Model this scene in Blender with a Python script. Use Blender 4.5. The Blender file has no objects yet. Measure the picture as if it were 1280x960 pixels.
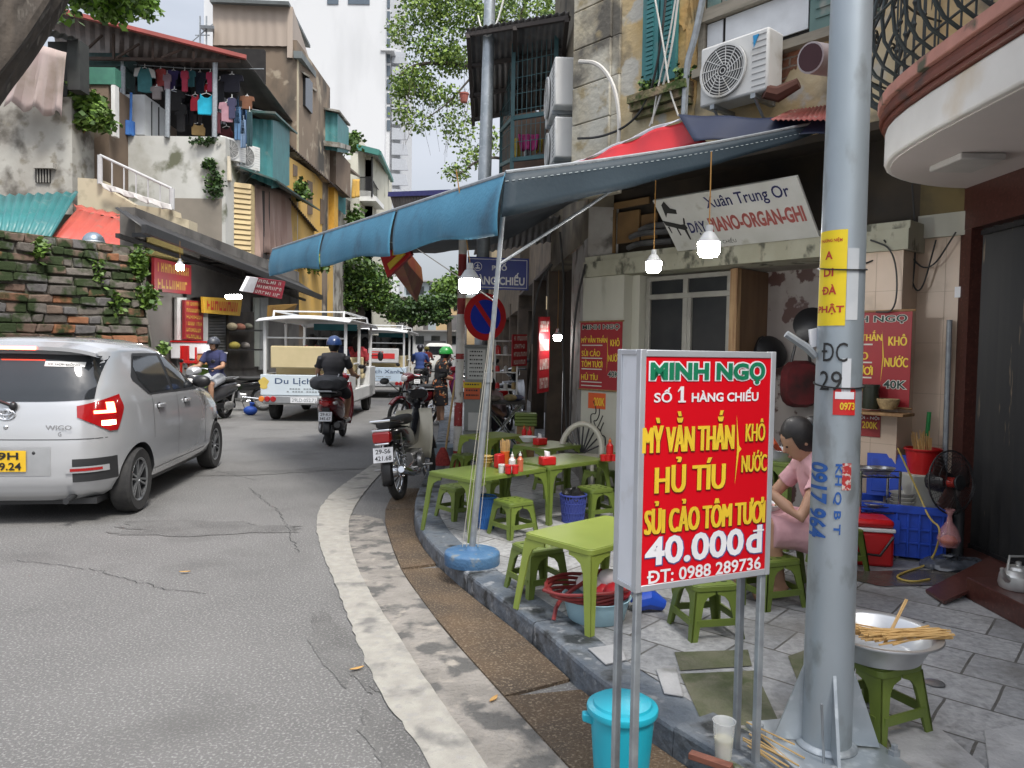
import bpy,bmesh,math,random
from mathutils import Vector as V,Matrix
R=math.radians
rnd=random.Random(7)
SC=bpy.context.scene
COL=SC.collection
FPX,PITCH,ROLL,CH=930.0,R(2.46),0.016,1.45
cam=bpy.data.objects.new('camera',bpy.data.cameras.new('camera'));COL.objects.link(cam)
cam.location=(0,0,CH)
CR=Matrix.Rotation(R(90)-PITCH,3,'X')@Matrix.Rotation(ROLL,3,'Z')
cam.rotation_euler=CR.to_euler()
cam.data.sensor_width=36.0;cam.data.lens=36.0*FPX/1280
cam.data.clip_start=0.05;cam.data.clip_end=2000
SC.camera=cam
SUN_EL,SUN_AZ=R(58),R(150)
w=bpy.data.worlds.new("World");SC.world=w;w.use_nodes=True
nt=w.node_tree;nt.nodes.clear()
sky=nt.nodes.new('ShaderNodeTexSky');sky.sky_type='NISHITA';sky.sun_disc=False
sky.sun_elevation=SUN_EL;sky.sun_rotation=SUN_AZ;sky.air_density=1.0;sky.dust_density=3.0
hsv=nt.nodes.new('ShaderNodeHueSaturation');hsv.inputs['Saturation'].default_value=0.38;hsv.inputs['Value'].default_value=1.35
tc=nt.nodes.new('ShaderNodeTexCoord');mp=nt.nodes.new('ShaderNodeMapping');mp.inputs['Scale'].default_value=(1,1,2.6)
nz=nt.nodes.new('ShaderNodeTexNoise');nz.inputs['Scale'].default_value=2.2;nz.inputs['Detail'].default_value=6
rp=nt.nodes.new('ShaderNodeValToRGB');rp.color_ramp.elements[0].position=.35;rp.color_ramp.elements[1].position=.75
mx=nt.nodes.new('ShaderNodeMixRGB');mx.inputs[2].default_value=(5.6,5.9,6.6,1)
bg=nt.nodes.new('ShaderNodeBackground');bg.inputs[1].default_value=0.09
wo=nt.nodes.new('ShaderNodeOutputWorld')
L=nt.links.new
L(sky.outputs[0],hsv.inputs['Color']);L(tc.outputs['Generated'],mp.inputs[0]);L(mp.outputs[0],nz.inputs[0])
L(nz.outputs['Fac'],rp.inputs[0]);L(rp.outputs[0],mx.inputs[0]);L(hsv.outputs[0],mx.inputs[1]);
sx_=nt.nodes.new('ShaderNodeSeparateXYZ');mr=nt.nodes.new('ShaderNodeMapRange');mr.inputs['To Min'].default_value=.40;mr.inputs['To Max'].default_value=1.36
mm_=nt.nodes.new('ShaderNodeVectorMath');mm_.operation='SCALE';L(tc.outputs['Generated'],sx_.inputs[0]);L(sx_.outputs['Z'],mr.inputs['Value']);L(mx.outputs[0],mm_.inputs[0]);L(mr.outputs[0],mm_.inputs['Scale']);L(mm_.outputs[0],bg.inputs[0]);L(bg.outputs[0],wo.inputs[0])
sun=bpy.data.objects.new('sun',bpy.data.lights.new('sun','SUN'));COL.objects.link(sun)
sun.data.energy=1.5;sun.data.angle=R(13);sun.data.color=(1,.96,.9)
sd=V((math.sin(SUN_AZ)*math.cos(SUN_EL),math.cos(SUN_AZ)*math.cos(SUN_EL),math.sin(SUN_EL)))
sun.rotation_euler=sd.to_track_quat('Z','Y').to_euler()
sun.location=(0,0,60)
vs=SC.view_settings;vs.view_transform='Standard';vs.look='None';vs.gamma=1;vs.use_curve_mapping=False
vs.exposure=1.24
SC.cycles.max_bounces=8;SC.cycles.transparent_max_bounces=12
CAM=V((0,0,CH))
def ray(x,y):return CR@V(((x-640)/FPX,(480-y)/FPX,-1))
def G(x,y,z=0.0):
 d=ray(x,y);return CAM+d*((z-CH)/d.z)
def P(x,y,D):
 d=ray(x,y);return CAM+d*(D/d.y)
def PL(x,y,O,n):
 d=ray(x,y);return CAM+d*((O-CAM).dot(n)/d.dot(n))
MC={}
def mat(name,c,c2=None,s=6,rough=.65,metal=0,bump=0,bs=None,dirt=None,ds=3,dlo=.5,dhi=.7,stretch=(1,1,1),emit=0,alpha=1,trans=0,coat=0,lo=.35,hi=.65,spec=.5,detail=5,dirt2=None):
 if name in MC:return MC[name]
 m=bpy.data.materials.new(name);m.use_nodes=True;MC[name]=m
 n=m.node_tree;b=n.nodes['Principled BSDF'];K=n.links.new
 def rgba(q):return(q[0],q[1],q[2],1)
 b.inputs['Base Color'].default_value=rgba(c);b.inputs['Roughness'].default_value=rough;b.inputs['Metallic'].default_value=metal
 b.inputs['Specular IOR Level'].default_value=spec
 if coat:b.inputs['Coat Weight'].default_value=coat;b.inputs['Coat Roughness'].default_value=.08
 if alpha<1:b.inputs['Alpha'].default_value=alpha
 if trans:b.inputs['Transmission Weight'].default_value=trans
 if emit:
  b.inputs['Emission Color'].default_value=rgba(c);b.inputs['Emission Strength'].default_value=emit
 if c2 is None and not dirt and not bump:
  c2=tuple(min(1,k*.86)for k in c)
 tcn=n.nodes.new('ShaderNodeTexCoord');mpn=n.nodes.new('ShaderNodeMapping');mpn.inputs['Scale'].default_value=stretch
 K(tcn.outputs['Object'],mpn.inputs[0])
 def noise(sc,lo,hi,src):
  z=n.nodes.new('ShaderNodeTexNoise');z.inputs['Scale'].default_value=sc;z.inputs['Detail'].default_value=detail
  K(src,z.inputs['Vector']);r=n.nodes.new('ShaderNodeValToRGB')
  r.color_ramp.elements[0].position=lo;r.color_ramp.elements[1].position=hi
  K(z.outputs['Fac'],r.inputs[0]);return z,r
 out=None
 if c2 is not None:
  z,r=noise(s,lo,hi,mpn.outputs[0])
  r.color_ramp.elements[0].color=rgba(c);r.color_ramp.elements[1].color=rgba(c2);out=r.outputs[0]
 if dirt:
  z2,r2=noise(ds,dlo,dhi,mpn.outputs[0])
  x=n.nodes.new('ShaderNodeMixRGB');K(r2.outputs[0],x.inputs[0]);x.inputs[2].default_value=rgba(dirt)
  if out:K(out,x.inputs[1])
  else:x.inputs[1].default_value=rgba(c)
  out=x.outputs[0]
 if dirt2:
  col_,sc_,lo_,hi_=dirt2;z4,r4=noise(sc_,lo_,hi_,tcn.outputs['Object']);z4.inputs['Detail'].default_value=9
  x=n.nodes.new('ShaderNodeMixRGB');K(r4.outputs[0],x.inputs[0]);x.inputs[2].default_value=rgba(col_)
  if out:K(out,x.inputs[1])
  else:x.inputs[1].default_value=rgba(c)
  out=x.outputs[0]
 if out and not emit:K(out,b.inputs['Base Color'])
 if bump:
  z3,r3=noise(bs or s*4,.3,.7,tcn.outputs['Object'])
  bp=n.nodes.new('ShaderNodeBump');bp.inputs['Strength'].default_value=bump;bp.inputs['Distance'].default_value=.02
  K(z3.outputs['Fac'],bp.inputs['Height']);K(bp.outputs[0],b.inputs['Normal'])
 return m
def brickmat(name,c1,c2,mortar,scale=1,bw=.5,rh=.25,ms=.02,offset=.5,rot=(0,0,0),rough=.75,dirt=None,ds=3,dlo=.5,dhi=.65,bump=.6,c3=None,wob=.12):
 if name in MC:return MC[name]
 m=bpy.data.materials.new(name);m.use_nodes=True;MC[name]=m
 n=m.node_tree;b=n.nodes['Principled BSDF'];K=n.links.new
 b.inputs['Roughness'].default_value=rough
 tcn=n.nodes.new('ShaderNodeTexCoord');mpn=n.nodes.new('ShaderNodeMapping');mpn.inputs['Rotation'].default_value=rot
 K(tcn.outputs['Object'],mpn.inputs[0])
 wz=n.nodes.new('ShaderNodeTexNoise');wz.inputs['Scale'].default_value=2.5/max(bw,.1);K(mpn.outputs[0],wz.inputs['Vector'])
 va=n.nodes.new('ShaderNodeVectorMath');va.operation='MULTIPLY_ADD';K(wz.outputs['Color'],va.inputs[0])
 va.inputs[1].default_value=(bw*wob,)*3;K(mpn.outputs[0],va.inputs[2])
 t=n.nodes.new('ShaderNodeTexBrick');t.offset=offset;K(va.outputs[0],t.inputs['Vector'])
 t.inputs['Scale'].default_value=scale;t.inputs['Brick Width'].default_value=bw;t.inputs['Row Height'].default_value=rh
 t.inputs['Mortar Size'].default_value=ms;t.inputs['Color1'].default_value=(*c1,1);t.inputs['Color2'].default_value=(*c2,1);t.inputs['Mortar'].default_value=(*mortar,1)
 t.inputs['Mortar Smooth'].default_value=.2;t.inputs['Bias'].default_value=0
 out=t.outputs['Color']
 def nmix(sc,lo,hi,col,out,det=6):
  z=n.nodes.new('ShaderNodeTexNoise');z.inputs['Scale'].default_value=sc;z.inputs['Detail'].default_value=det
  K(tcn.outputs['Object'],z.inputs['Vector']);r=n.nodes.new('ShaderNodeValToRGB')
  r.color_ramp.elements[0].position=lo;r.color_ramp.elements[1].position=hi;K(z.outputs['Fac'],r.inputs[0])
  x=n.nodes.new('ShaderNodeMixRGB');K(r.outputs[0],x.inputs[0]);K(out,x.inputs[1]);x.inputs[2].default_value=(*col,1);return x.outputs[0],z
 if c3:out,_=nmix(5,.52,.6,c3,out,2)
 fine,zf=nmix(38,.35,.95,tuple(k*.45 for k in c2),out)
 out=fine
 if dirt:out,_=nmix(ds,dlo,dhi,dirt,out)
 K(out,b.inputs['Base Color'])
 mth=n.nodes.new('ShaderNodeMath');mth.operation='SUBTRACT';K(zf.outputs['Fac'],mth.inputs[0]);K(t.outputs['Fac'],mth.inputs[1])
 bp=n.nodes.new('ShaderNodeBump');bp.inputs['Strength'].default_value=bump;bp.inputs['Distance'].default_value=.02
 K(mth.outputs[0],bp.inputs['Height']);K(bp.outputs[0],b.inputs['Normal'])
 return m
def thing(name,label,cat,loc=(0,0,0),rz=0,group=None):
 o=bpy.data.objects.new(name,None);COL.objects.link(o);o.location=loc;o.rotation_euler=(0,0,rz)
 o.empty_display_size=.1
 return tag(o,label,cat,group)
def tag(o,label,cat,group=None,kind=None):
 if label:o['label']=label
 if cat:o['category']=cat
 if group:o['group']=group
 if kind:o['kind']=kind
 return o
def kind(o,k='structure',label=None):
 o['kind']=k
 if label:o['label']=label
 return o
def mw(o):return Matrix.Translation(o.location)@o.rotation_euler.to_matrix().to_4x4()
def dup(o,loc=None,rz=None,label=None,group=None):
 c=o.copy();COL.objects.link(c)
 if loc is not None:c.location=loc
 if rz is not None:c.rotation_euler=(0,0,rz)
 if label:c['label']=label
 if group:c['group']=group
 for ch in[q for q in bpy.data.objects if q.parent==o]:duprec(ch,c)
 return c
def duprec(o,par):
 kids=[q for q in bpy.data.objects if q.parent==o]
 c=o.copy();COL.objects.link(c);c.parent=par
 for k in kids:duprec(k,c)
TXT={}
def textgeo(s,bold):
 if(s,bold)in TXT:return TXT[(s,bold)]
 B={'Ơ':'O','Ư':'U','Ớ':'Ó','Ợ':'Ọ','Ờ':'Ò','Đ':'D','đ':'d'}
 if any(c in B for c in s):
  p=''.join(B.get(c,c)for c in s);v,f=textgeo(p,bold);v,f=list(v),list(f);mxx=lambda t:max(q[0]for q in textgeo(t,0.0)[0])
  for i,c in enumerate(s):
   if c not in B:continue
   r=mxx(p[:i+1]);g=textgeo(p[i],0.0)[0];l=r-(max(q[0]for q in g)-min(q[0]for q in g));b=max(0,bold);k=len(v)
   if c=='Đ':pts=[(l-.09-b,.33-b),(l+.26+b,.33-b),(l+.26+b,.41+b),(l-.09-b,.41+b)]
   elif c=='đ':pts=[(r-.28-b,.60-b),(r+.1+b,.60-b),(r+.1+b,.66+b),(r-.28-b,.66+b)]
   else:pts=[(r-.09-b,.60-b),(r+.01+b,.62-b),(r+.075+b,.70),(r+.07+b,.80+b),(r-.01-b,.80+b),(r-.01,.70)]
   v+=[(x,y,.0009 if c in 'Đđ' else .0009)for x,y in pts];f.append(tuple(range(k,k+len(pts))))
  TXT[(s,bold)]=(v,f);return v,f
 cu=bpy.data.curves.new('t','FONT');cu.body=s;cu.size=1;cu.offset=bold;cu.resolution_u=3;cu.fill_mode='FRONT'
 ob=bpy.data.objects.new('t',cu);me=ob.to_mesh()
 r=([tuple(v.co)for v in me.vertices],[tuple(p.vertices)for p in me.polygons])
 ob.to_mesh_clear();bpy.data.objects.remove(ob);bpy.data.curves.remove(cu)
 TXT[(s,bold)]=r;return r
def frame(o,x,up):
 """matrix whose X runs along x, Y along up, Z out"""
 x=V(x).normalized();up=V(up);z=x.cross(up).normalized();y=z.cross(x)
 return Matrix(((x.x,y.x,z.x,o[0]),(x.y,y.y,z.y,o[1]),(x.z,y.z,z.z,o[2]),(0,0,0,1)))
RX=lambda a:Matrix.Rotation(a,4,'X')
RY=lambda a:Matrix.Rotation(a,4,'Y')
RZ=lambda a:Matrix.Rotation(a,4,'Z')
TR=lambda x,y=0,z=0:Matrix.Translation(V((x,y,z))if not isinstance(x,(V,tuple))else V(x))
class MB:
 def __init__(s):s.v=[];s.f=[];s.mi=[];s.m=0;s.M=None
 def add(s,vs,fs,m=None,M=None):
  o=len(s.v);
  for p in vs:
   p=V(p)
   if M is not None:p=M@p
   if s.M is not None:p=s.M@p
   s.v.append((p.x,p.y,p.z))
  for f in fs:s.f.append(tuple(o+i for i in f));s.mi.append(s.m if m is None else m)
  return s
 def box(s,x0,x1,y0,y1,z0,z1,m=None,M=None):
  return s.add([(x,y,z)for z in(z0,z1)for y in(y0,y1)for x in(x0,x1)],[(0,2,3,1),(4,5,7,6),(0,1,5,4),(2,6,7,3),(0,4,6,2),(1,3,7,5)],m,M)
 def hexa(s,a,b,m=None):
  """solid between two matching quads a and b"""
  n=len(a)
  return s.add(list(a)+list(b),[tuple(range(n))[::-1],tuple(range(n,2*n))]+[(i,(i+1)%n,n+(i+1)%n,n+i)for i in range(n)],m)
 def slab(s,pts,th,m=None,flip=1):
  pts=[V(p)for p in pts];n=(pts[1]-pts[0]).cross(pts[-1]-pts[0]).normalized()*th*flip
  return s.hexa(pts,[p+n for p in pts],m)
 def bar(s,p,q,r,r2=None,n=8,m=None):return s.tube([p,q],[r,r if r2 is None else r2],n,m=m)
 def beam(s,p,q,wd,h,m=None,up=(0,0,1)):
  p=V(p);q=V(q);d=(q-p).normalized();up=V(up)
  if abs(d.dot(up))>.98:up=V((0,1,0))
  x=d.cross(up).normalized()*wd/2;y=x.cross(d).normalized()*h/2
  c=lambda o:[o-x-y,o+x-y,o+x+y,o-x+y]
  return s.hexa(c(p),c(q),m)
 def tube(s,pts,r,n=8,closed=False,m=None,sq=None):
  pts=[V(p)for p in pts];k=len(pts);rr=r if isinstance(r,(list,tuple))else[r]*k
  vs=[];up=None
  for i,p in enumerate(pts):
   a=pts[i-1]if(i or closed)else p;b=pts[(i+1)%k]if(i<k-1 or closed)else p
   d=(b-a).normalized()
   if up is None:up=V((0,0,1))if abs(d.z)<.9 else V((0,1,0))
   x=d.cross(up)
   if x.length<1e-6:x=d.cross(V((1,0,0)))
   x.normalize();y=x.cross(d).normalized();up=y
   for j in range(n):
    t=2*math.pi*(j+.5)/n;vs.append(p+x*math.cos(t)*rr[i]+y*math.sin(t)*rr[i])
  fs=[]
  for i in range(k if closed else k-1):
   for j in range(n):
    a,b=i*n,((i+1)%k)*n;fs.append((a+j,a+(j+1)%n,b+(j+1)%n,b+j))
  if not closed:fs+=[tuple(range(n))[::-1],tuple(range((k-1)*n,k*n))]
  return s.add(vs,fs,m)
 def lathe(s,prof,n=24,M=None,m=None,cap=True):
  vs=[];fs=[];k=len(prof)
  for i,(r,z)in enumerate(prof):
   for j in range(n):
    t=2*math.pi*j/n;vs.append((r*math.cos(t),r*math.sin(t),z))
  for i in range(k-1):
   for j in range(n):fs.append((i*n+j,i*n+(j+1)%n,(i+1)*n+(j+1)%n,(i+1)*n+j))
  if cap:
   if prof[0][0]>1e-4:fs.append(tuple(range(n))[::-1])
   if prof[-1][0]>1e-4:fs.append(tuple(range((k-1)*n,k*n)))
  return s.add(vs,fs,m,M)
 def ell(s,c,r,M=None,nu=14,nv=9,m=None):
  vs=[];fs=[]
  for i in range(nv+1):
   p=math.pi*i/nv
   for j in range(nu):
    t=2*math.pi*j/nu;vs.append((r[0]*math.sin(p)*math.cos(t),r[1]*math.sin(p)*math.sin(t),r[2]*math.cos(p)))
  for i in range(nv):
   for j in range(nu):fs.append((i*nu+j,(i+1)*nu+j,(i+1)*nu+(j+1)%nu,i*nu+(j+1)%nu))
  return s.add(vs,fs,m,TR(tuple(c))@(M or Matrix()))
 def prism(s,poly,z0,z1,M=None,m=None):
  n=len(poly)
  return s.add([(x,y,z0)for x,y in poly]+[(x,y,z1)for x,y in poly],[tuple(range(n))[::-1],tuple(range(n,2*n))]+[(i,(i+1)%n,n+(i+1)%n,n+i)for i in range(n)],m,M)
 def grid(s,rows,m=None,closed=False):
  nr,nc=len(rows),len(rows[0]);vs=[p for r in rows for p in r]
  return s.add(vs,[(i*nc+j,i*nc+(j+1)%nc,(i+1)*nc+(j+1)%nc,(i+1)*nc+j)for i in range(nr-1)for j in range(nc if closed else nc-1)],m)
 def corr(s,A,B,C,D,pitch=.09,amp=.018,m=None,rows=2,sag=0,trap=False):
  """corrugated sheet: ribs run A->D and B->C, the wave runs along A->B"""
  A,B,C,D=map(V,(A,B,C,D));n=(B-A).cross(D-A).normalized();k=max(8,int((B-A).length/pitch*4))
  g=[]
  for i in range(rows+1):
   t=i/rows;a=A.lerp(D,t);b=B.lerp(C,t);r=[]
   for j in range(k+1):
    u=j/k;wv=math.sin(j*math.pi/2)
    if trap:wv=max(-.6,min(.6,wv))
    r.append(a.lerp(b,u)+n*amp*wv)
   g.append(r)
  return s.grid(g,m)
 def cloth(s,A,B,C,D,nx=24,ny=8,amp=.03,folds=5,m=None,seed=0,jag=0):
  """hanging cloth, top edge A-B, bottom edge D-C"""
  A,B,C,D=map(V,(A,B,C,D));n=(B-A).cross(D-A).normalized();q=random.Random(seed);ph=[q.uniform(0,6)for _ in range(4)]
  g=[]
  for i in range(ny+1):
   t=i/ny;a=A.lerp(D,t);b=B.lerp(C,t);r=[]
   for j in range(nx+1):
    u=j/nx;o=amp*(.25+.75*t)*(math.sin(u*folds*6.28+ph[0]+t)+.5*math.sin(u*folds*2.3*6.28+ph[1]-2*t))
    r.append(a.lerp(b,u)+n*o+(D-A).normalized()*(jag*t*math.sin(u*17+ph[2])))
   g.append(r)
  return s.grid(g,m)
 def text(s,st,M,x0,x1,y0,y1,bold=0.0,m=None,grow=None):
  """lettering whose un-emboldened outline fills the rectangle; grow = extra offset for an outline behind"""
  b,_=textgeo(st,0.0)
  if not b:return s
  ax,bx=min(p[0]for p in b),max(p[0]for p in b);ay,by=min(p[1]for p in b),max(p[1]for p in b)
  v,f=textgeo(st,bold if grow is None else grow)
  sx=(x1-x0)/max(1e-6,bx-ax);sy=(y1-y0)/max(1e-6,by-ay)
  return s.add([(x0+(p[0]-ax)*sx,y0+(p[1]-ay)*sy,p[2]if len(p)>2 else 0)for p in v],f,m,M)
 def build(s,name,mats,parent=None,world=True,smooth=35,bevel=0,bseg=2,subsurf=0,origin=None,recalc=True,loc=None,solid=0):
  mats=mats if isinstance(mats,(list,tuple))else[mats]
  vs=s.v;o_=None
  if parent is not None and world:
   inv=mw(parent).inverted()if parent.parent is None else(mw(parent.parent)@mw(parent)).inverted()
   vs=[tuple(inv@V(p))for p in vs]
  elif parent is None and loc is None:
   o_=origin or(sum(p[0]for p in vs)/len(vs),sum(p[1]for p in vs)/len(vs),min(p[2]for p in vs))
   vs=[(p[0]-o_[0],p[1]-o_[1],p[2]-o_[2])for p in vs]
  me=bpy.data.meshes.new(name);me.from_pydata(vs,[],s.f)
  for x in mats:me.materials.append(x)
  me.polygons.foreach_set('material_index',s.mi);me.update()
  if recalc:
   bm=bmesh.new();bm.from_mesh(me);bmesh.ops.recalc_face_normals(bm,faces=bm.faces);bm.to_mesh(me);bm.free()
  if smooth:
   me.polygons.foreach_set('use_smooth',[True]*len(me.polygons));me.set_sharp_from_angle(angle=R(smooth))
  ob=bpy.data.objects.new(name,me);COL.objects.link(ob)
  if o_ is not None:ob.location=o_
  if loc is not None:ob.location=loc
  if parent is not None:ob.parent=parent
  if solid:
   md=ob.modifiers.new('Solid','SOLIDIFY');md.thickness=solid;md.offset=0
  if bevel:
   md=ob.modifiers.new('Bevel','BEVEL');md.width=bevel;md.segments=bseg;md.limit_method='ANGLE';md.angle_limit=R(40);md.harden_normals=False
  if subsurf:
   md=ob.modifiers.new('Sub','SUBSURF');md.levels=subsurf;md.render_levels=subsurf
  return ob
def resample(pts,step):
 pts=[V(p)for p in pts];out=[pts[0]];
 for a,b in zip(pts,pts[1:]):
  n=max(1,int((b-a).length/step))
  for i in range(1,n+1):out.append(a.lerp(b,i/n))
 return out
def smoothline(pts,it=2):
 for _ in range(it):
  q=[pts[0]]
  for a,b in zip(pts,pts[1:]):q+=[V(a).lerp(V(b),.25),V(a).lerp(V(b),.75)]
  q.append(pts[-1]);pts=q
 return pts
def bez(a,b,c,n=8):
 a,b,c=V(a),V(b),V(c);return[a*(1-t)**2+b*2*t*(1-t)+c*t*t for t in[i/n for i in range(n+1)]]
def leafcloud(mb,blobs,n,size,seed=0,m=(0,1,2),drop=0,flat=.4):
 """many leaf-sized quads in the volume of ellipsoid blobs [(centre, radii, weight)]"""
 q=random.Random(seed);W=sum(b[2]for b in blobs)
 for _ in range(n):
  x=q.uniform(0,W)
  for c,r,wt in blobs:
   x-=wt
   if x<=0:break
  while True:
   d=V((q.uniform(-1,1),q.uniform(-1,1),q.uniform(-1,1)))
   if d.length<1:break
  d=d*(.55+.45*q.random())if d.length>.35 or q.random()<.5 else d.normalized()*q.uniform(.6,1)
  p=V(c)+V((d.x*r[0],d.y*r[1],d.z*r[2]))
  a=V((q.uniform(-1,1),q.uniform(-1,1),q.uniform(-.7,.4)-drop)).normalized()
  b=a.cross(V((q.uniform(-1,1),q.uniform(-1,1),q.uniform(-flat,1)))).normalized()
  l=size*q.uniform(.6,1.3);wv=l*q.uniform(.28,.45)
  mb.add([p,p+a*l*.5+b*wv,p+a*l,p+a*l*.5-b*wv],[(0,1,2,3)],q.choice(m))
# materials used widely
asphalt=mat('asphalt',(.125,.123,.12),(.17,.167,.162),s=1.1,rough=.8,bump=.55,bs=130,dirt=(.31,.305,.295),ds=85,dlo=.52,dhi=.68,lo=.3,hi=.7,dirt2=(.095,.093,.09)and((.10,.098,.094),1.3,.55,.8))
galv=mat('galvanised_steel',(.42,.46,.49),(.33,.37,.40),s=9,rough=.42,metal=.55,dirt=(.52,.56,.58),ds=22,dlo=.55,dhi=.7)
galv2=mat('dull_zinc_tube',(.36,.39,.41),(.27,.29,.31),s=18,rough=.5,metal=.5)
black_metal=mat('black_painted_metal',(.018,.018,.02),(.03,.03,.03),s=20,rough=.45)
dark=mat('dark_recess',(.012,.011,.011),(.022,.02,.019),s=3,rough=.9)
rubber=mat('black_rubber',(.02,.02,.021),(.03,.03,.03),s=14,rough=.8)
blackp=mat('black_plastic',(.016,.016,.018),rough=.38)
chrome=mat('bright_chrome',(.75,.76,.78),rough=.14,metal=1)
white_paint=mat('white_paint',(.74,.74,.72),(.66,.66,.64),s=5,rough=.5)
glass_dark=mat('dark_glass',(.018,.022,.026),rough=.06,spec=.8)
tl_red=mat('red_lens',(.35,.008,.01),rough=.12,coat=.6)
tl_clear=mat('clear_lens',(.7,.68,.66),rough=.12,coat=.6)
tl_amber=mat('amber_lens',(.7,.22,.03),rough=.15,coat=.6)
wood=mat('raw_wood',(.34,.2,.09),(.22,.12,.05),s=3,stretch=(8,8,1),rough=.7)
bamboo=mat('pale_bamboo',(.55,.38,.17),(.42,.27,.1),s=12,rough=.6)
teal=mat('teal_paint',(.045,.2,.205),(.035,.155,.16),s=3,rough=.5,dirt=(.11,.2,.19),ds=5,dlo=.6,dhi=.75)
# ground
gm=MB();gm.add([(-300,-40,0),(300,-40,0),(300,500,0),(-300,500,0)],[(0,1,2,3)])
kind(gm.build('road',asphalt,origin=(0,0,0),smooth=0))
kpx=[(853,960),(820,937),(733,873),(683,822),(640,787),(590,748),(548,712),(524,682),(516,655),(521,630),(535,595)]
kl=[V((2.6,-.9,0)),V((1.25,1.55,0))]+[G(x,y)for x,y in kpx]+[V((-1.10,11,0)),V((-1.45,15,0)),V((-2.5,30,0)),V((-5.8,80,0))]
kl=smoothline(kl,2)
def offset(line,d):
 out=[]
 for i,p in enumerate(line):
  t=(line[min(i+1,len(line)-1)]-line[max(i-1,0)]).normalized();out.append(p+V((t.y,-t.x,0))*d)
 return out
kerb_m=mat('kerb_stone',(.085,.105,.13),(.17,.185,.2),s=6,rough=.6,bump=.8,bs=22,dirt=(.03,.034,.036),ds=6,dlo=.5,dhi=.62,detail=12,dirt2=((.26,.27,.28),14,.6,.7))
ks=resample(kl,.06);ki=offset(ks,.2)
mb=MB();i=0;q=random.Random(3)
while i<len(ks)-1 and ks[i].y<40:
 n=q.choice([11,12,13]);j=min(i+n,len(ks)-1);dz=q.uniform(-.006,.006)
 o=[p for p in ks[i:j+1]];n_=[p for p in ki[i:j+1]]
 o[0]=o[0].lerp(o[1],.12);n_[0]=n_[0].lerp(n_[1],.12)
 rows=[]
 for a,b in zip(o,n_):
  u=(b-a).normalized()
  rows.append([a+V((0,0,-.05)),a+u*.004+V((0,0,.105+dz)),a+u*.010+V((0,0,.118+dz)),a+u*.022+V((0,0,.123+dz)),b+V((0,0,.124+dz)),b+V((0,0,-.05))])
 k=len(mb.v);mb.grid(rows);m_=len(rows)
 mb.f.append(tuple(k+t for t in range(6)));mb.mi.append(0)
 mb.f.append(tuple(k+(m_-1)*6+t for t in range(5,-1,-1)));mb.mi.append(0)
 i=j
kind(mb.build('kerb',kerb_m,origin=(0,0,0),smooth=22))
pave_m=brickmat('stone_paving',(.43,.43,.43),(.29,.295,.30),(.085,.08,.07),scale=1,bw=.42,rh=.30,ms=.006,offset=.37,rot=(0,0,R(41)),rough=.55,dirt=(.15,.143,.13),ds=1.5,dlo=.53,dhi=.72,bump=.35,wob=.03)
kin=offset(ks,.2)[::6]+[offset(ks,.2)[-1]]
mb=MB();rows=[]
for p in kin:
 rows.append([V((p.x,p.y,.12))]+[V((p.x+(30-p.x)*t,p.y,.12))for t in(.02,.06,.15,.3,.6,1)])
mb.grid(rows);kind(mb.build('pavement',pave_m,origin=(0,0,0),smooth=0))
gut_m=mat('washed_concrete',(.115,.075,.042),(.07,.05,.033),s=3,rough=.75,bump=.9,bs=75,dirt=(.23,.18,.125),ds=85,dlo=.54,dhi=.66)
gpx=[(709,960),(652,898),(606,846),(557,792),(530,754),(510,728),(497,705)]
gi=resample(smoothline([V((.75,1.4,0))]+[G(x,y)for x,y in gpx]+[G(486,672),G(478,640),G(498,612)],1),.06)
mb=MB();i=0
def nearest(p,line):return min(line,key=lambda t:(t-p).length)
while i<len(gi)-1:
 j=min(i+14,len(gi)-1);a,b=gi[i].lerp(gi[min(i+1,j)],.15),gi[j]
 c,d=nearest(b,ks),nearest(a,ks)
 mid=gi[(i+j)//2];midk=nearest(mid,ks)
 t=lambda p,q_:p.lerp(q_,.985)
 top=[a,mid,b,t(b,c),t(mid,midk),t(a,d)];z=q.uniform(.012,.02)
 mb.hexa([V((p.x,p.y,-.05))for p in top],[V((p.x,p.y,z))for p in top]);i=j
kind(mb.build('gutter',gut_m,origin=(0,0,0),smooth=0))
line_l=[(540,962),(463,850),(428,752),(402,692),(393,655),(405,625),(438,600),(470,578)]
line_r=[(612,962),(546,872),(493,790),(450,722),(434,672),(438,642),(458,612),(484,584)]
far_l=[V((-1.75,11,0)),V((-2.05,15,0)),V((-3,30,0))];far_r=[p+V((.16,0,0))for p in far_l]
def two(l,r,n=60):
 l=smoothline(l,2);r=smoothline(r,2)
 def par(line):
  s=[0]
  for a,b in zip(line,line[1:]):s.append(s[-1]+(b-a).length)
  def at(t):
   t*=s[-1]
   for k in range(len(line)-1):
    if s[k+1]>=t:return line[k].lerp(line[k+1],(t-s[k])/max(1e-6,s[k+1]-s[k]))
   return line[-1]
  return at
 A,B=par(l),par(r);return[(A(k/n),B(k/n))for k in range(n+1)]
pale_m=mat('broken_concrete',(.27,.25,.225),(.20,.185,.165),s=6,rough=.85,bump=1,bs=40,dirt=(.10,.097,.092),ds=5.5,dlo=.49,dhi=.58,detail=14,dirt2=((.33,.30,.26),9,.58,.7))
ll=[V((.35,.6,0))]+[G(x,y)for x,y in line_r[:6]];rr=[V((.95,.9,0))]+[G(x,y)for x,y in gpx]+[G(486,672),G(478,650)]
mb=MB();mb.grid([[a+V((0,0,.004)),a.lerp(b,.5)+V((0,0,.009)),b+V((0,0,.006))]for a,b in two(ll,rr)])
kind(mb.build('gutter_apron',pale_m,origin=(0,0,0)))
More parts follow.
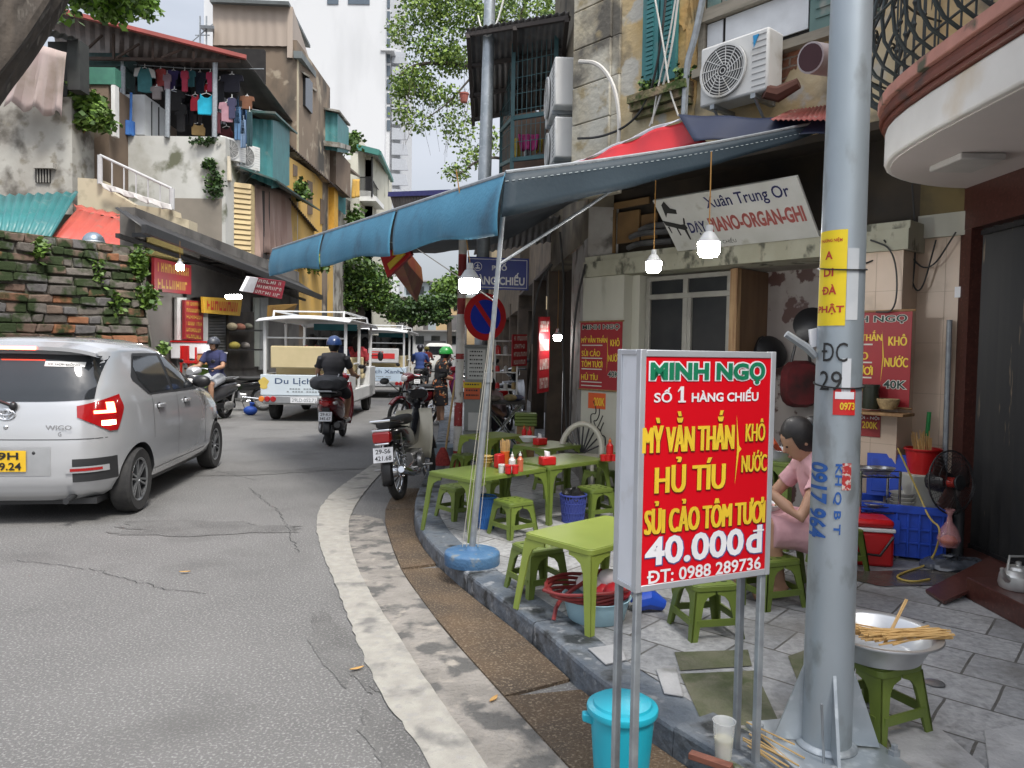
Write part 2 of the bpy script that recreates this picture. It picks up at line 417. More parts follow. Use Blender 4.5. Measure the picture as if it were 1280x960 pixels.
wl_m=mat('worn_white_line',(.36,.345,.305),(.29,.275,.245),s=14,rough=.7,bump=.4,bs=120,dirt=(.3,.29,.27),ds=30,dlo=.54,dhi=.66,detail=12,dirt2=((.17,.165,.155),5,.56,.68))
pl=[G(606,1085)]+[G(x,y)for x,y in line_l]+far_l;pr=[G(690,1085)]+[G(x,y)for x,y in line_r]+far_r
mb=MB();q=random.Random(5)
mb.grid([[a+V((q.uniform(-.007,.007),q.uniform(-.004,.004),.009)),a.lerp(b,.5)+V((0,0,.011)),b+V((q.uniform(-.004,.004),0,.010))]for a,b in two(pl,pr,420)])
kind(mb.build('road_line',wl_m,origin=(0,0,0)))
rpm=mat('asphalt_repair',(.105,.103,.10),(.15,.148,.143),s=4,rough=.8,bump=.7,bs=110,dirt=(.28,.275,.265),ds=85,dlo=.53,dhi=.69)
def blotch(c,a,b,r,sd_,n=60):
 f=lambda t:1+.22*math.sin(2*t+sd_)+.16*math.sin(3*t+sd_*2)+.10*math.sin(7*t+sd_*3)+.06*math.sin(13*t+sd_)+.05*math.sin(29*t+sd_*5)
 return[c+RZ(r).to_3x3()@V((a*math.cos(t)*f(t),b*math.sin(t)*f(t),0))for t in[k*2*math.pi/n for k in range(n)]]
for x,y,a,b,r,sd_ in((508,950,.09,.45,.55,1),(425,810,.09,.6,.45,2),(250,660,.8,.22,.1,4.1),(330,590,1.0,.16,.3,6.4)):
 mb=MB();mb.add(blotch(G(x,y,.004),a,b,r,sd_),[tuple(range(60))]);kind(mb.build('road_repair',rpm,smooth=0))
q=random.Random(12);crm_=mat('crack_black',(.03,.03,.03),rough=.95)
for pts in([(20,700),(120,712),(200,735),(260,742)],[(310,610),(350,640),(372,690)],[(255,585),(320,600),(385,592)]):
 c_=resample([G(x,y,.005)for x,y in pts],.05);c_=[p+V((q.uniform(-.02,.02),q.uniform(-.02,.02),0))for p in c_];mb=MB()
 mb.grid([[p+V((-.0018*q.uniform(.3,1.4),-.0018,0)),p+V((.0018*q.uniform(.3,1.4),.0018,0))]for p in c_]);kind(mb.build('road_crack',crm_,smooth=0))
mb=MB();mb.add([(-6.7,9,.12),(-9.6,46,.12),(-40,46,.12),(-40,9,.12),(-6.7,9,-.02),(-9.6,46,-.02)],[(0,1,2,3),(0,4,5,1)])
kind(mb.build('pavement',mat('left_paving',(.26,.25,.24),(.2,.19,.18),s=2,rough=.8,bump=.3),origin=(0,0,0),smooth=0))
moss_m=mat('mossy_slab',(.075,.085,.04),(.13,.125,.085),s=6,rough=.8,bump=.5,bs=40,dirt=(.05,.062,.022),ds=5,dlo=.5,dhi=.62)
mb=MB()
for pts in([(850,842),(944,838),(975,905),(880,908)],[(985,820),(1042,800),(1060,850),(1000,860)],[(1075,918),(1135,922),(1180,962),(1120,985)],[(843,815),(935,812),(940,832),(850,838)]):
 mb.add([G(x,y,.1245)for x,y in pts],[(0,1,2,3)])
kind(mb.build('pavement_moss',moss_m,smooth=0))
pale_slab=mat('pale_slab',(.42,.42,.42),(.33,.33,.335),s=9,rough=.55,bump=.25,bs=60,dirt=(.2,.2,.19),ds=6,dlo=.58,dhi=.7)
mb=MB()
for pts in([(1105,916),(1170,908),(1232,962),(1140,985)],[(1230,915),(1300,905),(1300,970),(1236,962)],[(820,838),(845,836),(854,872),(830,868)],[(735,812),(775,806),(783,826),(757,832)]):
 a=[G(x,y,.1235)for x,y in pts];mb.hexa(a,[p+V((0,0,.008))for p in a])
kind(mb.build('pavement_slab',pale_slab,smooth=0,bevel=.003))
dark_wet=mat('wet_stain',(.06,.052,.045),(.1,.088,.075),s=4,rough=.25,bump=.2,bs=30)
mb=MB();c=G(1130,722,.1245)
mb.add([c+V((math.cos(a)*.42*(1+.25*math.sin(3*a)),math.sin(a)*.2*(1+.3*math.sin(2*a+1)),0))for a in[k*math.pi/12 for k in range(24)]],[tuple(range(24))])
kind(mb.build('pavement_stain',dark_wet,smooth=0))
# corner house (its front runs at about 45 degrees to the view)
FL=V((.735,7.43,0));UX=V((.661,-.7503,0)).normalized();FN=V((-.7503,-.661,0)).normalized()
def F(u,z,o=0):return FL+UX*u+FN*o+V((0,0,z))
def PF(x,y,o=0):return PL(x,y,FL+FN*o,FN)
def uz(x,y,o=0):
 p=PF(x,y,o);return(p-FL).dot(UX),p.z
def PU(x,y,u):return PL(x,y,FL+UX*u,UX)
def fbox(mb,u0,u1,z0,z1,o0,o1,m=None):
 mb.hexa([F(u0,z0,o0),F(u1,z0,o0),F(u1,z1,o0),F(u0,z1,o0)],[F(u0,z0,o1),F(u1,z0,o1),F(u1,z1,o1),F(u0,z1,o1)],m);return mb
def FM(u,z,o=0):return frame(F(u,z,o),UX,(0,0,1))
fasc=mat('weathered_plaster',(.55,.47,.31),(.54,.35,.13),s=1.3,rough=.9,bump=.7,bs=14,dirt=(.15,.135,.105),ds=2.0,dlo=.52,dhi=.66,detail=9,dirt2=((.5,.48,.42),3.1,.56,.62))
fasc2=mat('grey_stained_plaster',(.52,.50,.43),(.44,.38,.26),s=1.8,rough=.9,bump=.5,bs=18,dirt=(.13,.12,.10),ds=1.9,dlo=.5,dhi=.62,detail=10,dirt2=((.33,.27,.16),4.5,.58,.68))
cream=mat('cream_wall',(.50,.49,.42),(.42,.41,.34),s=2.5,rough=.75,bump=.15,dirt=(.2,.19,.15),ds=3,dlo=.58,dhi=.75,stretch=(1,1,.35))
beige_tile=mat('beige_tile',(.60,.47,.36),(.55,.42,.31),s=3,rough=.35,dirt=(.40,.31,.23),ds=3,dlo=.6,dhi=.8)
S_DIR=V((-.067,1,0)).normalized();S_N=V((-1,-.067,0)).normalized()
ch=thing('corner_house','weathered corner house with peeling ochre plaster above the noodle stall','house',FL,math.atan2(UX.y,UX.x))
mb=MB()
fbox(mb,-.1,3.75,3.13,7.5,0,-.3)
def S(t,z,o=0):return FL+S_DIR*t+S_N*o+V((0,0,z))
mb.build('wall',fasc,ch);mb=MB()
mb.hexa([S(.02,2.6,.002),S(3.2,2.6,.002),S(3.2,7.5,.002),S(.02,7.5,.002)],[S(.02,2.6,-.25),S(3.2,2.6,-.25),S(3.2,7.5,-.25),S(.02,7.5,-.25)])
mb.build('side_wall',mat('shaded_sooty_side_wall',(.20,.17,.12),(.1,.085,.065),s=1.5,rough=.9,dirt=(.04,.035,.03),ds=2),ch)  # dark tone has the canopy's shade painted in, besides soot
def blob(c,ru,rz,seed,n=70):
 w_=lambda t,a:1+.2*math.sin(2*t+a)+.16*math.sin(3*t+a*2.3)+.1*math.sin(5*t+a*1.7)+.06*math.sin(9*t+a*3)+.04*math.sin(17*t+a);return[(c[0]+ru*math.cos(t)*w_(t,seed),c[1]+rz*math.sin(t)*w_(t,seed))for t in[k*2*math.pi/n for k in range(n)]]
br=brickmat('old_red_brick',(.36,.15,.08),(.27,.12,.07),(.33,.28,.22),scale=1,bw=.2,rh=.075,ms=.008,rot=(R(90),0,0),dirt=(.4,.33,.24),ds=5,dlo=.5,dhi=.6)
mb=MB()
for(x,y,a,b,sd_)in((995,45,.12,.32,1),(1062,20,.13,.2,2),(890,95,.1,.12,3),(800,130,.09,.06,5)):
 u,z=uz(x,y);mb.prism([(p,r)for p,r in blob((u,z),a,b,sd_)],.001,.006,FM(0,0))
mb.build('bare_brick',br,ch)
och=mat('ochre_plaster',(.62,.37,.13),(.56,.42,.2),s=4,rough=.85,bump=.5,bs=20,dirt=(.3,.24,.15),ds=4,dlo=.55,dhi=.7,detail=9)
mb=MB()
for(x,y,a,b,sd_)in((866,30,.09,.75,11),(865,0,.12,.3,15)):
 u,z=uz(x,y);mb.prism(blob((u,z),a,b,sd_),.001,.011,FM(0,0))
mb.build('ochre_patch',och,ch)
u0,_=uz(731,100);u1,_=uz(771,100);mb=MB()
for k in range(12):
 z=2.98+k*.37;fbox(mb,u0-.12,u1-.05,z,z+.362,.05,-.05)
 fbox(mb,u1-.05,u1+.05,z,z+.37,.025,-.05)
mb.build('pilaster',fasc2,ch,bevel=.008)
mb=MB();ua,zb=uz(806,112);ub,zb2=uz(848,98);um=(ua+ub)/2
for a,b in((ua,um-.01),(um+.01,ub)):
 fbox(mb,a,b,zb,zb+2.1,.012,.05)
 for z0,z1 in((zb+.1,zb+.85),(zb+.95,zb+2)):
  for k in range(18):
   zz=z0+(z1-z0)*k/18;fbox(mb,a+.05,b-.05,zz,zz+(z1-z0)/26,.05,.062)
mb.build('shutter',teal,ch)
mb=MB();ua,z=uz(786,128,.12);ub,_=uz(858,102,.12)
for k,(d,h)in enumerate(((.15,.07),(.11,.06),(.07,.05))):fbox(mb,ua,ub,z-.02-.06*k,z-.02-.06*k+h,d,-.02)
mb.build('sill',mat('mossy_sill',(.3,.22,.14),(.12,.13,.05),s=8,rough=.9,bump=.8,dirt=(.06,.09,.02),ds=10,dlo=.52,dhi=.62),ch)
leafm=[mat('leaf_mid',(.065,.135,.022),(.05,.10,.016),s=2,rough=.55),mat('leaf_light',(.12,.21,.03),(.1,.17,.025),s=2,rough=.55),mat('leaf_dark',(.028,.066,.014),(.02,.05,.012),s=2,rough=.6)]
for b_ in((F(ua+.2,z+.12,.1),(.12,.1,.06),1),(F(ub-.05,z+.12,.1),(.1,.08,.07),1)):mb=MB();leafcloud(mb,[b_],80,.05,4);mb.build('moss_tuft',leafm,ch,recalc=False,smooth=0)
mb=MB();tw=mat('grey_timber',(.28,.25,.2),(.2,.18,.14),s=4,stretch=(1,1,6),rough=.8)
ua,za=uz(874,86);ub,zb=uz(1043,40);zc=uz(960,45)[1]
ua2,zs=uz(876,90);ub2,_=uz(968,66)
fbox(mb,ua2-.03,ub+.1,zs-.07,zs,.09,-.03);fbox(mb,ua2,ua2+.06,zs,zs+2,.05,-.02)
zr=uz(880,33)[1];fbox(mb,ua2,ub+.1,zr,zr+.1,.08,-.02)
mb.build('window_frame',tw,ch)
mb=MB();fbox(mb,ua2+.07,ua2+.22,zs+.01,zr-.01,.012,.02);fbox(mb,ua2+.25,uz(1014,20)[0]-.01,zs+.06,zr-.01,.012,.026)
mb.build('board',mat('white_board',(.66,.68,.70),rough=.6),ch)
mb=MB();ux0=uz(1016,20)[0]
fbox(mb,ux0,ux0+.5,zs+.02,zr+1.5,.012,.045)
for k in range(14):fbox(mb,ux0+.05,ux0+.45,zs+.1+k*.07,zs+.14+k*.07,.045,.055)
fbox(mb,ua2+.08,ua2+.2,zr+.12,zr+1.5,.012,.045);fbox(mb,ua2+.25,ua2+.8,zr+.12,zr+1.5,.012,.04)
mb.build('shutter',mat('faded_green_shutter',(.14,.22,.2),(.09,.16,.15),s=4,rough=.75,dirt=(.24,.26,.23),ds=8,dlo=.55,dhi=.7),ch)
mb=MB();fbox(mb,ua2+.02,ux0+.02,zs,zr,-.01,.008);mb.build('window_recess',dark,ch)
PLu=uz(727,450)[0];PRu=uz(778,450)[0];OPu=2.62
mb=MB();fbox(mb,PLu,PRu,.12,2.2,0,-.42);
fbox(mb,PRu,PRu+.09,.12,2.2,-.12,-.42)
mb.build('pillar',cream,ch,bevel=.004)
mb=MB();a=F(-.02,2.2,.03);fbox(mb,-.02,3.02,2.2,2.345,.045,-.3);fbox(mb,-.02,3.02,2.345,2.40,.02,-.3)
mb.build('beam',mat('mouldy_beam',(.40,.39,.31),(.33,.32,.24),s=4,rough=.85,bump=.3,dirt=(.10,.10,.075),ds=9,dlo=.56,dhi=.66,stretch=(1,1,.6)),ch)
mb=MB();fbox(mb,OPu,2.98,.12,2.199,.012,-.33);mb.build('pillar',beige_tile,ch)
mb=MB();fbox(mb,2.98,3.34,.12,2.30,-.25,-.4);mb.build('recess_wall',beige_tile,ch)
gr=mat('tile_joint',(.42,.33,.25),rough=.8);mb=MB()
for z in(.48,.84,1.2,1.56,1.92):fbox(mb,OPu,2.98,z,z+.003,.012,.0135);fbox(mb,2.982,3.34,z,z+.003,-.25,-.2485)
for u in(2.80,):fbox(mb,u,u+.003,.12,2.19,.012,.0135)
fbox(mb,3.16,3.163,.12,2.29,-.25,-.2485);mb.build('tile_grout',gr,ch)
mb=MB();fbox(mb,2.98,3.34,2.30,2.46,-.22,-.4);mb.build('recess_beam',cream,ch)
mb=MB();fbox(mb,2.985,3.34,2.46,3.12,-.23,-.4);mb.build('stained_wall',mat('olive_stained_wall',(.16,.12,.05),(.09,.07,.035),s=2,rough=.9,dirt=(.03,.027,.02),ds=3),ch)
mb=MB();fbox(mb,-.05,3.0,2.40,3.2,-.31,-.4);fbox(mb,-.1,3.0,3.07,3.128,.0,-.3);mb.build('transom_wall',mat('shaded_sooty_wall',(.035,.03,.025),(.06,.045,.03),s=3,rough=.9),ch)  # transom colour blackened for shade under the canopy as well as soot
mb=MB()
for x0,y0,x1,y1 in((768,246,812,262),(772,262,800,305),(802,266,822,300),(754,262,770,318)):
 a,za=uz(x0,y1,-.2);b,zb=uz(x1,y0,-.2);fbox(mb,a,b,max(2.41,za),min(2.96,zb),-.21,-.19)
mb.build('transom_board',mat('stained_plywood',(.20,.115,.042),(.13,.075,.03),s=4,rough=.8),ch)
ins=mat('marbled_panel',(.34,.31,.29),(.22,.19,.18),s=2.2,rough=.35,dirt=(.075,.035,.03),ds=5.5,dlo=.56,dhi=.6)
mb=MB();fbox(mb,.9,2.62,.12,2.2,-.66,-.72);mb.build('back_wall',ins,ch)
mb=MB();fbox(mb,PLu,2.62,2.2,2.24,-.31,-.75);fbox(mb,2.58,2.62,.12,2.2,-.33,-.66);mb.build('inner_ceiling',mat('inner_plaster',(.3,.28,.24),(.2,.18,.15),s=3,rough=.9),ch)
DO=-.2;du0,_=uz(781,420,DO);du1,_=uz(913,420,DO);zt=2.18
mb=MB();fbox(mb,du0,du0+.1,.12,zt,DO-.02,DO-.08);mb.build('dark_jamb',dark,ch)
dfm=mat('aged_aluminium',(.36,.35,.31),(.28,.27,.24),s=7,rough=.45,metal=.2)
zq=uz(850,373,DO)[1];x0=uz(806,420,DO)[0];xm=uz(856,420,DO)[0];x1=du1-.01
mb=MB()
for a in(x0,xm-.035,x1-.04):fbox(mb,a,a+.05,.12,zt,DO,DO-.05)
fbox(mb,xm+.02,xm+.06,.12,zq,DO+.004,DO-.05)
fbox(mb,x0,x1,zq,zq+.05,DO+.006,DO-.055);fbox(mb,x0,x1,.12,.24,DO+.003,DO-.05);fbox(mb,x0,x1,zt-.04,zt,DO+.003,DO-.05)
dr=mb.build('door',dfm,ch,bevel=.004)
mb=MB();fbox(mb,x0+.04,x1-.03,.22,zt-.03,DO-.024,DO-.03);mb.build('door_glass',mat('dusty_door_glass',(.02,.022,.024),(.035,.036,.036),s=3,rough=.3,spec=.25),dr)
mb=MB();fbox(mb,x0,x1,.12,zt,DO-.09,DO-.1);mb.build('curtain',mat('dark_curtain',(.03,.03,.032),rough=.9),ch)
a,_=uz(913,400,-.16);mb=MB();fbox(mb,a,a+.07,.12,2.19,-.14,-.2);mb.build('partition_edge',mat('split_wood',(.42,.27,.14),(.22,.12,.06),s=5,stretch=(6,6,.5),rough=.8,bump=.6,bs=20),ch)
mb=MB();fbox(mb,a+.02,a+.06,.12,2.19,-.2,-.655);mb.build('partition',mat('brown_panel',(.17,.10,.055),(.12,.07,.04),s=3,stretch=(5,5,.5),rough=.55),ch)
mb=MB();mb.corr(PF(962,150,.45),PF(1043,150,.45),PF(1045,130,.02),PF(988,138,.02),pitch=.04,amp=.006);mb.build('eave_sheet',mat('rusty_red_sheet',(.38,.09,.07),(.28,.1,.08),s=6,rough=.6,dirt=(.4,.3,.26),ds=9,dlo=.6,dhi=.7),ch,solid=.003)
# right-hand house with the round balcony
XW=3.1
maroon=mat('maroon_granite',(.078,.028,.022),(.055,.02,.016),s=40,rough=.3,dirt=(.12,.05,.04),ds=55,dlo=.6,dhi=.7)
rh=thing('balcony_house','house with maroon granite front, black gate and curved white balcony','house',(XW,4,0))
mb=MB();mb.box(XW+.02,8,-2,5.22,2.62,7.5);mb.build('wall',mat('pinkish_wall',(.42,.30,.25),(.30,.22,.18),s=2,rough=.85,dirt=(.2,.15,.12),ds=3),rh)
yA,yB=5.04,1.6;zg=2.33
mb=MB();mb.box(XW-.03,XW+.3,yA,5.18,.12,zg);mb.box(XW-.032,XW+.3,-2,5.19,zg,2.66);mb.box(XW-.03,XW+.3,-2,yB,.12,zg);mb.build('granite_surround',maroon,rh)
gm_=mat('black_gate_rusted',(.006,.006,.007),(.014,.013,.012),s=5,rough=.5,dirt=(.2,.14,.08),ds=9,dlo=.64,dhi=.72,stretch=(3,3,.25))
mb=MB();y=yA;k=0
while y>yB:
 o=(0,.045)[k%2];mb.hexa([V((XW+.05+o,y,.16)),V((XW+.05+(.045-o),y-.05,.16)),V((XW+.09,y-.05,.16)),V((XW+.09,y,.16))],[V((XW+.05+o,y,zg)),V((XW+.05+(.045-o),y-.05,zg)),V((XW+.09,y-.05,zg)),V((XW+.09,y,zg))]);y-=.05;k+=1
gt=mb.build('gate',gm_,rh,smooth=0)
mb=MB()
for z in(.18,2.3):mb.beam((XW+.04,yA,z),(XW+.04,yB,z),.012,.03)
for y in(4.4,3.7,3.0):mb.beam((XW+.035,y,.16),(XW+.035,y,zg),.03,.03)
mb.build('gate_rail',black_metal,gt)
mb=MB();mb.box(XW-.2,XW+.3,1.5,5.0,.12,.17);mb.box(XW-.55,XW-.2,1.5,4.1,.12,.24);mb.build('doorstep',maroon,rh,bevel=.006)
ol=[(XW,5.15),(2.98,5.145),(2.86,5.12),(2.75,5.08),(2.63,5.02),(2.53,4.95),(2.43,4.86),(2.35,4.77),(2.27,4.64),(2.215,4.5),(2.175,4.34),(2.15,4.15),(2.135,3.9),(2.13,3.5),(2.13,-1.5),(XW,-1.5)]
def grow(o):
 c=[]
 for i,(x,y)in enumerate(ol):
  if i==0 or i==len(ol)-1:c.append((x,y+(o if i==0 else 0)));continue
  a,b=V(ol[i-1]),V(ol[i+1]);t=(b-a).normalized();c.append((x+t.y*o,y-t.x*o)if 0 else(x-(-t.y)*o,y+(-t.x)*o))
 return c
bal_w=mat('balcony_white',(.68,.66,.63),(.6,.58,.55),s=3,rough=.6,dirt=(.52,.42,.3),ds=2,dlo=.6,dhi=.78)
sof=mat('balcony_soffit',(.62,.56,.54),(.56,.51,.49),s=1.5,rough=.7,bump=.1)
mb=MB();mb.prism(grow(0),2.62,2.83);bl=mb.build('balcony',[bal_w],rh,bevel=.012)
mb=MB();mb.prism(grow(-.035),2.612,2.619);mb.build('soffit',sof,bl)
mb=MB()
for o,z0,z1 in((.018,2.832,2.865),(.036,2.865,2.91),(.022,2.91,2.942)):mb.prism(grow(o),z0,z1)
mb.build('moulding',mat('red_brown_moulding',(.16,.045,.028),(.12,.035,.022),s=6,rough=.5,dirt=(.05,.03,.025),ds=5,dlo=.55,dhi=.7),bl,bevel=.008)
mb=MB();mb.prism(grow(.046),2.944,3.01);mb.build('coping',mat('pink_coping',(.52,.25,.2),(.42,.2,.16),s=7,rough=.75,dirt=(.09,.09,.06),ds=5,dlo=.58,dhi=.66),bl,bevel=.006)
def along(o,step):
 g=[V((x,y,0))for x,y in grow(o)[:-1]];return resample(g,step)
base=resample([V((x,y,0))for x,y in grow(0)[:-1]],.02);mb=MB();step=6
for k in range(3,len(base)-3,step):
 if base[k].y<1.5:break
 t=(base[k+2]-base[k-2]).normalized();n=V((-(-t.y),-t.x,0));n=V((t.y,-t.x,0));n=n if n.x<0 or(n.x==0)else n
 if(base[k]+n*.1-V((2.9,3.5,0))).length<(base[k]-V((2.9,3.5,0))).length:n=-n
 pr=[(-.03,3.01),(.04,3.02),(.11,3.07),(.165,3.16),(.18,3.28),(.165,3.42),(.12,3.56),(.06,3.68),(.02,3.8),(0,4.0)]
 mb.tube([base[k]+n*a+V((0,0,z))for a,z in smoothpr]if 0 else[base[k]+n*a+V((0,0,z))for a,z in pr],.011,6)
 c=base[k]+n*.06
 mb.bar(base[k]-n*.04+V((0,0,3.07)),base[k]-n*.04+V((0,0,4.05)),.006,n=5)
 if(k//step)%2==0:
  for cz,rr in((3.5,.05),(3.82,.06)):
   mb.tube([base[k]+n*.1+t*(rr*math.cos(a)*(1-.08*a))+V((0,0,cz+rr*math.sin(a)*(1-.08*a)))for a in[j*.55 for j in range(18)]],.007,5)
 for z in(3.3,3.42):mb.tube([base[k]-n*.04+V((0,0,z-.02)),base[k]-n*.04+V((0,0,z)),base[k]-n*.04+V((0,0,z+.02))],[.006,.014,.006],6)
for a,z,r in((-.04,3.16,.008),(.0,4.05,.018),(-.04,3.7,.008),(.2,3.3,.008)):
 rail=[p for p in along(a,.1)if p.y>1.5]
 mb.tube([p+V((0,0,z))for p in rail],r,6)
mb.build('railing',mat('wrought_iron',(.022,.032,.034),(.035,.045,.045),s=15,rough=.5),bl)
mb=MB();c=PL(1208,204,V((0,0,2.59)),V((0,0,1)));mb.box(c.x-.13,c.x+.13,c.y-.16,c.y+.16,2.572,2.611);mb.build('soffit_plate',mat('soffit_box',(.5,.48,.46),rough=.6),rh,bevel=.01)
# neighbour house up the street (seen almost edge-on)
nh=thing('alley_house','narrow dark shophouse beyond the corner with tin roof over a caged balcony','house',S(4,0))
mb=MB();
def sslab(t0,t1,z0,z1,o0,o1,m=None):mb.hexa([S(t0,z0,o0),S(t1,z0,o0),S(t1,z1,o0),S(t0,z1,o0)],[S(t0,z0,o1),S(t1,z0,o1),S(t1,z1,o1),S(t0,z1,o1)],m)
sslab(3.2,9,2.7,6.2,-.2,-.5);sslab(9,26,2.4,5.0,0,-.5)
mb.build('wall',mat('sooty_brown_wall',(.16,.12,.085),(.10,.08,.06),s=2,rough=.9,dirt=(.05,.045,.04),ds=2.5),nh)
mb=MB();sslab(.0,.30,.12,2.9,.0,-.3);sslab(.31,1.23,.12,2.9,-.02,-.2);mb.build('pillar',mat('grey_pillar',(.36,.35,.33),(.25,.23,.21),s=3,rough=.85,dirt=(.11,.1,.09),ds=4,dlo=.52,dhi=.65),nh)
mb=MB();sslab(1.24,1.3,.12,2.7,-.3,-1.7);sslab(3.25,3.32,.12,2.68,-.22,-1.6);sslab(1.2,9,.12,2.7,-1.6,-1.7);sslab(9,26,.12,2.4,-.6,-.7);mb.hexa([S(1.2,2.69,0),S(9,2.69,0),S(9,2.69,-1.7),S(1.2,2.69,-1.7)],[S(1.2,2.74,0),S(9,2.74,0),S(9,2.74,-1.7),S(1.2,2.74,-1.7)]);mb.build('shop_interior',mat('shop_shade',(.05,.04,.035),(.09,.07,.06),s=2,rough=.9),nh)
for t in(3.2,5.5,9,12,15,18,21):mb=MB();sslab(t,t+.18,.12,2.7,.02,-.2);mb.build('door_post',mat('dark_timber',(.06,.045,.035),(.1,.075,.055),s=4,rough=.8),nh)
tin=mat('grey_tin_sheet',(.13,.125,.12),(.09,.088,.085),s=5,rough=.55,metal=.1,dirt=(.15,.11,.08),ds=4,dlo=.6,dhi=.75)
mb=MB();A,B,C,D=P(583,36,9.6),P(712,14,8.6),P(700,128,10.8),P(590,149,12.0)
mb.corr(A,B,C,D,pitch=.1,amp=.015,rows=1)
rf=mb.build('tin_roof',tin,nh,solid=.004)
mb=MB()
for t in(0.02,.33,.66,.97):a,b=A.lerp(D,t)-V((0,0,.05)),B.lerp(C,t)-V((0,0,.05));mb.beam(a,b,.05,.05)
for t in(.02,.5,.98):mb.beam(A.lerp(B,t)-V((0,0,.09)),D.lerp(C,t)-V((0,0,.09)),.05,.05)
mb.build('rafter',mat('rafter_brown',(.05,.04,.035),rough=.7),rf)
mb=MB();tp=mat('cage_teal',(.05,.13,.14),(.04,.1,.11),s=6,rough=.5)
c0,c1,c2=P(640,198,9.6),P(693,192,9.2),P(626,205,11.5)
for a in(c0,c1,c2):mb.beam(a-V((0,0,.4)),a+V((0,0,1.45)),.05,.05)
for z in(-.02,.5):mb.beam(c0+V((0,0,z)),c1+V((0,0,z)),.04,.05);mb.beam(c0+V((0,0,z)),c2+V((0,0,z)),.04,.05)
for k in range(1,9):mb.bar(c0.lerp(c1,k/9)+V((0,0,-.02)),c0.lerp(c1,k/9)+V((0,0,1.4)),.006,n=4)
for k in range(1,7):mb.bar(c0+V((0,0,.2*k)),c1+V((0,0,.2*k)),.005,n=4);mb.bar(c0+V((0,0,.2*k)),c2+V((0,0,.2*k)),.005,n=4)
for k in range(1,8):mb.bar(c0.lerp(c2,k/8)+V((0,0,-.02)),c0.lerp(c2,k/8)+V((0,0,1.4)),.006,n=4)
mb.build('balcony_cage',tp,nh)
mb=MB();mb.hexa([c0-V((0,0,.25)),c1-V((0,0,.25)),c1+V((.3,2.2,-.25)),c2-V((0,0,.25))],[c0-V((0,0,.4)),c1-V((0,0,.4)),c1+V((.3,2.2,-.4)),c2-V((0,0,.4))]);
mb.hexa([c1+V((.0,2,-.3)),c2+V((0,.5,-.3)),c2+V((0,.5,1.1)),c1+V((0,2,1.1))],[c1+V((.0,2.2,-.3)),c2+V((0,.7,-.3)),c2+V((0,.7,1.1)),c1+V((0,2.2,1.1))]);mb.build('balcony_floor',mat('brown_board',(.15,.09,.06),(.1,.07,.05),rough=.8),nh)
mb=MB();mb.corr(P(592,318,12),P(700,300,11),P(700,270,9.5),P(600,285,10),pitch=.12,amp=.015,rows=1);mb.build('low_awning',tin,nh,solid=.004)
mb=MB();a,b,c,d=P(487,243,20),P(580,240,17),P(560,300,17),P(505,300,20);mb.corr(a,b,c,d,pitch=.16,amp=.02,rows=1);
aw=mb.build('tin_awning',mat('brown_tin',(.12,.1,.09),(.08,.07,.06),s=4,rough=.7),None,solid=.004);tag(aw,'brown tin awning with blue lip far up the street above the blue canopy','awning')
mb=MB();mb.beam(a,b,.1,.12);mb.build('lip',mat('violet_blue_trim',(.06,.06,.22),rough=.5),aw)
fh=thing('shophouse','dim distant shophouse row on the right side behind the sign posts','house',S(20,0))
mb=MB();sslab(26,60,.1,7,0,-3);mb.build('wall',mat('far_ochre_wall',(.30,.24,.15),(.22,.18,.12),s=1,rough=.9),fh)
# big blue canopy
CA,CB=P(632,218,4.5),P(341,312,9.9);CC=PF(1037,152,.12);CW=P(722,250,7.55);CD=CB+V((2.9,1.9,.35))
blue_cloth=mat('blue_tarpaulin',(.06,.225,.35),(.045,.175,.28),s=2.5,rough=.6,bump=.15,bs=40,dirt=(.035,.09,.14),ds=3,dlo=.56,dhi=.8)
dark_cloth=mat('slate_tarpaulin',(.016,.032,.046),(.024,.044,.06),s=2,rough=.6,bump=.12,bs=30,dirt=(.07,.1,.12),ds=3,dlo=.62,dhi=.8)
cp=thing('street_canopy','large blue tarpaulin canopy over the noodle stall and road edge','canopy',CA)
mb=MB();nx,ny=26,14;rows=[]
for i in range(ny+1):
 t=i/ny;a=CA.lerp(CB,t);
 b=CC.lerp(CW,min(1,t*2.2))if t*2.2<1 else CW.lerp(CD,(t*2.2-1)/1.2)
 rows.append([a.lerp(b,k/nx)+V((0,0,-.09*math.sin(math.pi*k/nx)*(1 if 0<i else .35)+.012*math.sin(k*1.3+i*.9)))for k in range(nx+1)])
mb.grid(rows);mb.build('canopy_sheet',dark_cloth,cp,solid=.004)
mb=MB()
mb.tube([CA.lerp(CC,k/12)+V((0,0,-.03*math.sin(math.pi*k/12)+.012))for k in range(13)],.013,8);mb.bar(CA,CB,.016)
for t in(.33,.66):mb.bar(CA.lerp(CB,t),(CC.lerp(CW,t*1.5)if t<.5 else CW),.014)
mb.build('canopy_frame',galv2,cp)
mb=MB();st=mat('pale_stitching',(.42,.48,.5),rough=.8)
for k in range(60):
 t=k/60;p=CA.lerp(CC,t)+V((0,0,-.045-.03*math.sin(math.pi*t)));q_=CA.lerp(CC,t+.008)+V((0,0,-.045-.03*math.sin(math.pi*t)))
 mb.beam(p+V((0,-.02,0)),q_+V((0,-.02,0)),.003,.004)
mb.build('stitching',st,cp)
mb=MB();a2=CA+V((0,.0,-.13));rows=[]
for j in range(5):
 r=[]
 for k in range(31):
  t=k/30;h=(.19*(1-t)+.07)*j/4;p=CA.lerp(CC,t)+V((0,-.012,-.03*math.sin(math.pi*t)));r.append(p+V((-.02*j/4+.012*math.sin(k*.8)*j/4,-.02*j/4,-h)))
 rows.append(r)
mb.grid(rows);mb.build('side_flap',dark_cloth,cp,solid=.003)
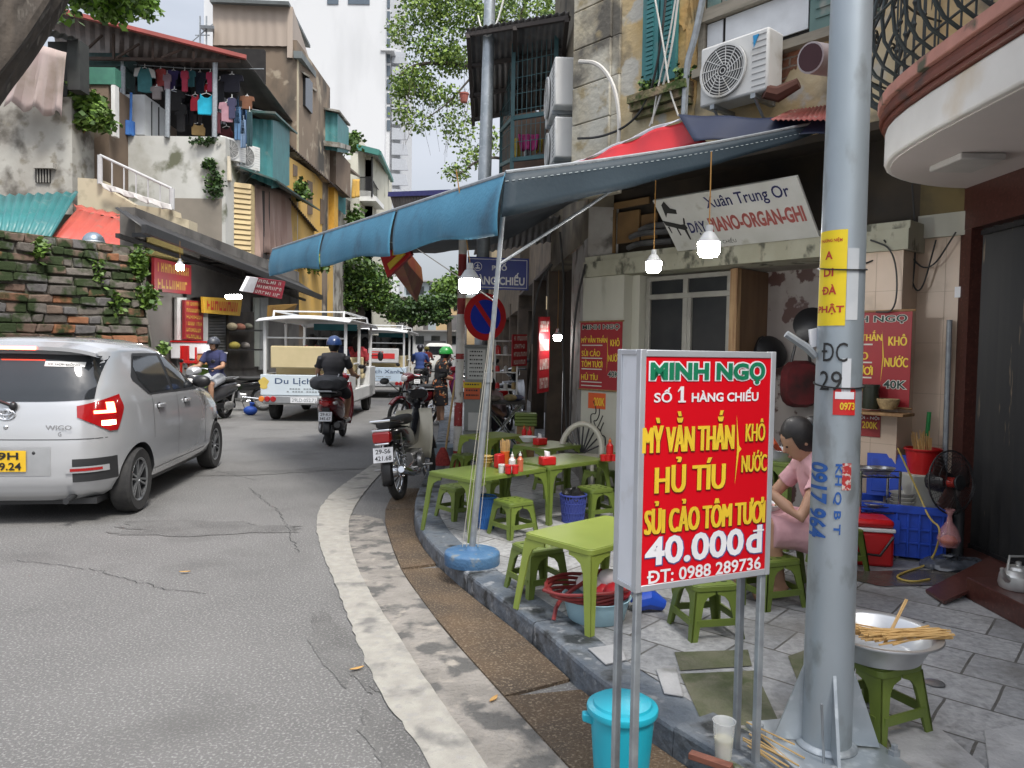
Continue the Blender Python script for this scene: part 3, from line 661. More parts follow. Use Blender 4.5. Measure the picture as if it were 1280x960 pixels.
def tpx(A,B,x):
 lo,hi=0,1
 for _ in range(40):
  m=(lo+hi)/2;p=A.lerp(B,m);
  d=CR.transposed()@(p-CAM);px=640+FPX*d.x/-d.z
  if(px>x)==((640+FPX*(CR.transposed()@(A-CAM)).x/-(CR.transposed()@(A-CAM)).z)>x):lo=m
  else:hi=m
 return lo
t1,t2=tpx(CA,CB,497),tpx(CA,CB,406)
for k,(a,b)in enumerate(((0,t1-.004),(t1+.004,t2-.006),(t2+.006,1))):
 pa,pb=CA.lerp(CB,a),CA.lerp(CB,b);out=V((-.07,-.10,0));mb=MB();hgt=.385
 bulge=random.Random(20+k);nx_,ny_=34,12;rows=[]
 for i in range(ny_+1):
  t=i/ny_;r=[]
  for j in range(nx_+1):
   u=j/nx_;p=pa.lerp(pb,u+(.012*t*(1 if u<.5 else-1)if(k==0)else 0))
   sag=.03*math.sin(math.pi*u)*t
   wv=.012*math.sin(u*19+k)*t+.02*math.sin(u*7+k*2)*t*t
   r.append(p+V((0,0,.015-(hgt+.012*math.sin(u*9+k))*t+sag))+out*(math.sin(t*2.2)*.55+wv*4))
  rows.append(r)
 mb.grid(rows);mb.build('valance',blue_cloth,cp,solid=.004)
tr_=thing('striped_tarpaulin','red and white tarpaulin with navy end folded over the canopy edge','tarpaulin',P(850,170,5.9))
def fold(A,B,C,D,amp,seed):
 q=random.Random(seed);A,B,C,D=map(V,(A,B,C,D));n=(B-A).cross(D-A).normalized()
 return[[A.lerp(D,i/8).lerp(B.lerp(C,i/8),j/20)+n*amp*(math.sin(j*.9+i*.5+seed)+.6*math.sin(j*.37+seed*2))for j in range(21)]for i in range(9)]
top0,top1=P(706,208,7.0),P(850,146,6.0);bot1,bot0=P(884,178,5.75),P(720,214,6.6)
mb=MB();mb.grid(fold(top0.lerp(bot0,.12),top1.lerp(bot1,.12),bot1,bot0,.012,3));mb.build('red_sheet',mat('red_tarp',(.55,.016,.022),(.42,.012,.02),s=3,rough=.55),tr_,solid=.004)
mb=MB();mb.grid(fold(top0,top1,top1.lerp(bot1,.12),top0.lerp(bot0,.12),.01,3));mb.build('white_border',mat('white_tarp',(.62,.62,.66),rough=.6),tr_,solid=.004)
mb=MB();mb.grid(fold(P(848,144,6.0),P(1045,149,5.35),P(1045,166,5.25),P(868,177,5.7),.006,5));mb.build('navy_sheet',mat('navy_tarp',(.012,.018,.045),(.018,.026,.06),s=3,rough=.5),tr_,solid=.004)
mb=MB();c=P(797,212,5.15);mb.prism([(-.055,.04),(.055,.04),(.055,-.03),(.035,-.055),(-.035,-.055),(-.055,-.03)],-.01,.012,frame(c+V((0,-.03,0)),(1,-.1,.1),(0,0,1)))
mb.build('patch',blackp,cp)
base=G(590,700,.12);base=G(590,704,.12);top=CA+V((.0,.06,-.05))
po=thing('canopy_pole','leaning zinc canopy pole standing in a round blue painted foot','pole',base)
mb=MB();mb.lathe([(.001,0),(.172,0),(.174,.004),(.174,.066),(.173,.07),(.166,.078),(.16,.080),(.05,.088),(.03,.11),(.001,.11)],40,TR(base));mb.build('foot',mat('blue_painted_concrete',(.045,.12,.24),(.07,.16,.28),s=8,rough=.6,bump=.3,bs=60,dirt=(.17,.2,.22),ds=14,dlo=.57,dhi=.68),po)
mb=MB();mb.bar(base+V((0,0,.1)),base.lerp(top,.5),.021,n=12);mb.bar(base.lerp(top,.5),top,.015,n=12);mb.lathe([(.026,-.03),(.026,.03)],12,TR(base.lerp(top,.5)));mb.build('tube',galv2,po)
mb=MB();mb.bar(P(622,332,base.lerp(top,.72).y),c+V((0,-.02,-.03)),.010,n=8);mb.build('brace',galv2,po)
mb=MB()
for dx in(-.05,-.03,.03):mb.tube([base.lerp(top,.62)+V((dx*.3,-.02,0)),base.lerp(top,.3)+V((dx,-.03,-.04)),base+V((dx*1.2,-.02,.11))],.003,4)
mb.tube([base.lerp(top,.7),P(520,310,5.6),P(430,290,7.2)],.004,4)
mb.build('tie_cord',mat('grey_cord',(.4,.38,.33),rough=.8),po)
# left side of the street
def fr(mb,x0,y0,x1,y1,D,dep,m=None,zb=None):
 """upright box whose front stands square to the view at distance D, over the photo rectangle"""
 xa=P(x0,(y0+y1)/2,D).x;xb=P(x1,(y0+y1)/2,D).x;za=P((x0+x1)/2,y1,D).z;zt=P((x0+x1)/2,y0,D).z
 if zb is not None:za=zb
 return mb.box(xa,xb,D,D+dep,za,zt,m)
def qs(mb,pts,th,m=None):return mb.slab([P(*p)for p in pts],th,m)
plast=mat('stained_grey_plaster',(.42,.41,.37),(.27,.25,.22),s=.7,rough=.9,bump=.5,bs=6,dirt=(.105,.095,.08),ds=1.1,dlo=.5,dhi=.6,detail=12,dirt2=((.2,.18,.14),2.6,.56,.66))
plast_w=mat('mouldy_white_plaster',(.56,.56,.53),(.44,.44,.41),s=.7,rough=.9,bump=.3,bs=6,dirt=(.13,.135,.09),ds=1.3,dlo=.56,dhi=.66,detail=12,dirt2=((.3,.29,.24),.9,.5,.7))
brownp=mat('brown_plaster',(.19,.14,.10),(.13,.095,.07),s=.8,rough=.9,bump=.4,dirt=(.3,.27,.22),ds=1.2,dlo=.62,dhi=.75)
creamp=mat('cream_plaster',(.54,.47,.33),(.45,.39,.28),s=.8,rough=.85,dirt=(.15,.13,.09),ds=1.2,dlo=.57,dhi=.72,detail=9)
tealtin=mat('teal_tin',(.035,.19,.19),(.028,.15,.155),s=1.2,rough=.45,dirt=(.16,.26,.25),ds=2.5,dlo=.6,dhi=.75)
redtin=mat('red_tin',(.50,.09,.06),(.42,.075,.055),s=1.5,rough=.5,dirt=(.33,.15,.11),ds=3,dlo=.58,dhi=.75)
blacktin=mat('black_tin',(.028,.028,.028),(.05,.048,.046),s=2,rough=.5,dirt=(.1,.095,.09),ds=3,dlo=.6,dhi=.8)
bwm=brickmat('mossy_old_brick',(.17,.105,.07),(.125,.115,.10),(.05,.047,.038),scale=1,bw=.5,rh=.21,ms=.022,rot=(R(90),0,0),dirt=(.024,.036,.012),ds=3.2,dlo=.47,dhi=.57,bump=1.0,wob=.05,c3=(.27,.11,.055))
w0,w1=P(-40,282,11.4),P(168,308,14);
bw=thing('brick_wall','mossy old brick and stone wall with crumbling top behind the silver car','wall',(w1.x,w1.y,0),math.atan2(w1.y-w0.y,w1.x-w0.x))
b0,b1=V((w0.x-.1,w0.y-.5,0)),V((P(201,420,13.6).x+.06,13.6,0));mb=MB();nx,nz=40,16;rows=[];q=random.Random(8)
for i in range(nz+1):
 t=i/nz;a=b0.lerp(w0,t);b=b1.lerp(w1,t);r=[]
 for j in range(nx+1):
  p=a.lerp(b,j/nx);n=V((.44,-.9,0))
  r.append(p+n*q.uniform(-.01,.01))
 rows.append(r)
back=[[p+V((-.5,1.1,0))for p in rows[-1]]]
mb.grid([[p-V((.44,-.9,0))*.06 for p in r]for r in rows]+back);mb.grid([[r[-1]for r in rows],[r[-1]+V((-.5,1.1,0))for r in rows]]);ms_=mb.build('masonry',mat('old_mortar',(.20,.185,.15),(.13,.12,.10),s=4,rough=.95,bump=.8,dirt=(.03,.042,.014),ds=2.2,dlo=.48,dhi=.58),bw,smooth=0)
sm=[mat('wall_stone_%d'%k,c,tuple(t*.7 for t in c),s=7,rough=.92,bump=.8,bs=18,dirt=(.026,.042,.011),ds=2.8,dlo=.475,dhi=.56,detail=12)for k,c in enumerate(((.20,.14,.105),(.165,.145,.125),(.23,.11,.065),(.29,.125,.06),(.15,.14,.135),(.175,.115,.085),(.12,.105,.09)))]
mb=MB();q=random.Random(17);nrow=20;wn=V((w1.y-w0.y,-(w1.x-w0.x),0)).normalized();wp=lambda u,t:b0.lerp(w0,t).lerp(b1.lerp(w1,t),u)
for k in range(nrow):
 u=-q.uniform(0,.1);t0,t1=k/nrow+.004,(k+1)/nrow-.005
 while u<1:
  wd=q.choice((.06,.09,.11,.13,.17))*q.uniform(.85,1.15);ua_,ub_=max(0,u),min(1,u+wd-.008);u+=wd
  if ub_-ua_<.02:continue
  j=lambda:V((q.uniform(-.022,.022),q.uniform(-.02,.02),q.uniform(-.02,.02)));o_=q.uniform(-.02,.04)+(.0 if k<nrow-1 else q.uniform(-.05,.02))
  f=[wp(ua_,t0)+j()+wn*o_,wp(ub_,t0)+j()+wn*o_,wp(ub_,t1)+j()+wn*o_,wp(ua_,t1)+j()+wn*o_];mb.hexa(f,[p-wn*.2 for p in f],q.choices(range(7),(4,4,2,1.2,3,3,2))[0])
mb.build('stonework',sm,bw,bevel=.018,bseg=2)
mb=MB();leafcloud(mb,[(w1+V((.12,-.1,-.35)),(.2,.15,.42),3),(w1+V((.3,-.1,-.95)),(.25,.15,.3),2),(w1+V((.55,-.1,-1.9)),(.1,.1,.15),.5),(w0.lerp(w1,.75)+V((0,-.15,-.6)),(.25,.1,.35),1),(w0.lerp(w1,.82)+V((0.1,-.15,-1.1)),(.3,.1,.3),1),(w0.lerp(w1,.4)+V((0,-.15,-.25)),(.25,.1,.25),.7)],1300,.11,5,m=(0,1,1))
mb.build('creeper',leafm,bw,recalc=False,smooth=0)
lr=thing('market_shed','low shed with teal and red tin roofs behind the brick wall','shed',(P(100,300,16).x,16,0))
mb=MB();mb.corr(P(-20,245,17.5),P(98,240,17.5),P(62,300,14.6),P(-20,286,14.2),pitch=.22,amp=.03);mb.build('roof',tealtin,lr,solid=.006)
mb=MB();A,B,C,D=P(96,262,17.2),P(181,281,17.2),P(152,322,14.9),P(56,306,14.6);mb.corr(A,B,C,D,pitch=.25,amp=.02);mb.corr(P(92,255,18),P(186,275,18),B,A,pitch=.25,amp=.02);mb.build('roof',redtin,lr,solid=.006)
mb=MB();mb.box(P(-20,300,17.6).x,P(180,300,17.6).x,17.6,17.8,0,P(90,268,17.6).z);mb.build('wall',brownp,lr)
mb=MB();c=P(117,303,14.4);mb.ell(c,(.2,.2,.2));
bv=mb.build('roof_ventilator',mat('dull_steel_ball',(.2,.25,.3),(.3,.36,.42),s=8,rough=.3,metal=.6));tag(bv,'round steel turbine vent on the red tin roof','vent');
mb=MB();mb.lathe([(.08,-.35),(.08,-.1),(.2,-.02),(.21,0),(.2,.02)],14,TR(c));mb.build('collar',galv2,bv)
h1=thing('concrete_house','stained grey concrete house with small barred vent at far left','house',(P(40,400,19).x,19,0))
mb=MB();fr(mb,-60,120,90,245,19,5,zb=0);mb.build('wall',plast,h1)
mb=MB();fr(mb,44,209,62,228,18.95,.1);mb.build('vent_hole',dark,h1)
mb=MB();fr(mb,41,203,66,210,18.85,.2);
for k in range(5):x=46+k*3.6;fr(mb,x,210,x+.8,228,18.93,.02)
mb.build('vent_frame',plast,h1)
tp_=MB();tp_.cloth(P(30,50,18.3),P(84,66,18.3),P(80,145,18.5),P(5,130,18.5),amp=.09,folds=2.5,seed=4,jag=.1);tg=tp_.build('tarpaulin',mat('dusty_pink_cloth',(.48,.38,.36),(.36,.3,.26),s=1,rough=.9,dirt=(.25,.2,.15),ds=1),None,solid=.01);tag(tg,'dusty pink and grey cloth hanging over the concrete house wall','cloth')
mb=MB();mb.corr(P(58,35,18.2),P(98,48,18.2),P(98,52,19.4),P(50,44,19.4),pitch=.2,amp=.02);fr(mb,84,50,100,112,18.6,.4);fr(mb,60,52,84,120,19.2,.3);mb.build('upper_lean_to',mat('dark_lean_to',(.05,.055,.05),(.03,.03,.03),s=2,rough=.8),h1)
h2=thing('brown_house','narrow brown plastered wall between the concrete house and terrace','house',(P(112,400,20).x,20,0))
mb=MB();fr(mb,88,105,136,250,20,4,zb=0);mb.build('wall',brownp,h2)
mb=MB();fr(mb,101,84,144,105,19.95,.3);mb.build('green_panel',mat('green_panel',(.06,.2,.14),(.05,.16,.12),rough=.6),h2)
mb=MB();fr(mb,139,106,144,170,19.9,.2);mb.build('white_post',white_paint,h2)
bs=thing('wall_shrub','feathery shrub growing out of the brown wall below the terrace','shrub',P(100,170,19.5))
mb=MB();leafcloud(mb,[(P(93,112,19.4),(.35,.3,.3),1),(P(108,130,19.3),(.6,.35,.45),3),(P(124,150,19.2),(.55,.3,.35),2),(P(96,150,19.3),(.35,.25,.3),1)],1200,.17,9,m=(0,1,1));mb.build('foliage',leafm,bs,recalc=False,smooth=0)
mb=MB();
for x,y in((93,115),(108,130),(124,152)):mb.tube([P(100,172,19.6),P((x+100)/2,(y+172)/2-6,19.45),P(x,y,19.35)],[.03,.02,.008],5)
mb.build('stem',wood,bs)
TD=21.0
h3=thing('terrace_house','white walled house whose open roof terrace is hung with washing','house',(P(205,400,TD).x,TD,0))
mb=MB();fr(mb,134,170,282,300,TD,7,zb=0);mb.build('wall',plast_w,h3)
mb=MB();fr(mb,218,248,277,330,TD-.02,.05);mb.build('bare_render',mat('bare_render',(.27,.24,.2),(.2,.18,.15),s=1,rough=.95),h3)
mb=MB();e0,e1=P(62,10,TD-1.6),P(308,72,TD-.2);r0,r1=P(90,60,TD+5),P(420,200,34)
mb.corr(e0,e1,P(300,92,TD+6),P(70,60,TD+6),pitch=.24,amp=.03);
rf=mb.build('roof',mat('rust_tin',(.07,.05,.045),(.1,.07,.06),s=1.5,rough=.6),h3,solid=.006)
mb=MB();mb.beam(e0,e1,.14,.1);mb.build('roof_edge',mat('red_edge',(.32,.06,.05),(.24,.05,.04),s=2,rough=.6),rf)
mb=MB();mb.beam(P(100,73,TD-.3),P(300,76,TD-.1),.08,.08)
for x,y in((142,42),(191,50),(242,64)):mb.beam(P(x,y,TD-.4),P(x,74,TD-.3),.06,.06)
for a,b in(((104,66),(128,44)),((146,72),(174,55)),((202,72),(232,60))):mb.beam(P(*a,TD-.35),P(*b,TD-.4),.05,.05)
mb.build('roof_truss',mat('rusty_steel',(.1,.065,.05),(.07,.05,.045),rough=.7),rf)
for x,y0,y1 in((154,75,150),(269,77,172),(210,112,172)):
 mb=MB();mb.bar(P(x,y0,TD-.05),P(x-1,y1,TD-.05),.07,n=8);mb.build('post',galv2,h3)
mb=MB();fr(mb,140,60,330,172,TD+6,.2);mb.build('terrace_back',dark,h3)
mb=MB();fr(mb,100,66,156,82,TD-.1,1);fr(mb,146,76,154,106,TD,1);mb.build('terrace_side',mat('dark_green_sheet',(.04,.09,.09),(.03,.06,.06),rough=.7),h3)
mb=MB();fr(mb,154,118,181,168,TD+.2,.9);p=P(181,118,TD+.2);mb.hexa([P(181,118,TD+.2),P(207,138,TD+.9),P(207,172,TD+.9),P(181,170,TD+.2)],[P(181,118,TD+.2)+V((-.4,.9,0)),P(207,138,TD+.9)+V((-.4,.9,0)),P(207,172,TD+.9)+V((-.4,.9,0)),P(181,170,TD+.2)+V((-.4,.9,0))])
cb=mb.build('cabinet',mat('white_cabinet',(.6,.62,.63),(.5,.52,.53),s=2,rough=.5));tag(cb,'white steel cabinet standing on the roof terrace','cabinet')
mb=MB();
for x,yt in((189.5,127),(198.5,134)):mb.beam(P(x,yt,TD+.42),P(x,170,TD+.42),.03,.02)
mb.build('door_gap',dark,cb)
mb=MB();mb.bar(P(163,168,TD-.1),P(164,116,TD-.1),.035);mb.bar(P(152,170,TD+.1),P(152,146,TD+.1),.11,n=10);mb.bar(P(161,170,TD),P(161,152,TD),.16,n=10)
pb=mb.build('paint_barrel',mat('blue_barrel',(.03,.12,.4),(.04,.16,.45),rough=.5));tag(pb,'blue plastic barrels and pole beside the white terrace cabinet','barrel')
def garment(x,y,wpx,hpx,D,c,shape='shirt',seed=0,nm='hanging_shirt',lab='',cat='shirt',sleeve=None):
 s=D/FPX;o=P(x,y,D);W,H=wpx*s,hpx*s;q=random.Random(seed);tilt=q.uniform(-.3,.3);u=V((math.cos(tilt),math.sin(tilt),0))
 if shape=='shirt':poly=[(-.5,-.06),(-.16,.0),(-.08,-.05),(.08,-.05),(.16,0),(.5,-.06),(.56,-.36),(.38,-.40),(.37,-.3),(.36,-.97),(0,-1),(-.36,-.97),(-.37,-.3),(-.38,-.4),(-.56,-.36)]
 elif shape=='vest':poly=[(-.34,0),(-.24,-.12),(-.1,-.2),(.1,-.2),(.24,-.12),(.34,0),(.36,-.25),(.5,-.38),(.48,-1),(-.48,-1),(-.5,-.38),(-.36,-.25)]
 else:poly=[(-.4,0),(.4,0),(.46,-.5),(.4,-1),(.06,-1),(0,-.3),(-.06,-1),(-.4,-1),(-.46,-.5)]
 M=frame(o,u,(0,0,1));mb=MB();mb.prism([(a*W,b*H)for a,b in poly],-.03,.03,M)
 mats=[mat('cloth_%02x%02x%02x'%tuple(int(k*255)for k in c),c,tuple(k*.75 for k in c),s=5,rough=.95)]
 ob=mb.build(nm,mats,None,bevel=.02);tag(ob,lab,cat,'washing on the roof terrace')
 mb=MB();mb.tube([M@V((-.3*W,-.06*H,0)),M@V((0,.03*H,0)),M@V((.3*W,-.06*H,0))],.012,4);mb.bar(M@V((0,.03*H,0)),M@V((0,.16*H,0)),.01,n=4);mb.build('hanger',white_paint,ob)
 if sleeve:
  for sg in(-1,1):mb=MB();mb.prism([(sg*a*W,b*H)for a,b in((.5,-.055),(.2,.0),(.3,-.2),(.38,-.38),(.57,-.37))],-.033,.033,M);mb.build('sleeve',mat('pale_sleeve',sleeve,rough=.95),ob)
 return ob
gl=[(181,85,22,30,(.06,.2,.22),'shirt','hanging_shirt','teal shirt with white raglan sleeves, first on the terrace line',(.6,.6,.6)),(201,86,13,21,(.55,.1,.1),'shirt','hanging_shirt','coral red shirt hanging between the raglan shirt and the purple one',None),(217,88,18,27,(.11,.09,.28),'shirt','hanging_shirt','purple tee hanging near the middle of the terrace washing',None),(231,88,9,26,(.4,.04,.08),'shirt','hanging_shirt','narrow crimson top just right of the purple tee',None),(239,88,10,20,(.05,.17,.2),'shirt','hanging_shirt','dark teal top hanging next to the crimson one',None),(250,90,13,26,(.035,.045,.075),'shirt','hanging_shirt','slate navy shirt beside the right terrace post',None),(258,117,21,26,(.02,.42,.6),'vest','hanging_vest','bright turquoise sleeveless vest on the lower line',None),(244,118,12,20,(.45,.03,.05),'vest','hanging_vest','small red vest hanging left of the turquoise one',None),(260,104,9,10,(.5,.02,.03),'vest','hanging_cloth','small bright red cloth hung above the turquoise vest',None),(290,93,26,22,(.02,.02,.03),'shirt','hanging_jacket','black jacket hanging at the right end of the terrace',None),(218,112,24,26,(.02,.02,.022),'shirt','hanging_jacket','black shirt on the lower line under the purple tee',None),(236,118,16,38,(.015,.015,.02),'trousers','hanging_trousers','black trousers on the lower line by the red vest',None),(196,108,14,16,(.25,.22,.22),'shirt','hanging_shirt','grey top on the lower line above the white cabinet',None),(192,90,9,30,(.09,.02,.03),'trousers','hanging_trousers','dark wine coloured trousers between two shirts',None),(166,82,14,34,(.02,.025,.035),'shirt','hanging_jacket','dark jacket at the left end of the terrace line',None),(284,128,18,24,(.4,.22,.26),'shirt','hanging_blouse','pink patterned blouse hanging outside the right terrace post',None),(297,134,9,40,(.12,.24,.42),'trousers','hanging_jeans','pale blue jeans at the terrace corner',None),(305,138,9,40,(.05,.12,.26),'trousers','hanging_jeans','darker blue jeans nearest the green tin box',None),(312,140,8,42,(.03,.07,.08),'trousers','hanging_trousers','dark green trousers touching the green tin box',None),(309,120,16,16,(.2,.09,.05),'shirt','hanging_shirt','rust brown shirt under the end of the roof',None),(248,154,16,15,(.38,.25,.1),'vest','hanging_bag','tan cloth bag hanging low on the terrace',None),(173,90,9,34,(.03,.03,.03),'trousers','hanging_trousers','black trousers close beside the raglan shirt',None),(209,92,9,24,(.42,.3,.36),'shirt','hanging_blouse','pale pink top squeezed left of the purple tee',None),(224,100,10,30,(.03,.03,.05),'trousers','hanging_trousers','dark trousers between the purple tee and crimson top',None),(263,90,9,24,(.35,.03,.08),'shirt','hanging_shirt','raspberry shirt half behind the right terrace post',None),(275,100,13,30,(.025,.025,.03),'shirt','hanging_jacket','dark hooded top between post and black jacket',None),(278,122,9,32,(.3,.3,.33),'trousers','hanging_trousers','light grey trousers right of the terrace post',None),(290,122,10,26,(.05,.05,.1),'shirt','hanging_shirt','navy shirt behind the pink patterned blouse',None),(226,130,14,34,(.018,.018,.02),'shirt','hanging_jacket','long black coat low on the terrace line',None),(247,132,12,22,(.03,.025,.025),'trousers','hanging_trousers','dark brown trousers under the red vest',None),(271,140,12,26,(.12,.03,.04),'shirt','hanging_blouse','plum coloured blouse low by the terrace post',None),(304,150,8,34,(.2,.3,.45),'trousers','hanging_jeans','faded jeans between the other two pairs',None),(283,158,18,20,(.08,.015,.02),'vest','hanging_bag','dark red cloth bundle hanging low by the corner',None)]
for k,(x,y,a,b,c,sh,nm,lab,sl)in enumerate(gl):garment(x,y,a,b,TD+(.25 if y<100 else .1)+(.3*(k%3)),c,sh,k,nm,lab,nm.split('_')[1],sl)
for n,(a,b)in enumerate((((154,80,TD+.35),(330,86,TD+.5)),((210,112,TD+.25),(335,140,22.8)))):
 mb=MB();mb.tube([P(*a),P((a[0]+b[0])/2,(a[1]+b[1])/2+3,(a[2]+b[2])/2),P(*b)],.012,4)
 o=mb.build('washing_line',galv2);tag(o,['upper washing line across the roof terrace','lower washing line from the terrace post to the green box'][n],'washing line')
mb=MB();leafcloud(mb,[(P(268,230,TD-.1),(.35,.12,.5),2),(P(262,205,TD-.1),(.3,.1,.2),1),(P(255,176,TD-.1),(.5,.1,.12),1)],500,.12,12,m=(0,2,2));mb.build('creeper',leafm,h3,recalc=False,smooth=0)
def ac_unit(label,M,w=.8,h=.55,d=.3,cat='air conditioner',group='air conditioners on the house walls',mark=False,grille=True):
 o=thing('air_conditioner',label,cat,M.to_translation(),0,group);o.location=M.to_translation()
 body=mat('ac_white',(.66,.66,.64),(.58,.58,.56),s=3,rough=.5,dirt=(.42,.4,.35),ds=4,dlo=.6,dhi=.75)
 mb=MB();mb.M=M;mb.box(-w/2,w/2,-h/2,h/2,-d,0);mb.build('casing',body,o,bevel=.018)
 if grille:
  cx=-w*.13;r=h*.42
  mb=MB();mb.M=M;mb.lathe([(r,.004),(r,.006)],40,TR(cx,0,0));mb.build('fan_recess',mat('ac_dark',(.05,.05,.052),(.09,.09,.09),s=20,rough=.6),o)
  mb=MB();mb.M=M
  for k in range(9):
   rr=r*(k+1)/9;mb.tube([V((cx+rr*math.cos(a),rr*math.sin(a),.02))for a in[j*2*math.pi/32 for j in range(32)]],.004 if k<8 else .012,4,closed=True)
  for k in range(12):a=k*math.pi/6;mb.bar((cx+.05*math.cos(a),.05*math.sin(a),.022),(cx+r*math.cos(a+.4),r*math.sin(a+.4),.022),.004,n=4)
  mb.build('fan_grille',body,o)
  mb=MB();mb.M=M
  for k in range(9):y=-h*.4+k*h*.1;mb.box(w*.28,w*.47,y,y+.006,0,.004)
  mb.build('groove',mat('ac_shadow',(.3,.3,.3),rough=.6),o)
 if mark:
  mb=MB();mb.M=M;mb.add([(w*.285,h*.42,.005),(w*.37,h*.42,.005),(w*.30,h*.22,.005)],[(0,1,2)]);mb.add([(w*.36,h*.41,.005),(w*.375,h*.42,.005),(w*.32,h*.28,.005),(w*.315,h*.28,.005)],[(0,1,2,3)]);mb.build('maker_mark',mat('sky_blue_print',(.02,.3,.62),rough=.5),o)
 mb=MB();mb.M=M;
 for x in(-w*.3,w*.3):mb.box(x-.02,x+.02,-h/2-.035,-h/2,-d-.15,0);mb.bar((x,-h/2-.02,-.02),(x,-h/2-.3,-d-.12),.012,n=5)
 mb.build('bracket',galv2,o)
 return o
ac_unit('older white air conditioner under the terrace washing, beside the wall',frame(P(292,187,21.4),(.6,.8,0),(0,0,1)),.8,.62,.4)
ac_unit('cleaner grey air conditioner touching the green tin box',frame(P(311,196,21.9),(.55,.83,0),(0,0,1)),.8,.7,.4)
h4=thing('tin_box_room','green corrugated tin box room above tan siding and brown curtain','house',(P(330,400,23).x,23,0))
mb=MB();a,b,c=P(312,148,22.2),P(341,150,22.6),P(362,156,26)
def dn(p,y):q=P(0,y,p.y);return V((p.x,p.y,q.z))
mb.corr(a,b,dn(b,228),dn(a,216),pitch=.22,amp=.035,rows=1,trap=True);mb.slab([b,c,dn(c,226),dn(b,230)],.05);mb.build('box_wall',teal,h4)
mb=MB();mb.slab([P(308,140,21.8),P(344,142,22),P(372,168,27),P(350,158,27)],.06);mb.slab([P(300,210,21.6),P(345,226,22.2),P(400,264,28),P(345,235,28)],.05);mb.build('ledge_roof',mat('green_ledge',(.06,.13,.12),(.08,.12,.11),s=2,rough=.6,dirt=(.16,.16,.14),ds=2),h4)
mb=MB();A,B,C,D=P(282,78,TD),P(308,74,TD),P(392,186,33),P(330,168,33);mb.corr(A,B,C,D,pitch=.3,amp=.03,rows=1);mb.build('side_roof',mat('dark_roof_sheet',(.055,.05,.048),(.08,.075,.07),s=1,rough=.7),h4,solid=.01)
sid=mat('tan_siding',(.52,.40,.2),(.46,.35,.18),s=2,rough=.6,dirt=(.33,.25,.14),ds=3,dlo=.6,dhi=.8)
mb=MB();a,b,c=P(279,228,21.5),P(314,230,21.9),P(322,240,24);n=14
for k in range(n):
 z0,z1=P(300,318,21.7).z,P(300,228,21.7).z;za=z0+(z1-z0)*k/n;zb=z0+(z1-z0)*(k+.97)/n
 mb.hexa([V((a.x,a.y-.05,za)),V((b.x,b.y-.05,za)),V((b.x,b.y,zb)),V((a.x,a.y,zb))],[V((a.x,a.y+.3,za)),V((b.x,b.y+.3,za)),V((b.x,b.y+.3,zb)),V((a.x,a.y+.3,zb))])
 mb.hexa([V((b.x+.01,b.y-.02,za)),V((c.x+.05,c.y,za)),V((c.x,c.y,zb)),V((b.x-.03,b.y-.02,zb))],[V((b.x-.2,b.y,za)),V((c.x-.2,c.y,za)),V((c.x-.2,c.y,zb)),V((b.x-.2,b.y,zb))])
mb.build('siding',sid,h4)
mb=MB();fr(mb,275,214,281,305,21.4,.2);mb.bar(P(284,196,21.2),P(286,226,21.2),.09);mb.build('downpipe',mat('cream_pipe',(.58,.52,.4),rough=.5),h4)
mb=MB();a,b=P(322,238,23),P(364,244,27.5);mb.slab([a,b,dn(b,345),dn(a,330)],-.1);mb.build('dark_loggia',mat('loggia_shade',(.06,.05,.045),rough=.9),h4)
cu=MB();a,b=P(318,230,22.4),P(363,240,26.5);cu.cloth(a,b,dn(b,312),dn(a,318),nx=60,amp=.1,folds=6,seed=2,jag=.15);tag(cu.build('curtain',mat('faded_brown_curtain',(.44,.32,.27),(.33,.22,.18),s=1.4,rough=.95,stretch=(1,1,.3)),None,solid=.015),'faded brown curtain hanging under the green tin box room','curtain')
mb=MB();mb.slab([P(318,322,22.3),P(366,330,27),P(366,345,27),P(310,345,22.3)],.1);mb.build('parapet',sid,h4)
sw=thing('stair_wall','cream stepped stair wall with thin white railing below the terrace','wall',(P(170,400,18.5).x,18.5,0))
mb=MB();pts=[(97,222),(125,224),(126,232),(168,256),(215,262),(216,270),(236,275),(236,330),(97,330)];poly=[P(x,y,18.5)for x,y in pts]
mb.hexa(poly,[p+V((0,.5,0))for p in poly]);mb.build('wall',creamp,sw)
mb=MB();
for(x,y0,y1)in((125,194,230),(215,236,262)):mb.bar(P(x,y0,18.4),P(x,y1,18.4),.06)
mb.bar(P(125,194,18.4),P(215,236,18.4),.035)
for k in range(1,6):t=k/6;x=125+90*t;mb.bar(P(x,194+42*t,18.4),P(x,228+36*t,18.4),.02,n=5)
mb.build('railing',mat('white_rail',(.5,.5,.5),rough=.5),sw)
mb=MB();mb.cloth(P(126,228,18.3),P(214,256,18.3),P(216,264,18.25),P(130,236,18.25),amp=.05,folds=4,seed=6);mb.build('cloth_strip',mat('dirty_white_cloth',(.5,.48,.46),rough=.9),sw,solid=.01)
h5=thing('tall_brown_house','tall brown stained house with beige tin attic above the terrace','house',(P(300,400,28).x,28,0))
mb=MB();fr(mb,266,50,360,200,28,6,zb=0);fr(mb,360,50,371,190,28,5);mb.build('wall',mat('brown_stained_render',(.235,.18,.13),(.17,.13,.095),s=.4,rough=.9,bump=.3,dirt=(.055,.05,.043),ds=.7,dlo=.48,dhi=.62,stretch=(1,1,.5),detail=12,dirt2=((.33,.28,.21),1.6,.58,.66)),h5)
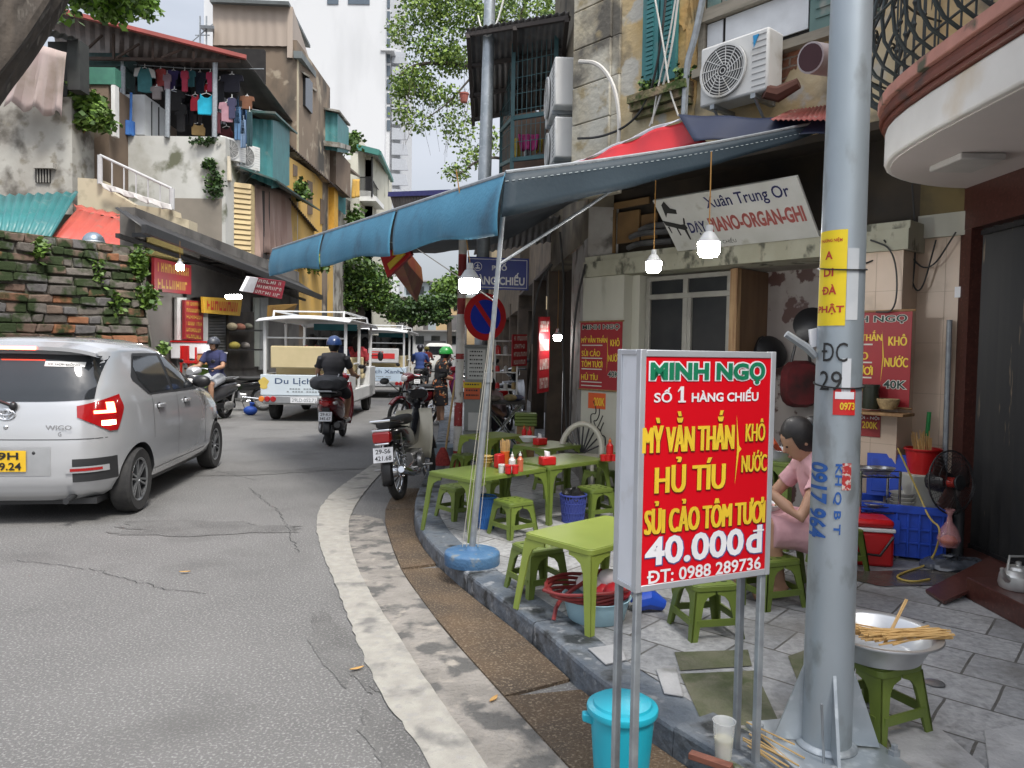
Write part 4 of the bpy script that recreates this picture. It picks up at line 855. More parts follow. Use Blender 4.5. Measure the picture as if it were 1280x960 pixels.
mb=MB();p0=P(372,70,28);p1=P(401,112,33);mb.hexa([p0,p1,dn(p1,205),dn(p0,190)],[p0+V((-.5,.1,0)),p1+V((-.5,0,0)),dn(p1,205)+V((-.5,0,0)),dn(p0,190)+V((-.5,0,0))]);mb.build('wall',creamp,h5)
for q_ in((378,92,382,132,28.8,1.0),(388,108,391,140,30.4,.9)):mb=MB();fr(mb,*q_);mb.build('window',glass_dark,h5)
mb=MB();mb.slab([P(376,90,28.6),P(386,96,28.6),P(386,100,29.8),P(378,96,29.8)],.06);mb.slab([P(386,107,30.2),P(395,114,30.2),P(395,116,31),P(387,112,31)],.06);mb.build('window_hood',plast,h5)
mb=MB();q0,q1=P(266,5,27.9),P(359,8,27.9);mb.corr(q0,q1,dn(q1,52),dn(q0,52),pitch=.35,amp=.025,rows=1,trap=True);q2=P(385,70,33);mb.slab([q1,V((q2.x,q2.y,q1.z-.4)),V((q2.x,q2.y,dn(q1,66).z)),dn(q1,66)],-.2);mb.build('tin_attic',mat('beige_tin',(.40,.33,.27),(.34,.28,.23),s=1,rough=.6,stretch=(1,1,.2)),h5)
mb=MB();mb.slab([P(262,2,27.6),P(361,6,27.6),P(388,60,33.5),P(300,50,33.5)],.12);mb.beam(P(372,68,27.8),P(404,112,33.2),.3,.25);mb.build('roof_edge',mat('slate_edge',(.16,.18,.18),(.1,.11,.11),s=1,rough=.7),h5)
mb=MB();mb.slab([P(250,35,26.8),P(268,36,26.8),P(268,40,28),P(256,40,28)],.1)
for x in(250,258):mb.bar(P(x,20,27),P(x,58,27),.03,n=4)
mb.bar(P(240,52,27),P(266,30,27),.02,n=4);mb.bar(P(244,44,27),P(262,44,27),.02,n=4);mb.build('roof_aerial',galv2,h5)
h6=thing('teal_balcony_house','teal corrugated balcony box jutting from a brown house up the street','house',(P(400,400,33).x,33,0))
mb=MB();a,b,c=P(371,132,32),P(422,142,32.3),P(436,160,36);mb.corr(a,b,dn(b,182),dn(a,178),pitch=.3,amp=.03,rows=1,trap=True);mb.slab([b,c,dn(c,184),dn(b,183)],.05);mb.build('box_wall',teal,h6)
mb=MB();mb.slab([P(369,130,31.7),P(424,140,32),P(438,158,36.5),P(400,148,36.5)],.08);mb.slab([P(368,178,31.8),P(424,184,32),P(438,188,36),P(390,186,36)],.2);mb.build('slab_edge',plast,h6)
mb=MB();fr(mb,364,128,372,154,32.2,1);fr(mb,388,184,420,230,34,3);mb.build('wall',brownp,h6)
h7=thing('yellow_house','ochre yellow street house with rusty tin awnings over its windows','house',(P(390,400,28).x,28,0))
yel=mat('ochre_yellow_wall',(.60,.36,.075),(.52,.33,.1),s=.6,rough=.85,dirt=(.3,.22,.1),ds=1.0,dlo=.6,dhi=.75)
a,b=P(361,200,26.5),P(417,240,36);mb=MB();mb.hexa([dn(a,190),dn(b,226),V((b.x,b.y,2.5)),V((a.x,a.y,2.5))],[dn(a,190)+V((-2,0,0)),dn(b,226)+V((-2,0,0)),V((b.x-2,b.y,2.5)),V((a.x-2,a.y,2.5))]);mb.build('wall',yel,h7)
def onw(x,y):
 n=(b-a).cross(V((0,0,1))).normalized();return PL(x,y,a,V((n.x,n.y,0)))
for x0,x1,y0,y1 in((384,390,225,268),(400,405,248,280),(366,371,205,220)):mb=MB();mb.slab([onw(x0,y0)+V((.03,0,0)),onw(x1,y0+3)+V((.03,0,0)),onw(x1,y1)+V((.03,0,0)),onw(x0,y1)+V((.03,0,0))],.06);mb.build('window',mat('old_brown_shutter',(.15,.1,.06),rough=.7),h7)
mb=MB();mb.slab([onw(411,230),onw(416,234),onw(416,300),onw(411,300)],-.25);mb.build('pilaster',mat('bright_ochre',(.66,.36,.05),rough=.8),h7)
for A,B,C,D in((P(362,182,26.2),P(430,243,36),P(405,225,36.5),P(350,172,27.5)),(P(362,248,26),P(398,290,31),P(380,285,32),P(352,250,27))):
 mb=MB();mb.corr(A,B,C,D,pitch=.3,amp=.03,rows=1);mb.build('awning',mat('rusty_black_tin',(.05,.04,.035),(.09,.06,.045),s=2,rough=.7),h7,solid=.01)
mb=MB();leafcloud(mb,[(onw(370,238)+V((.2,0,0)),(.3,.5,.5),2),(onw(374,322)+V((.3,0,0)),(.5,1,.5),3),(onw(392,330)+V((.3,0,0)),(.5,1,.4),2)],900,.2,14,m=(0,1,2));tag(mb.build('balcony_plant',leafm,None,recalc=False,smooth=0),'leafy green plants spilling over the yellow house balcony','plant')
h8=thing('striped_house','narrow house with teal striped tin wall between yellow and pale houses','house',(P(425,400,37).x,37,0))
mb=MB();a8,b8=P(405,205,34.5),P(432,232,37.5);mb.corr(a8,b8,dn(b8,262),dn(a8,240),pitch=.3,amp=.04,rows=1);mb.build('tin_wall',teal,h8)
mb=MB();a_,b_=P(417,240,36),P(440,255,42);mb.hexa([dn(a_,232),dn(b_,246),V((b_.x,b_.y,2.5)),V((a_.x,a_.y,2.5))],[dn(a_,232)+V((-2,0,0)),dn(b_,246)+V((-2,0,0)),V((b_.x-2,b_.y,2.5)),V((a_.x-2,a_.y,2.5))]);mb.build('wall',plast,h8)
mb=MB();A,B,C,D=P(384,194,33.5),P(424,200,36),P(450,222,40),P(408,205,38);mb.slab([A,B,C,D],.1);mb.build('roof',mat('pale_brown_tin',(.2,.16,.13),(.14,.11,.09),s=1,rough=.7),h8)
mb=MB();mb.cloth(P(441,224,38),P(450,224,39),P(450,246,39),P(441,248,38),amp=.06,folds=2,seed=3);tag(mb.build('hanging_cloth',mat('yellow_cloth',(.6,.36,.08),rough=.9),None,solid=.02),'yellow cloth hung out from the pale house balcony','cloth')
h9=thing('pale_house','pale cream house with green roof edge and black railed balcony','house',(P(455,400,42).x,42,0))
pal=mat('pale_cream_wall',(.58,.57,.48),(.5,.49,.41),s=.6,rough=.85,dirt=(.28,.28,.2),ds=1,dlo=.6,dhi=.75)
mb=MB();fr(mb,438,168,447,320,40,4,zb=0);fr(mb,444,190,466,320,42,5,zb=0);a_,b_=P(466,200,42),P(490,220,52);mb.hexa([a_,b_,V((b_.x,b_.y,2)),V((a_.x,a_.y,2))],[a_+V((-2,0,0)),b_+V((-2,0,0)),V((b_.x-2,b_.y,2)),V((a_.x-2,a_.y,2))]);mb.build('wall',pal,h9)
mb=MB();fr(mb,447,245,470,251,40.5,2.5);mb.slab([P(447,245,40.5),P(464,246,40.5),P(480,272,47),P(462,268,47)],.3);mb.build('balcony_slab',white_paint,h9)
mb=MB()
for k in range(12):p=P(448,245,40.5).lerp(P(464,245,40.5),k/11);mb.bar(p,p+V((0,0,1)),.02,n=4)
for k in range(16):p=P(464,246,40.5).lerp(P(480,270,47),k/15);mb.bar(p,p+V((0,0,1)),.02,n=4)
mb.bar(P(448,245,40.5)+V((0,0,1)),P(464,245,40.5)+V((0,0,1)),.03);mb.bar(P(464,246,40.5)+V((0,0,1)),P(480,270,47)+V((0,0,1)),.03)
for x,y0,y1,D in((465,196,246,40.5),(475,205,262,45)):mb.bar(P(x,y0,D),P(x,y1,D),.05)
mb.build('railing',black_metal,h9)
mb=MB();mb.slab([P(446,184,40),P(474,190,40),P(490,226,50),P(462,215,50)],.12);mb.build('roof',mat('roof_pale_under',(.35,.34,.34),rough=.7),h9)
mb=MB();mb.beam(P(446,184,40),P(474,191,40),.2,.3);mb.beam(P(474,191,40),P(490,226,50),.2,.2);mb.build('roof_edge',mat('green_roof_edge',(.05,.2,.17),rough=.5),h9)
mb=MB();leafcloud(mb,[(P(432,182,37),(.9,.6,.5),2),(P(445,275,39),(.6,.6,.9),2),(P(455,290,38),(.8,.6,.6),2),(P(442,172,38),(.5,.4,.4),1)],1000,.25,15,m=(0,1,0));tag(mb.build('roof_garden_plant',leafm,None,recalc=False,smooth=0),'pale green plants on the ledges beside the pale house','plant')
tw_=thing('tower_block','tall plain white tower block rising behind the left houses','tower',(P(400,400,85).x,85,0))
mb=MB();fr(mb,255,-260,482,300,85,16,zb=0);mb.build('wall',mat('tower_white',(.62,.63,.64),(.58,.59,.6),s=.05,rough=.7,dirt=(.52,.53,.54),ds=.3,stretch=(1,1,.25)),tw_)
mb=MB();fr(mb,482,-260,488,300,86,12,zb=0);fr(mb,488,62,500,300,87,10,zb=0);mb.build('wall',mat('tower_side',(.6,.61,.62),rough=.7),tw_)
for k in range(14):
 z=150-k*17
 if z<-60:break
 mb=MB();fr(mb,483.5,z,487.5,z+13,85.9,.2);mb.build('window',mat('tower_glass',(.1,.13,.16),rough=.15),tw_)
for k in range(11):
 y=270-k*19;mb=MB();mb.prism([(a,b_)for a,b_ in((0,0),(2.1*.9,0),(1.6,1.2),(0,1.35))],0,.25,frame(P(490,y,86.6),(1,0,0),(0,0,1)));mb.build('balcony',mat('tower_balcony',(.42,.44,.47),rough=.4),tw_)
mb=MB();fr(mb,476,60,492,63,84.8,3);mb.build('ledge',mat('tower_side',(.5,.5,.5)),tw_)
for x0,x1 in((435,462),(409,423)):mb=MB();fr(mb,x0,-12,x1,5,84.9,.3);mb.build('window',mat('tower_glass',(.1,.13,.16)),tw_)
sh=thing('shop_row','row of small shops under a long black tin awning left of the road','shop',(P(280,400,18).x,18,0))
A,B=P(180,286,13.9),P(402,372,26.8);D,C=V((-7.62,14.3,A.z+.45)),V((-7.8,27.2,B.z+.55))
mb=MB();mb.corr(A,B,C,D,pitch=.3,amp=.03,rows=1);mb.build('awning',blacktin,sh,solid=.01)
mb=MB();mb.beam(A,B,.1,.16);mb.beam(A+V((-.6,.2,-.1)),B+V((-.6,0,-.1)),.08,.08)
for t in(.05,.3,.55,.8):p=A.lerp(B,t);mb.beam(p,D.lerp(C,t)+V((0,0,-.4)),.06,.08)
mb.build('awning_frame',black_metal,sh)
wa,wb_=V((-7.55,15.5,0)),V((-7.75,27,0))
def onl(x,y,o=0):
 d=(wb_-wa);n=V((d.y,-d.x,0)).normalized();return PL(x,y,V((wa.x,wa.y,0))+n*o,n)
mb=MB();wd_=(wb_-wa).normalized()*.6;mb.slab([V((wa.x-wd_.x,wa.y-wd_.y,0)),V((wb_.x,wb_.y,0)),V((wb_.x,wb_.y,4.2)),V((wa.x-wd_.x,wa.y-wd_.y,4.2))],.3,flip=-1);mb.build('wall',mat('shop_grey_wall',(.17,.16,.145),(.12,.11,.10),s=1,rough=.9,dirt=(.06,.055,.05),ds=1.2),sh)
def lpan(name,x0,y0,x1,y1,m,o=.05,th=.06,par=sh,sk=0):
 mb=MB();mb.slab([onl(x0,y0,o),onl(x1,y0+sk,o),onl(x1,y1+sk,o),onl(x0,y1,o)],th,flip=-1);return mb.build(name,m,par)
lpan('wall_panel',218,372,230,425,mat('pale_shop_wall',(.5,.5,.48),rough=.8));lpan('wall_panel',252,372,257,430,white_paint);lpan('yellow_wall',183,296,228,328,mat('mustard_wall',(.36,.28,.1),rough=.8),.03,.02)
shut=mat('grey_roller_shutter',(.12,.12,.115),(.085,.085,.08),s=2,rough=.6);mb=MB()
for k in range(16):y=391+k*3.6;mb.slab([onl(258,y,.06),onl(282,y,.06),onl(282,y+3,.1),onl(258,y+3,.1)],.02)
mb.build('roller_shutter',shut,sh)
lpan('shop_door',316,372,322,458,mat('pale_green_wall',(.42,.44,.39),(.36,.38,.33),s=1,rough=.8),.06);lpan('shop_door',323,372,333,462,mat('grey_panel',(.33,.34,.33),rough=.7),.06)
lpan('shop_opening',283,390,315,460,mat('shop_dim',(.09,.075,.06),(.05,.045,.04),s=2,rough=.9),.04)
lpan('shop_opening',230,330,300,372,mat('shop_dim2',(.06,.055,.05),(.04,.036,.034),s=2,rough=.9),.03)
for k,(x,y,c,r)in enumerate(((290,408,(.35,.3,.2),.14),(300,409,(.28,.12,.08),.15),(310,408,(.2,.2,.15),.13),(293,432,(.3,.25,.05),.15),(306,432,(.22,.2,.18),.14))):
 mb=MB();mb.ell(onl(x,y,.35),(r,r*.8,r*.7));tag(mb.build('goods_sack',mat('sack_%d'%k,c,tuple(q_*.6 for q_ in c),s=4,rough=.9)),['pale sack high on the shop shelf','rust red bundle on the shop shelf','grey green sack at the shelf end','yellow bag on the lower shop shelf','grey bundle on the lower shop shelf'][k],'sack')
lpan('shelf',284,412,315,414,black_metal,.2,.3);lpan('shelf',284,436,315,438,black_metal,.2,.3)
# trees
bark=mat('grey_brown_bark',(.085,.07,.056),(.045,.038,.032),s=3,stretch=(4,4,.6),rough=.95,bump=1,bs=9,dirt=(.2,.18,.15),ds=3,dlo=.6,dhi=.75)
def limb(mb,pts,r0,r1,n=8):mb.tube(smoothline([V(p)for p in pts],2),[r0+(r1-r0)*k/(len(smoothline([V(p)for p in pts],2))-1)for k in range(len(smoothline([V(p)for p in pts],2)))],n)
def tree(name,label,base,limbs,blobs,n,leaf,seed,lm=(0,1,2),drop=0):
 t=thing(name,label,'tree',base)
 mb=MB()
 for pts,a,b in limbs:limb(mb,pts,a,b)
 mb.build('trunk',bark,t)
 mb=MB();leafcloud(mb,blobs,n,leaf,seed,lm,drop);mb.build('crown',leafm,t,recalc=False,smooth=0);return t
b0=V((-5.75,6.6,0));t=thing('street_tree','huge leaning grey trunk cutting across the upper left corner','tree',b0);mb=MB();q=random.Random(2)
path=smoothline([b0,V((-5.6,6.7,2.6)),P(-62,110,7.0),P(14,20,7.3),P(80,-80,7.8),P(150,-190,8.4)],3)
rows=[]
for i,p in enumerate(path):
 d=(path[min(i+1,len(path)-1)]-path[max(i-1,0)]).normalized();x=d.cross(V((0,1,0))).normalized();y=x.cross(d);r=.34-.06*i/len(path)
 rows.append([p+(x*math.cos(a)+y*math.sin(a))*r*(1+.10*math.sin(5*a+i*.12)+.06*math.sin(11*a-i*.2))for a in[k*2*math.pi/44 for k in range(44)]])
mb.grid(rows,closed=True)
for off in(.0,1.2):limb(mb,[path[int(len(path)*.55)],path[int(len(path)*.7)]+V((-.5-off,.4,.9)),path[-1]+V((-.6-off,1,1.4))],.16,.06)
mb.build('trunk',bark,t)
brightleaf=[mat('leaf_bright',(.22,.40,.045),(.17,.33,.04),s=2,rough=.5),leafm[1],leafm[0]]
mb=MB();leafcloud(mb,[(P(40,-10,9.2),(.55,.8,.25),2),(P(112,-12,9.2),(.5,.8,.22),3),(P(165,-6,9.4),(.35,.6,.25),2),(P(90,-90,9),(1.6,1.4,.6),5),(P(140,8,9.5),(.25,.4,.18),1)],4200,.1,21,m=(0,0,1,2));mb.build('crown',brightleaf,t,recalc=False,smooth=0)
pale=[mat('leaf_pale',(.25,.35,.07),(.2,.29,.055),s=2,rough=.55),leafm[1],leafm[0]]
tb=V((.2,17.5,.12));t=thing('overhanging_tree','tall thin tree whose sparse pale branches hang over the street','tree',tb);mb=MB()
J=P(690,110,17)
limb(mb,[tb,V((.5,17.3,3)),J],.16,.11)
limb(mb,[J,P(640,95,17),P(580,80,16.8),P(520,78,16.5),P(495,98,16.4)],.09,.012)
limb(mb,[J,P(650,40,17),P(600,10,17),P(545,-10,17)],.09,.02)
limb(mb,[P(600,84,16.9),P(560,130,16.5),P(530,150,16.3)],.03,.008)
limb(mb,[V((.45,17.3,2.6)),P(640,200,17),P(605,195,16.6),P(570,220,16.2)],.06,.01)
limb(mb,[P(640,60,17),P(660,-10,17),P(700,-60,17)],.06,.02)
for k in range(26):
 q=random.Random(k);x,y=q.uniform(495,590),q.uniform(70,130);p=P(x,y,q.uniform(16,17));mb.tube([p,p+V((q.uniform(-.1,.1),0,-.4)),p+V((q.uniform(-.2,.2),0,-q.uniform(.7,1.5)))],[.008,.005,.003],4)
mb.build('trunk',bark,t)
mb=MB();pb_=lambda x,y,rx,rz,w_,D=16.7:(P(x,y,D),(rx,.7,rz),w_)
leafcloud(mb,[pb_(580,20,1.0,.5,4),pb_(530,15,.8,.5,3),pb_(620,15,.8,.5,2.5),pb_(500,40,.4,.4,1.2),pb_(555,-10,1.2,.4,3),pb_(545,60,.9,.5,3),pb_(520,100,.55,.4,2.6),pb_(565,75,.6,.35,2.5),pb_(500,110,.3,.3,1.2),pb_(545,118,.8,.3,1.6),pb_(505,140,.35,.3,.6),pb_(575,160,.6,.5,.9),pb_(520,150,.5,.35,.7),pb_(590,195,.4,.3,.8),pb_(570,215,.4,.25,.8),pb_(560,140,.6,.6,.6),pb_(600,130,.4,.5,.5),pb_(660,5,1.1,.4,2.5),pb_(690,20,.5,.3,1),pb_(615,175,.4,.4,.6)],11500,.08,31,m=(0,0,1,2),drop=.2);mb.build('crown',pale,t,recalc=False,smooth=0)
mb=MB();p=P(580,128,16);mb.lathe([(.07,0),(.095,.16),(.105,.16),(.105,.19),(.085,.19)],14,TR(p));o=mb.build('hanging_pot',mat('terracotta_red',(.34,.09,.07),(.26,.08,.06),rough=.7));tag(o,'small red plant pot hanging in the branches above the blue canopy','plant pot')
mb=MB();mb.bar(p+V((0,0,.19)),p+V((0,0,1.2)),.006,n=4);mb.build('wire',black_metal,o)
c=lambda x,y,D:P(x,y,D)
D=40;tree('roadside_tree','dense round green tree behind the tourist carts, tallest on the left',(P(452,400,D).x,D,0),[([V((P(452,400,D).x,D,0)),P(452,400,D),P(447,370,D)],.3,.2),([P(450,385,D),P(425,360,D)],.16,.05),([P(450,380,D),P(470,352,D)],.16,.05)],[(c(420,350,D),(2,1.5,.9),4),(c(445,335,D),(1.6,1.5,.9),3),(c(465,352,D),(1.5,1.5,1),4),(c(480,378,D),(1.1,1.2,.8),3),(c(405,362,D),(1.2,1.2,.6),2),(c(440,375,D),(1.8,1.4,.7),3),(c(495,395,D),(.7,.8,.5),1),(c(375,345,D-4),(.9,.9,.5),1.2)],9000,.2,41,lm=(0,0,1,2))
D=33;tree('roadside_tree','small dark spreading tree at the end of the street with forked trunk',(P(512,420,D).x,D,0),[([V((P(510,420,D).x,D,0)),P(510,425,D),P(514,402,D)],.16,.12),([P(514,404,D),P(500,385,D)],.09,.03),([P(514,404,D),P(535,382,D)],.09,.03),([P(514,404,D),P(520,378,D)],.08,.03)],[(c(505,385,D),(.9,.9,.5),3),(c(530,380,D),(1,.9,.5),3),(c(548,395,D),(.7,.7,.45),2),(c(520,398,D),(1,.8,.35),2),(c(560,375,D),(.5,.5,.4),1)],4500,.15,43,lm=(0,2,2))
D=55;tree('roadside_tree','hazy tree crown far up the street beside the right-hand awnings',(P(560,420,D).x,D,0),[([V((P(562,420,D).x,D,0)),P(562,400,D),P(560,370,D)],.25,.1)],[(c(560,365,D),(1.6,1.4,1.4),3),(c(575,350,D),(1.2,1.2,1.1),2),(c(548,385,D),(1,1,.8),1)],2200,.3,44,lm=(0,1,1))
# buildings closing the end of the street
ends=[(478,372,520,440,75,(.42,.40,.36),'grey','pale grey distant house end-on behind the small tree'),(505,352,548,440,82,(.36,.42,.44),'bluish','bluish far house roofed in tin at the street end'),(515,414,575,450,62,(.48,.49,.49),'white','low pale building with dark doorway closing the street'),(545,372,600,440,70,(.55,.40,.22),'orange','orange ochre house at the far right end of the street'),(430,392,482,440,66,(.40,.36,.26),'tan','tan low house far behind the tourist carts')]
for x0,y0,x1,y1,D,cl,nm,lab in ends:
 e=thing('distant_house',lab,'house',(P((x0+x1)/2,430,D).x,D,0),0,'houses closing the street')
 mb=MB();fr(mb,x0,y0,x1,y1,D,6,zb=0);mb.build('wall',mat('far_wall_'+nm,cl,tuple(k*.8 for k in cl),s=.5,rough=.9),e)
 mb=MB();fr(mb,x0-1,y0-1.5,x1+1,y0,D-.6,7);mb.build('roof',mat('far_roof',(.3,.29,.28),(.24,.22,.2),s=.5,rough=.8),e)
 for k in range(3):
  a=x0+(x1-x0)*(k+.2)/3;mb=MB();fr(mb,a,y0+6,a+(x1-x0)*.18,y0+16,D-.06,.1);mb.build('window',glass_dark,e)
 mb=MB();fr(mb,x0+(x1-x0)*.25,y0+(22 if y1-y0>50 else 12),x0+(x1-x0)*.7,y1,D-.07,.1,zb=0.02);mb.build('shopfront',mat('far_shade',(.14,.13,.13),(.1,.1,.1),s=1,rough=.8),e)
# silver hatchback
silver=mat('silver_car_paint',(.53,.54,.555),(.51,.52,.535),s=2,rough=.24,metal=.42,coat=1)
dkplastic=mat('dark_trim',(.025,.026,.028),rough=.5)
def hatchback(loc,rz):
 car=thing('parked_car','silver hatchback with lit tail lamps and yellow number plate, cut by the left edge','car',loc,rz)
 car.name='silver_car'
 M0=mw(car)
 Z=[.2,.26,.36,.5,.64,.78,.9,.97,1.02,1.10,1.22,1.34,1.42,1.47,1.505,1.52]
 HW=[.70,.76,.795,.80,.805,.80,.79,.78,.765,.74,.695,.645,.605,.55,.44,.25]
 YR=[-.50,-.58,-.625,-.635,-.63,-.615,-.595,-.58,-.565,-.54,-.49,-.43,-.385,-.34,-.2,.1]
 YF=[2.9,2.98,3.03,3.04,3.02,2.93,2.70,2.42,2.08,1.9,1.68,1.44,1.24,1.06,.85,.6]
 NE=[4.6,4.8,5,5,5,5,5,5,5,5,4.8,4.5,4.2,3.6,3,2.4]
 def itp(A,z):
  z=max(Z[0],min(Z[-1],z))
  for k in range(len(Z)-1):
   if Z[k+1]>=z:
    t=(z-Z[k])/(Z[k+1]-Z[k]);return A[k]+(A[k+1]-A[k])*t
 def pt(z,t,off=0):
  """t: 0 = rear centre, +90 = right side, 180 = nose"""
  hw,yr,yf,n=itp(HW,z),itp(YR,z),itp(YF,z),itp(NE,z);yc,hl=(yr+yf)/2,(yf-yr)/2
  s,c=math.sin(t),-math.cos(t);f=lambda v:math.copysign(abs(v)**(2/n),v)
  x,y=hw*f(s),yc+hl*f(c)
  if off:
   nx=abs(x/hw)**(n-1)*math.copysign(1,x)/hw;ny=abs((y-yc)/hl)**(n-1)*math.copysign(1,y-yc)/hl;l=math.hypot(nx,ny);x+=off*nx/l;y+=off*ny/l
  return V((x,y,z))
 def sx(y,z,off=.004):
  hw,yr,yf,n=itp(HW,z),itp(YR,z),itp(YF,z),itp(NE,z);yc,hl=(yr+yf)/2,(yf-yr)/2
  return V((hw*max(0,1-abs((y-yc)/hl)**n)**(1/n)+off,y,z))
 def sy(x,z,off=.004):
  hw,yr,yf,n=itp(HW,z),itp(YR,z),itp(YF,z),itp(NE,z);yc,hl=(yr+yf)/2,(yf-yr)/2
  return V((x,yc-hl*max(0,1-abs(x/hw)**n)**(1/n)-off,z))
 zs=[]
 for a,b in zip(Z,Z[1:]):zs+=[a+(b-a)*k/3 for k in range(3)]
 zs.append(Z[-1]);nt_=120
 ang=[]
 base=[pt(.6,2*math.pi*k/2400)for k in range(2401)];acc=[0]
 for a,b in zip(base,base[1:]):acc.append(acc[-1]+(b-a).length)
 j=0
 for k in range(nt_):
  while acc[j]<acc[-1]*k/nt_:j+=1
  ang.append(2*math.pi*j/2400)
 mb=MB();mb.grid([[pt(z,t)for t in ang]for z in zs],closed=True)
 n0=len(zs)
 mb.f.append(tuple(range(nt_))[::-1]);mb.mi.append(0);mb.f.append(tuple((n0-1)*nt_+k for k in range(nt_)));mb.mi.append(0)
 body=mb.build('body',[silver,dkplastic],car,world=False)
 cut=MB()
 for y in(0,2.455):cut.lathe([(.335,-1.0),(.335,1.0)],40,TR(0,y,.285)@RY(R(90)),cap=True)
 cut.box(-1.2,1.2,-.33,.33,-.2,.285);cut.box(-1.2,1.2,2.455-.33,2.455+.33,-.2,.285)
 cuts=[]
 for y in(0,2.455):
  for sg in(1,-1):
   c_=MB();c_.lathe([(.325,-.16),(.325,.3)],40,TR(sg*.68,y,.285)@RY(R(90)*sg),cap=True);co=c_.build('cutter',dkplastic,None,loc=(0,0,0));co.matrix_world=M0;co.parent=None
   co.location=car.location;co.rotation_euler=car.rotation_euler
   md=body.modifiers.new('b','BOOLEAN');md.object=co;md.operation='DIFFERENCE';md.solver='EXACT';cuts.append(co)
 bpy.context.view_layer.update();dg=bpy.context.evaluated_depsgraph_get()
 me=bpy.data.meshes.new_from_object(body.evaluated_get(dg));body.modifiers.clear();body.data=me
 for c_ in cuts:bpy.data.objects.remove(c_)
 me.polygons.foreach_set('use_smooth',[True]*len(me.polygons));me.set_sharp_from_angle(angle=R(35))
 def side_patch(name,y0,y1,lo,hi,m,par,off,n=16,k=8,sg=1):
  mb=MB();rows=[]
  for i in range(k+1):
   rows.append([]);
   for j in range(n+1):
    y=y0+(y1-y0)*j/n;z=lo(y)+(hi(y)-lo(y))*i/k;p=sx(y,z,off);rows[-1].append(V((p.x*sg,p.y,p.z)))
  mb.grid(rows);return mb.build(name,m,par,world=False)
 def rear_patch(name,x0,x1,lo,hi,m,par,off,n=20,k=8):
  mb=MB();mb.grid([[sy(x0+(x1-x0)*j/n,lo(x0+(x1-x0)*j/n)+(hi(x0+(x1-x0)*j/n)-lo(x0+(x1-x0)*j/n))*i/k,off)for j in range(n+1)]for i in range(k+1)]);return mb.build(name,m,par,world=False)
 K=lambda v:(lambda*_:v)
 top=lambda y:min(1.385-.06*max(0,(y-.7))**2,1.385-max(0,.22-y)*.9)if y<1.3 else 1.385-.0216-(y-1.3)*.62
 for sg in(1,-1):
  dlo=side_patch('window_surround',.0,1.92,lambda y:1.015-.012*y if y>.25 else 1.012+(.25-y)*.55,lambda y:max(top(y),1.03),dkplastic,car,.003,40,8,sg)
  side_patch('window',.12,.84,lambda y:1.03 if y>.28 else 1.03+(.28-y)*.75,lambda y:top(y)-.025,glass_dark,car,.006,20,8,sg)
  side_patch('window',.92,1.78,K(1.025),lambda y:max(top(y)-.028,1.03),glass_dark,car,.006,20,8,sg)
  for y in(.30,.98,1.93):
   side_patch('door_seam',y,y+.007,lambda yy:.33 if y>.5 else(.62),K(1.01),dkplastic,car,.0015,1,14,sg)
  side_patch('door_seam',.32,1.93,K(.325),K(.331),dkplastic,car,.0015,20,1,sg)
  for y in(.42,1.2):
   mb=MB();p=sx(y+.07,.90,.012);mb.M=None;mb.box(-.012,.014,-.085,.085,-.018,.018,M=TR(p.x*sg,p.y,p.z));mb.build('door_handle',chrome if False else silver,car,world=False,bevel=.008)
   mb=MB();p=sx(y+.03,.90,.002);mb.ell((p.x*sg,p.y-.005,p.z),(.006,.05,.034));mb.build('handle_recess',dkplastic,car,world=False)
  side_patch('sill',.36,2.1,K(.215),K(.255),dkplastic,car,.004,12,2,sg)
  mb=MB();p=sx(1.78,1.05,0);mb.ell((sg*(p.x+.11),p.y,1.07),(.10,.055,.07));mb.box(sg*p.x-.02,sg*p.x+.02,p.y-.03,p.y+.03,1.02,1.05);mb.build('mirror',blackp,car,world=False)
  def lamp(name,s0,s1,a,b,m,off,nn=16):
   def tz(s):return s
   mb=MB();rows=[]
   for i in range(7):
    r=[]
    for j in range(nn+1):
     s=s0+(s1-s0)*j/nn;z=a(s)+(b(s)-a(s))*i/6
     x=.50+.5*s;r.append(None)
     if s<=.55:p=sy(.50+.34*s/.55*.8,z,off)
     else:p=pt(z,0,0)
     tt=tl0+(tl1-tl0)*s;p=pt(z,tt,off);r[-1]=V((p.x*sg,p.y,p.z))
    rows.append(r)
   mb.grid(rows);return mb.build(name,m,car,world=False)
  def t_at(target):
   for k in range(2000):
    t=k*math.pi/4000;p=pt(.9,t)
    if target(p):return t
  tl0=t_at(lambda p:p.x>.50);tl1=t_at(lambda p:p.y>-.24)
  lob=lambda s:.875-.12*min(1,s*1.6)if s<.8 else .755+(s-.8)*.9
  hib=lambda s:.965+.085*s
  lamp('tail_lamp',0,1,lob,hib,tl_red,.009,24)
  lamp('lamp_glow',.3,.72,lambda s:.90-.0*s,lambda s:.925+.0*s,mat('lit_brake_lamp',(1,.10,.05),emit=9),.0115)
  lamp('lamp_glow',.58,.78,lambda s:.90,lambda s:.99,mat('lit_brake_lamp',(1,.1,.05)),.0118)
  lamp('indicator',.45,.76,lambda s:.80+.02*abs(s-.6),lambda s:.842,mat('lit_indicator',(1,.55,.28),emit=5),.0116)
  rp_=lambda nm,x0,x1,lo,hi,m,off:rear_patch(nm,min(sg*x0,sg*x1),max(sg*x0,sg*x1),lo,hi,m,car,off,12,5)
  rp_('bumper_vent',.48,.72,lambda x:.36,lambda x:.545-.0*x,dkplastic,.004)
  rp_('vent_bar',.44,.69,K(.435),K(.485),silver,.016)
  rp_('reflector',.47,.66,K(.448),K(.472),tl_red,.02)
  mb=MB();p=sy(sg*.21,.60,.002);mb.ell(p,(.014,.008,.014));mb.build('parking_sensor',dkplastic,car,world=False)
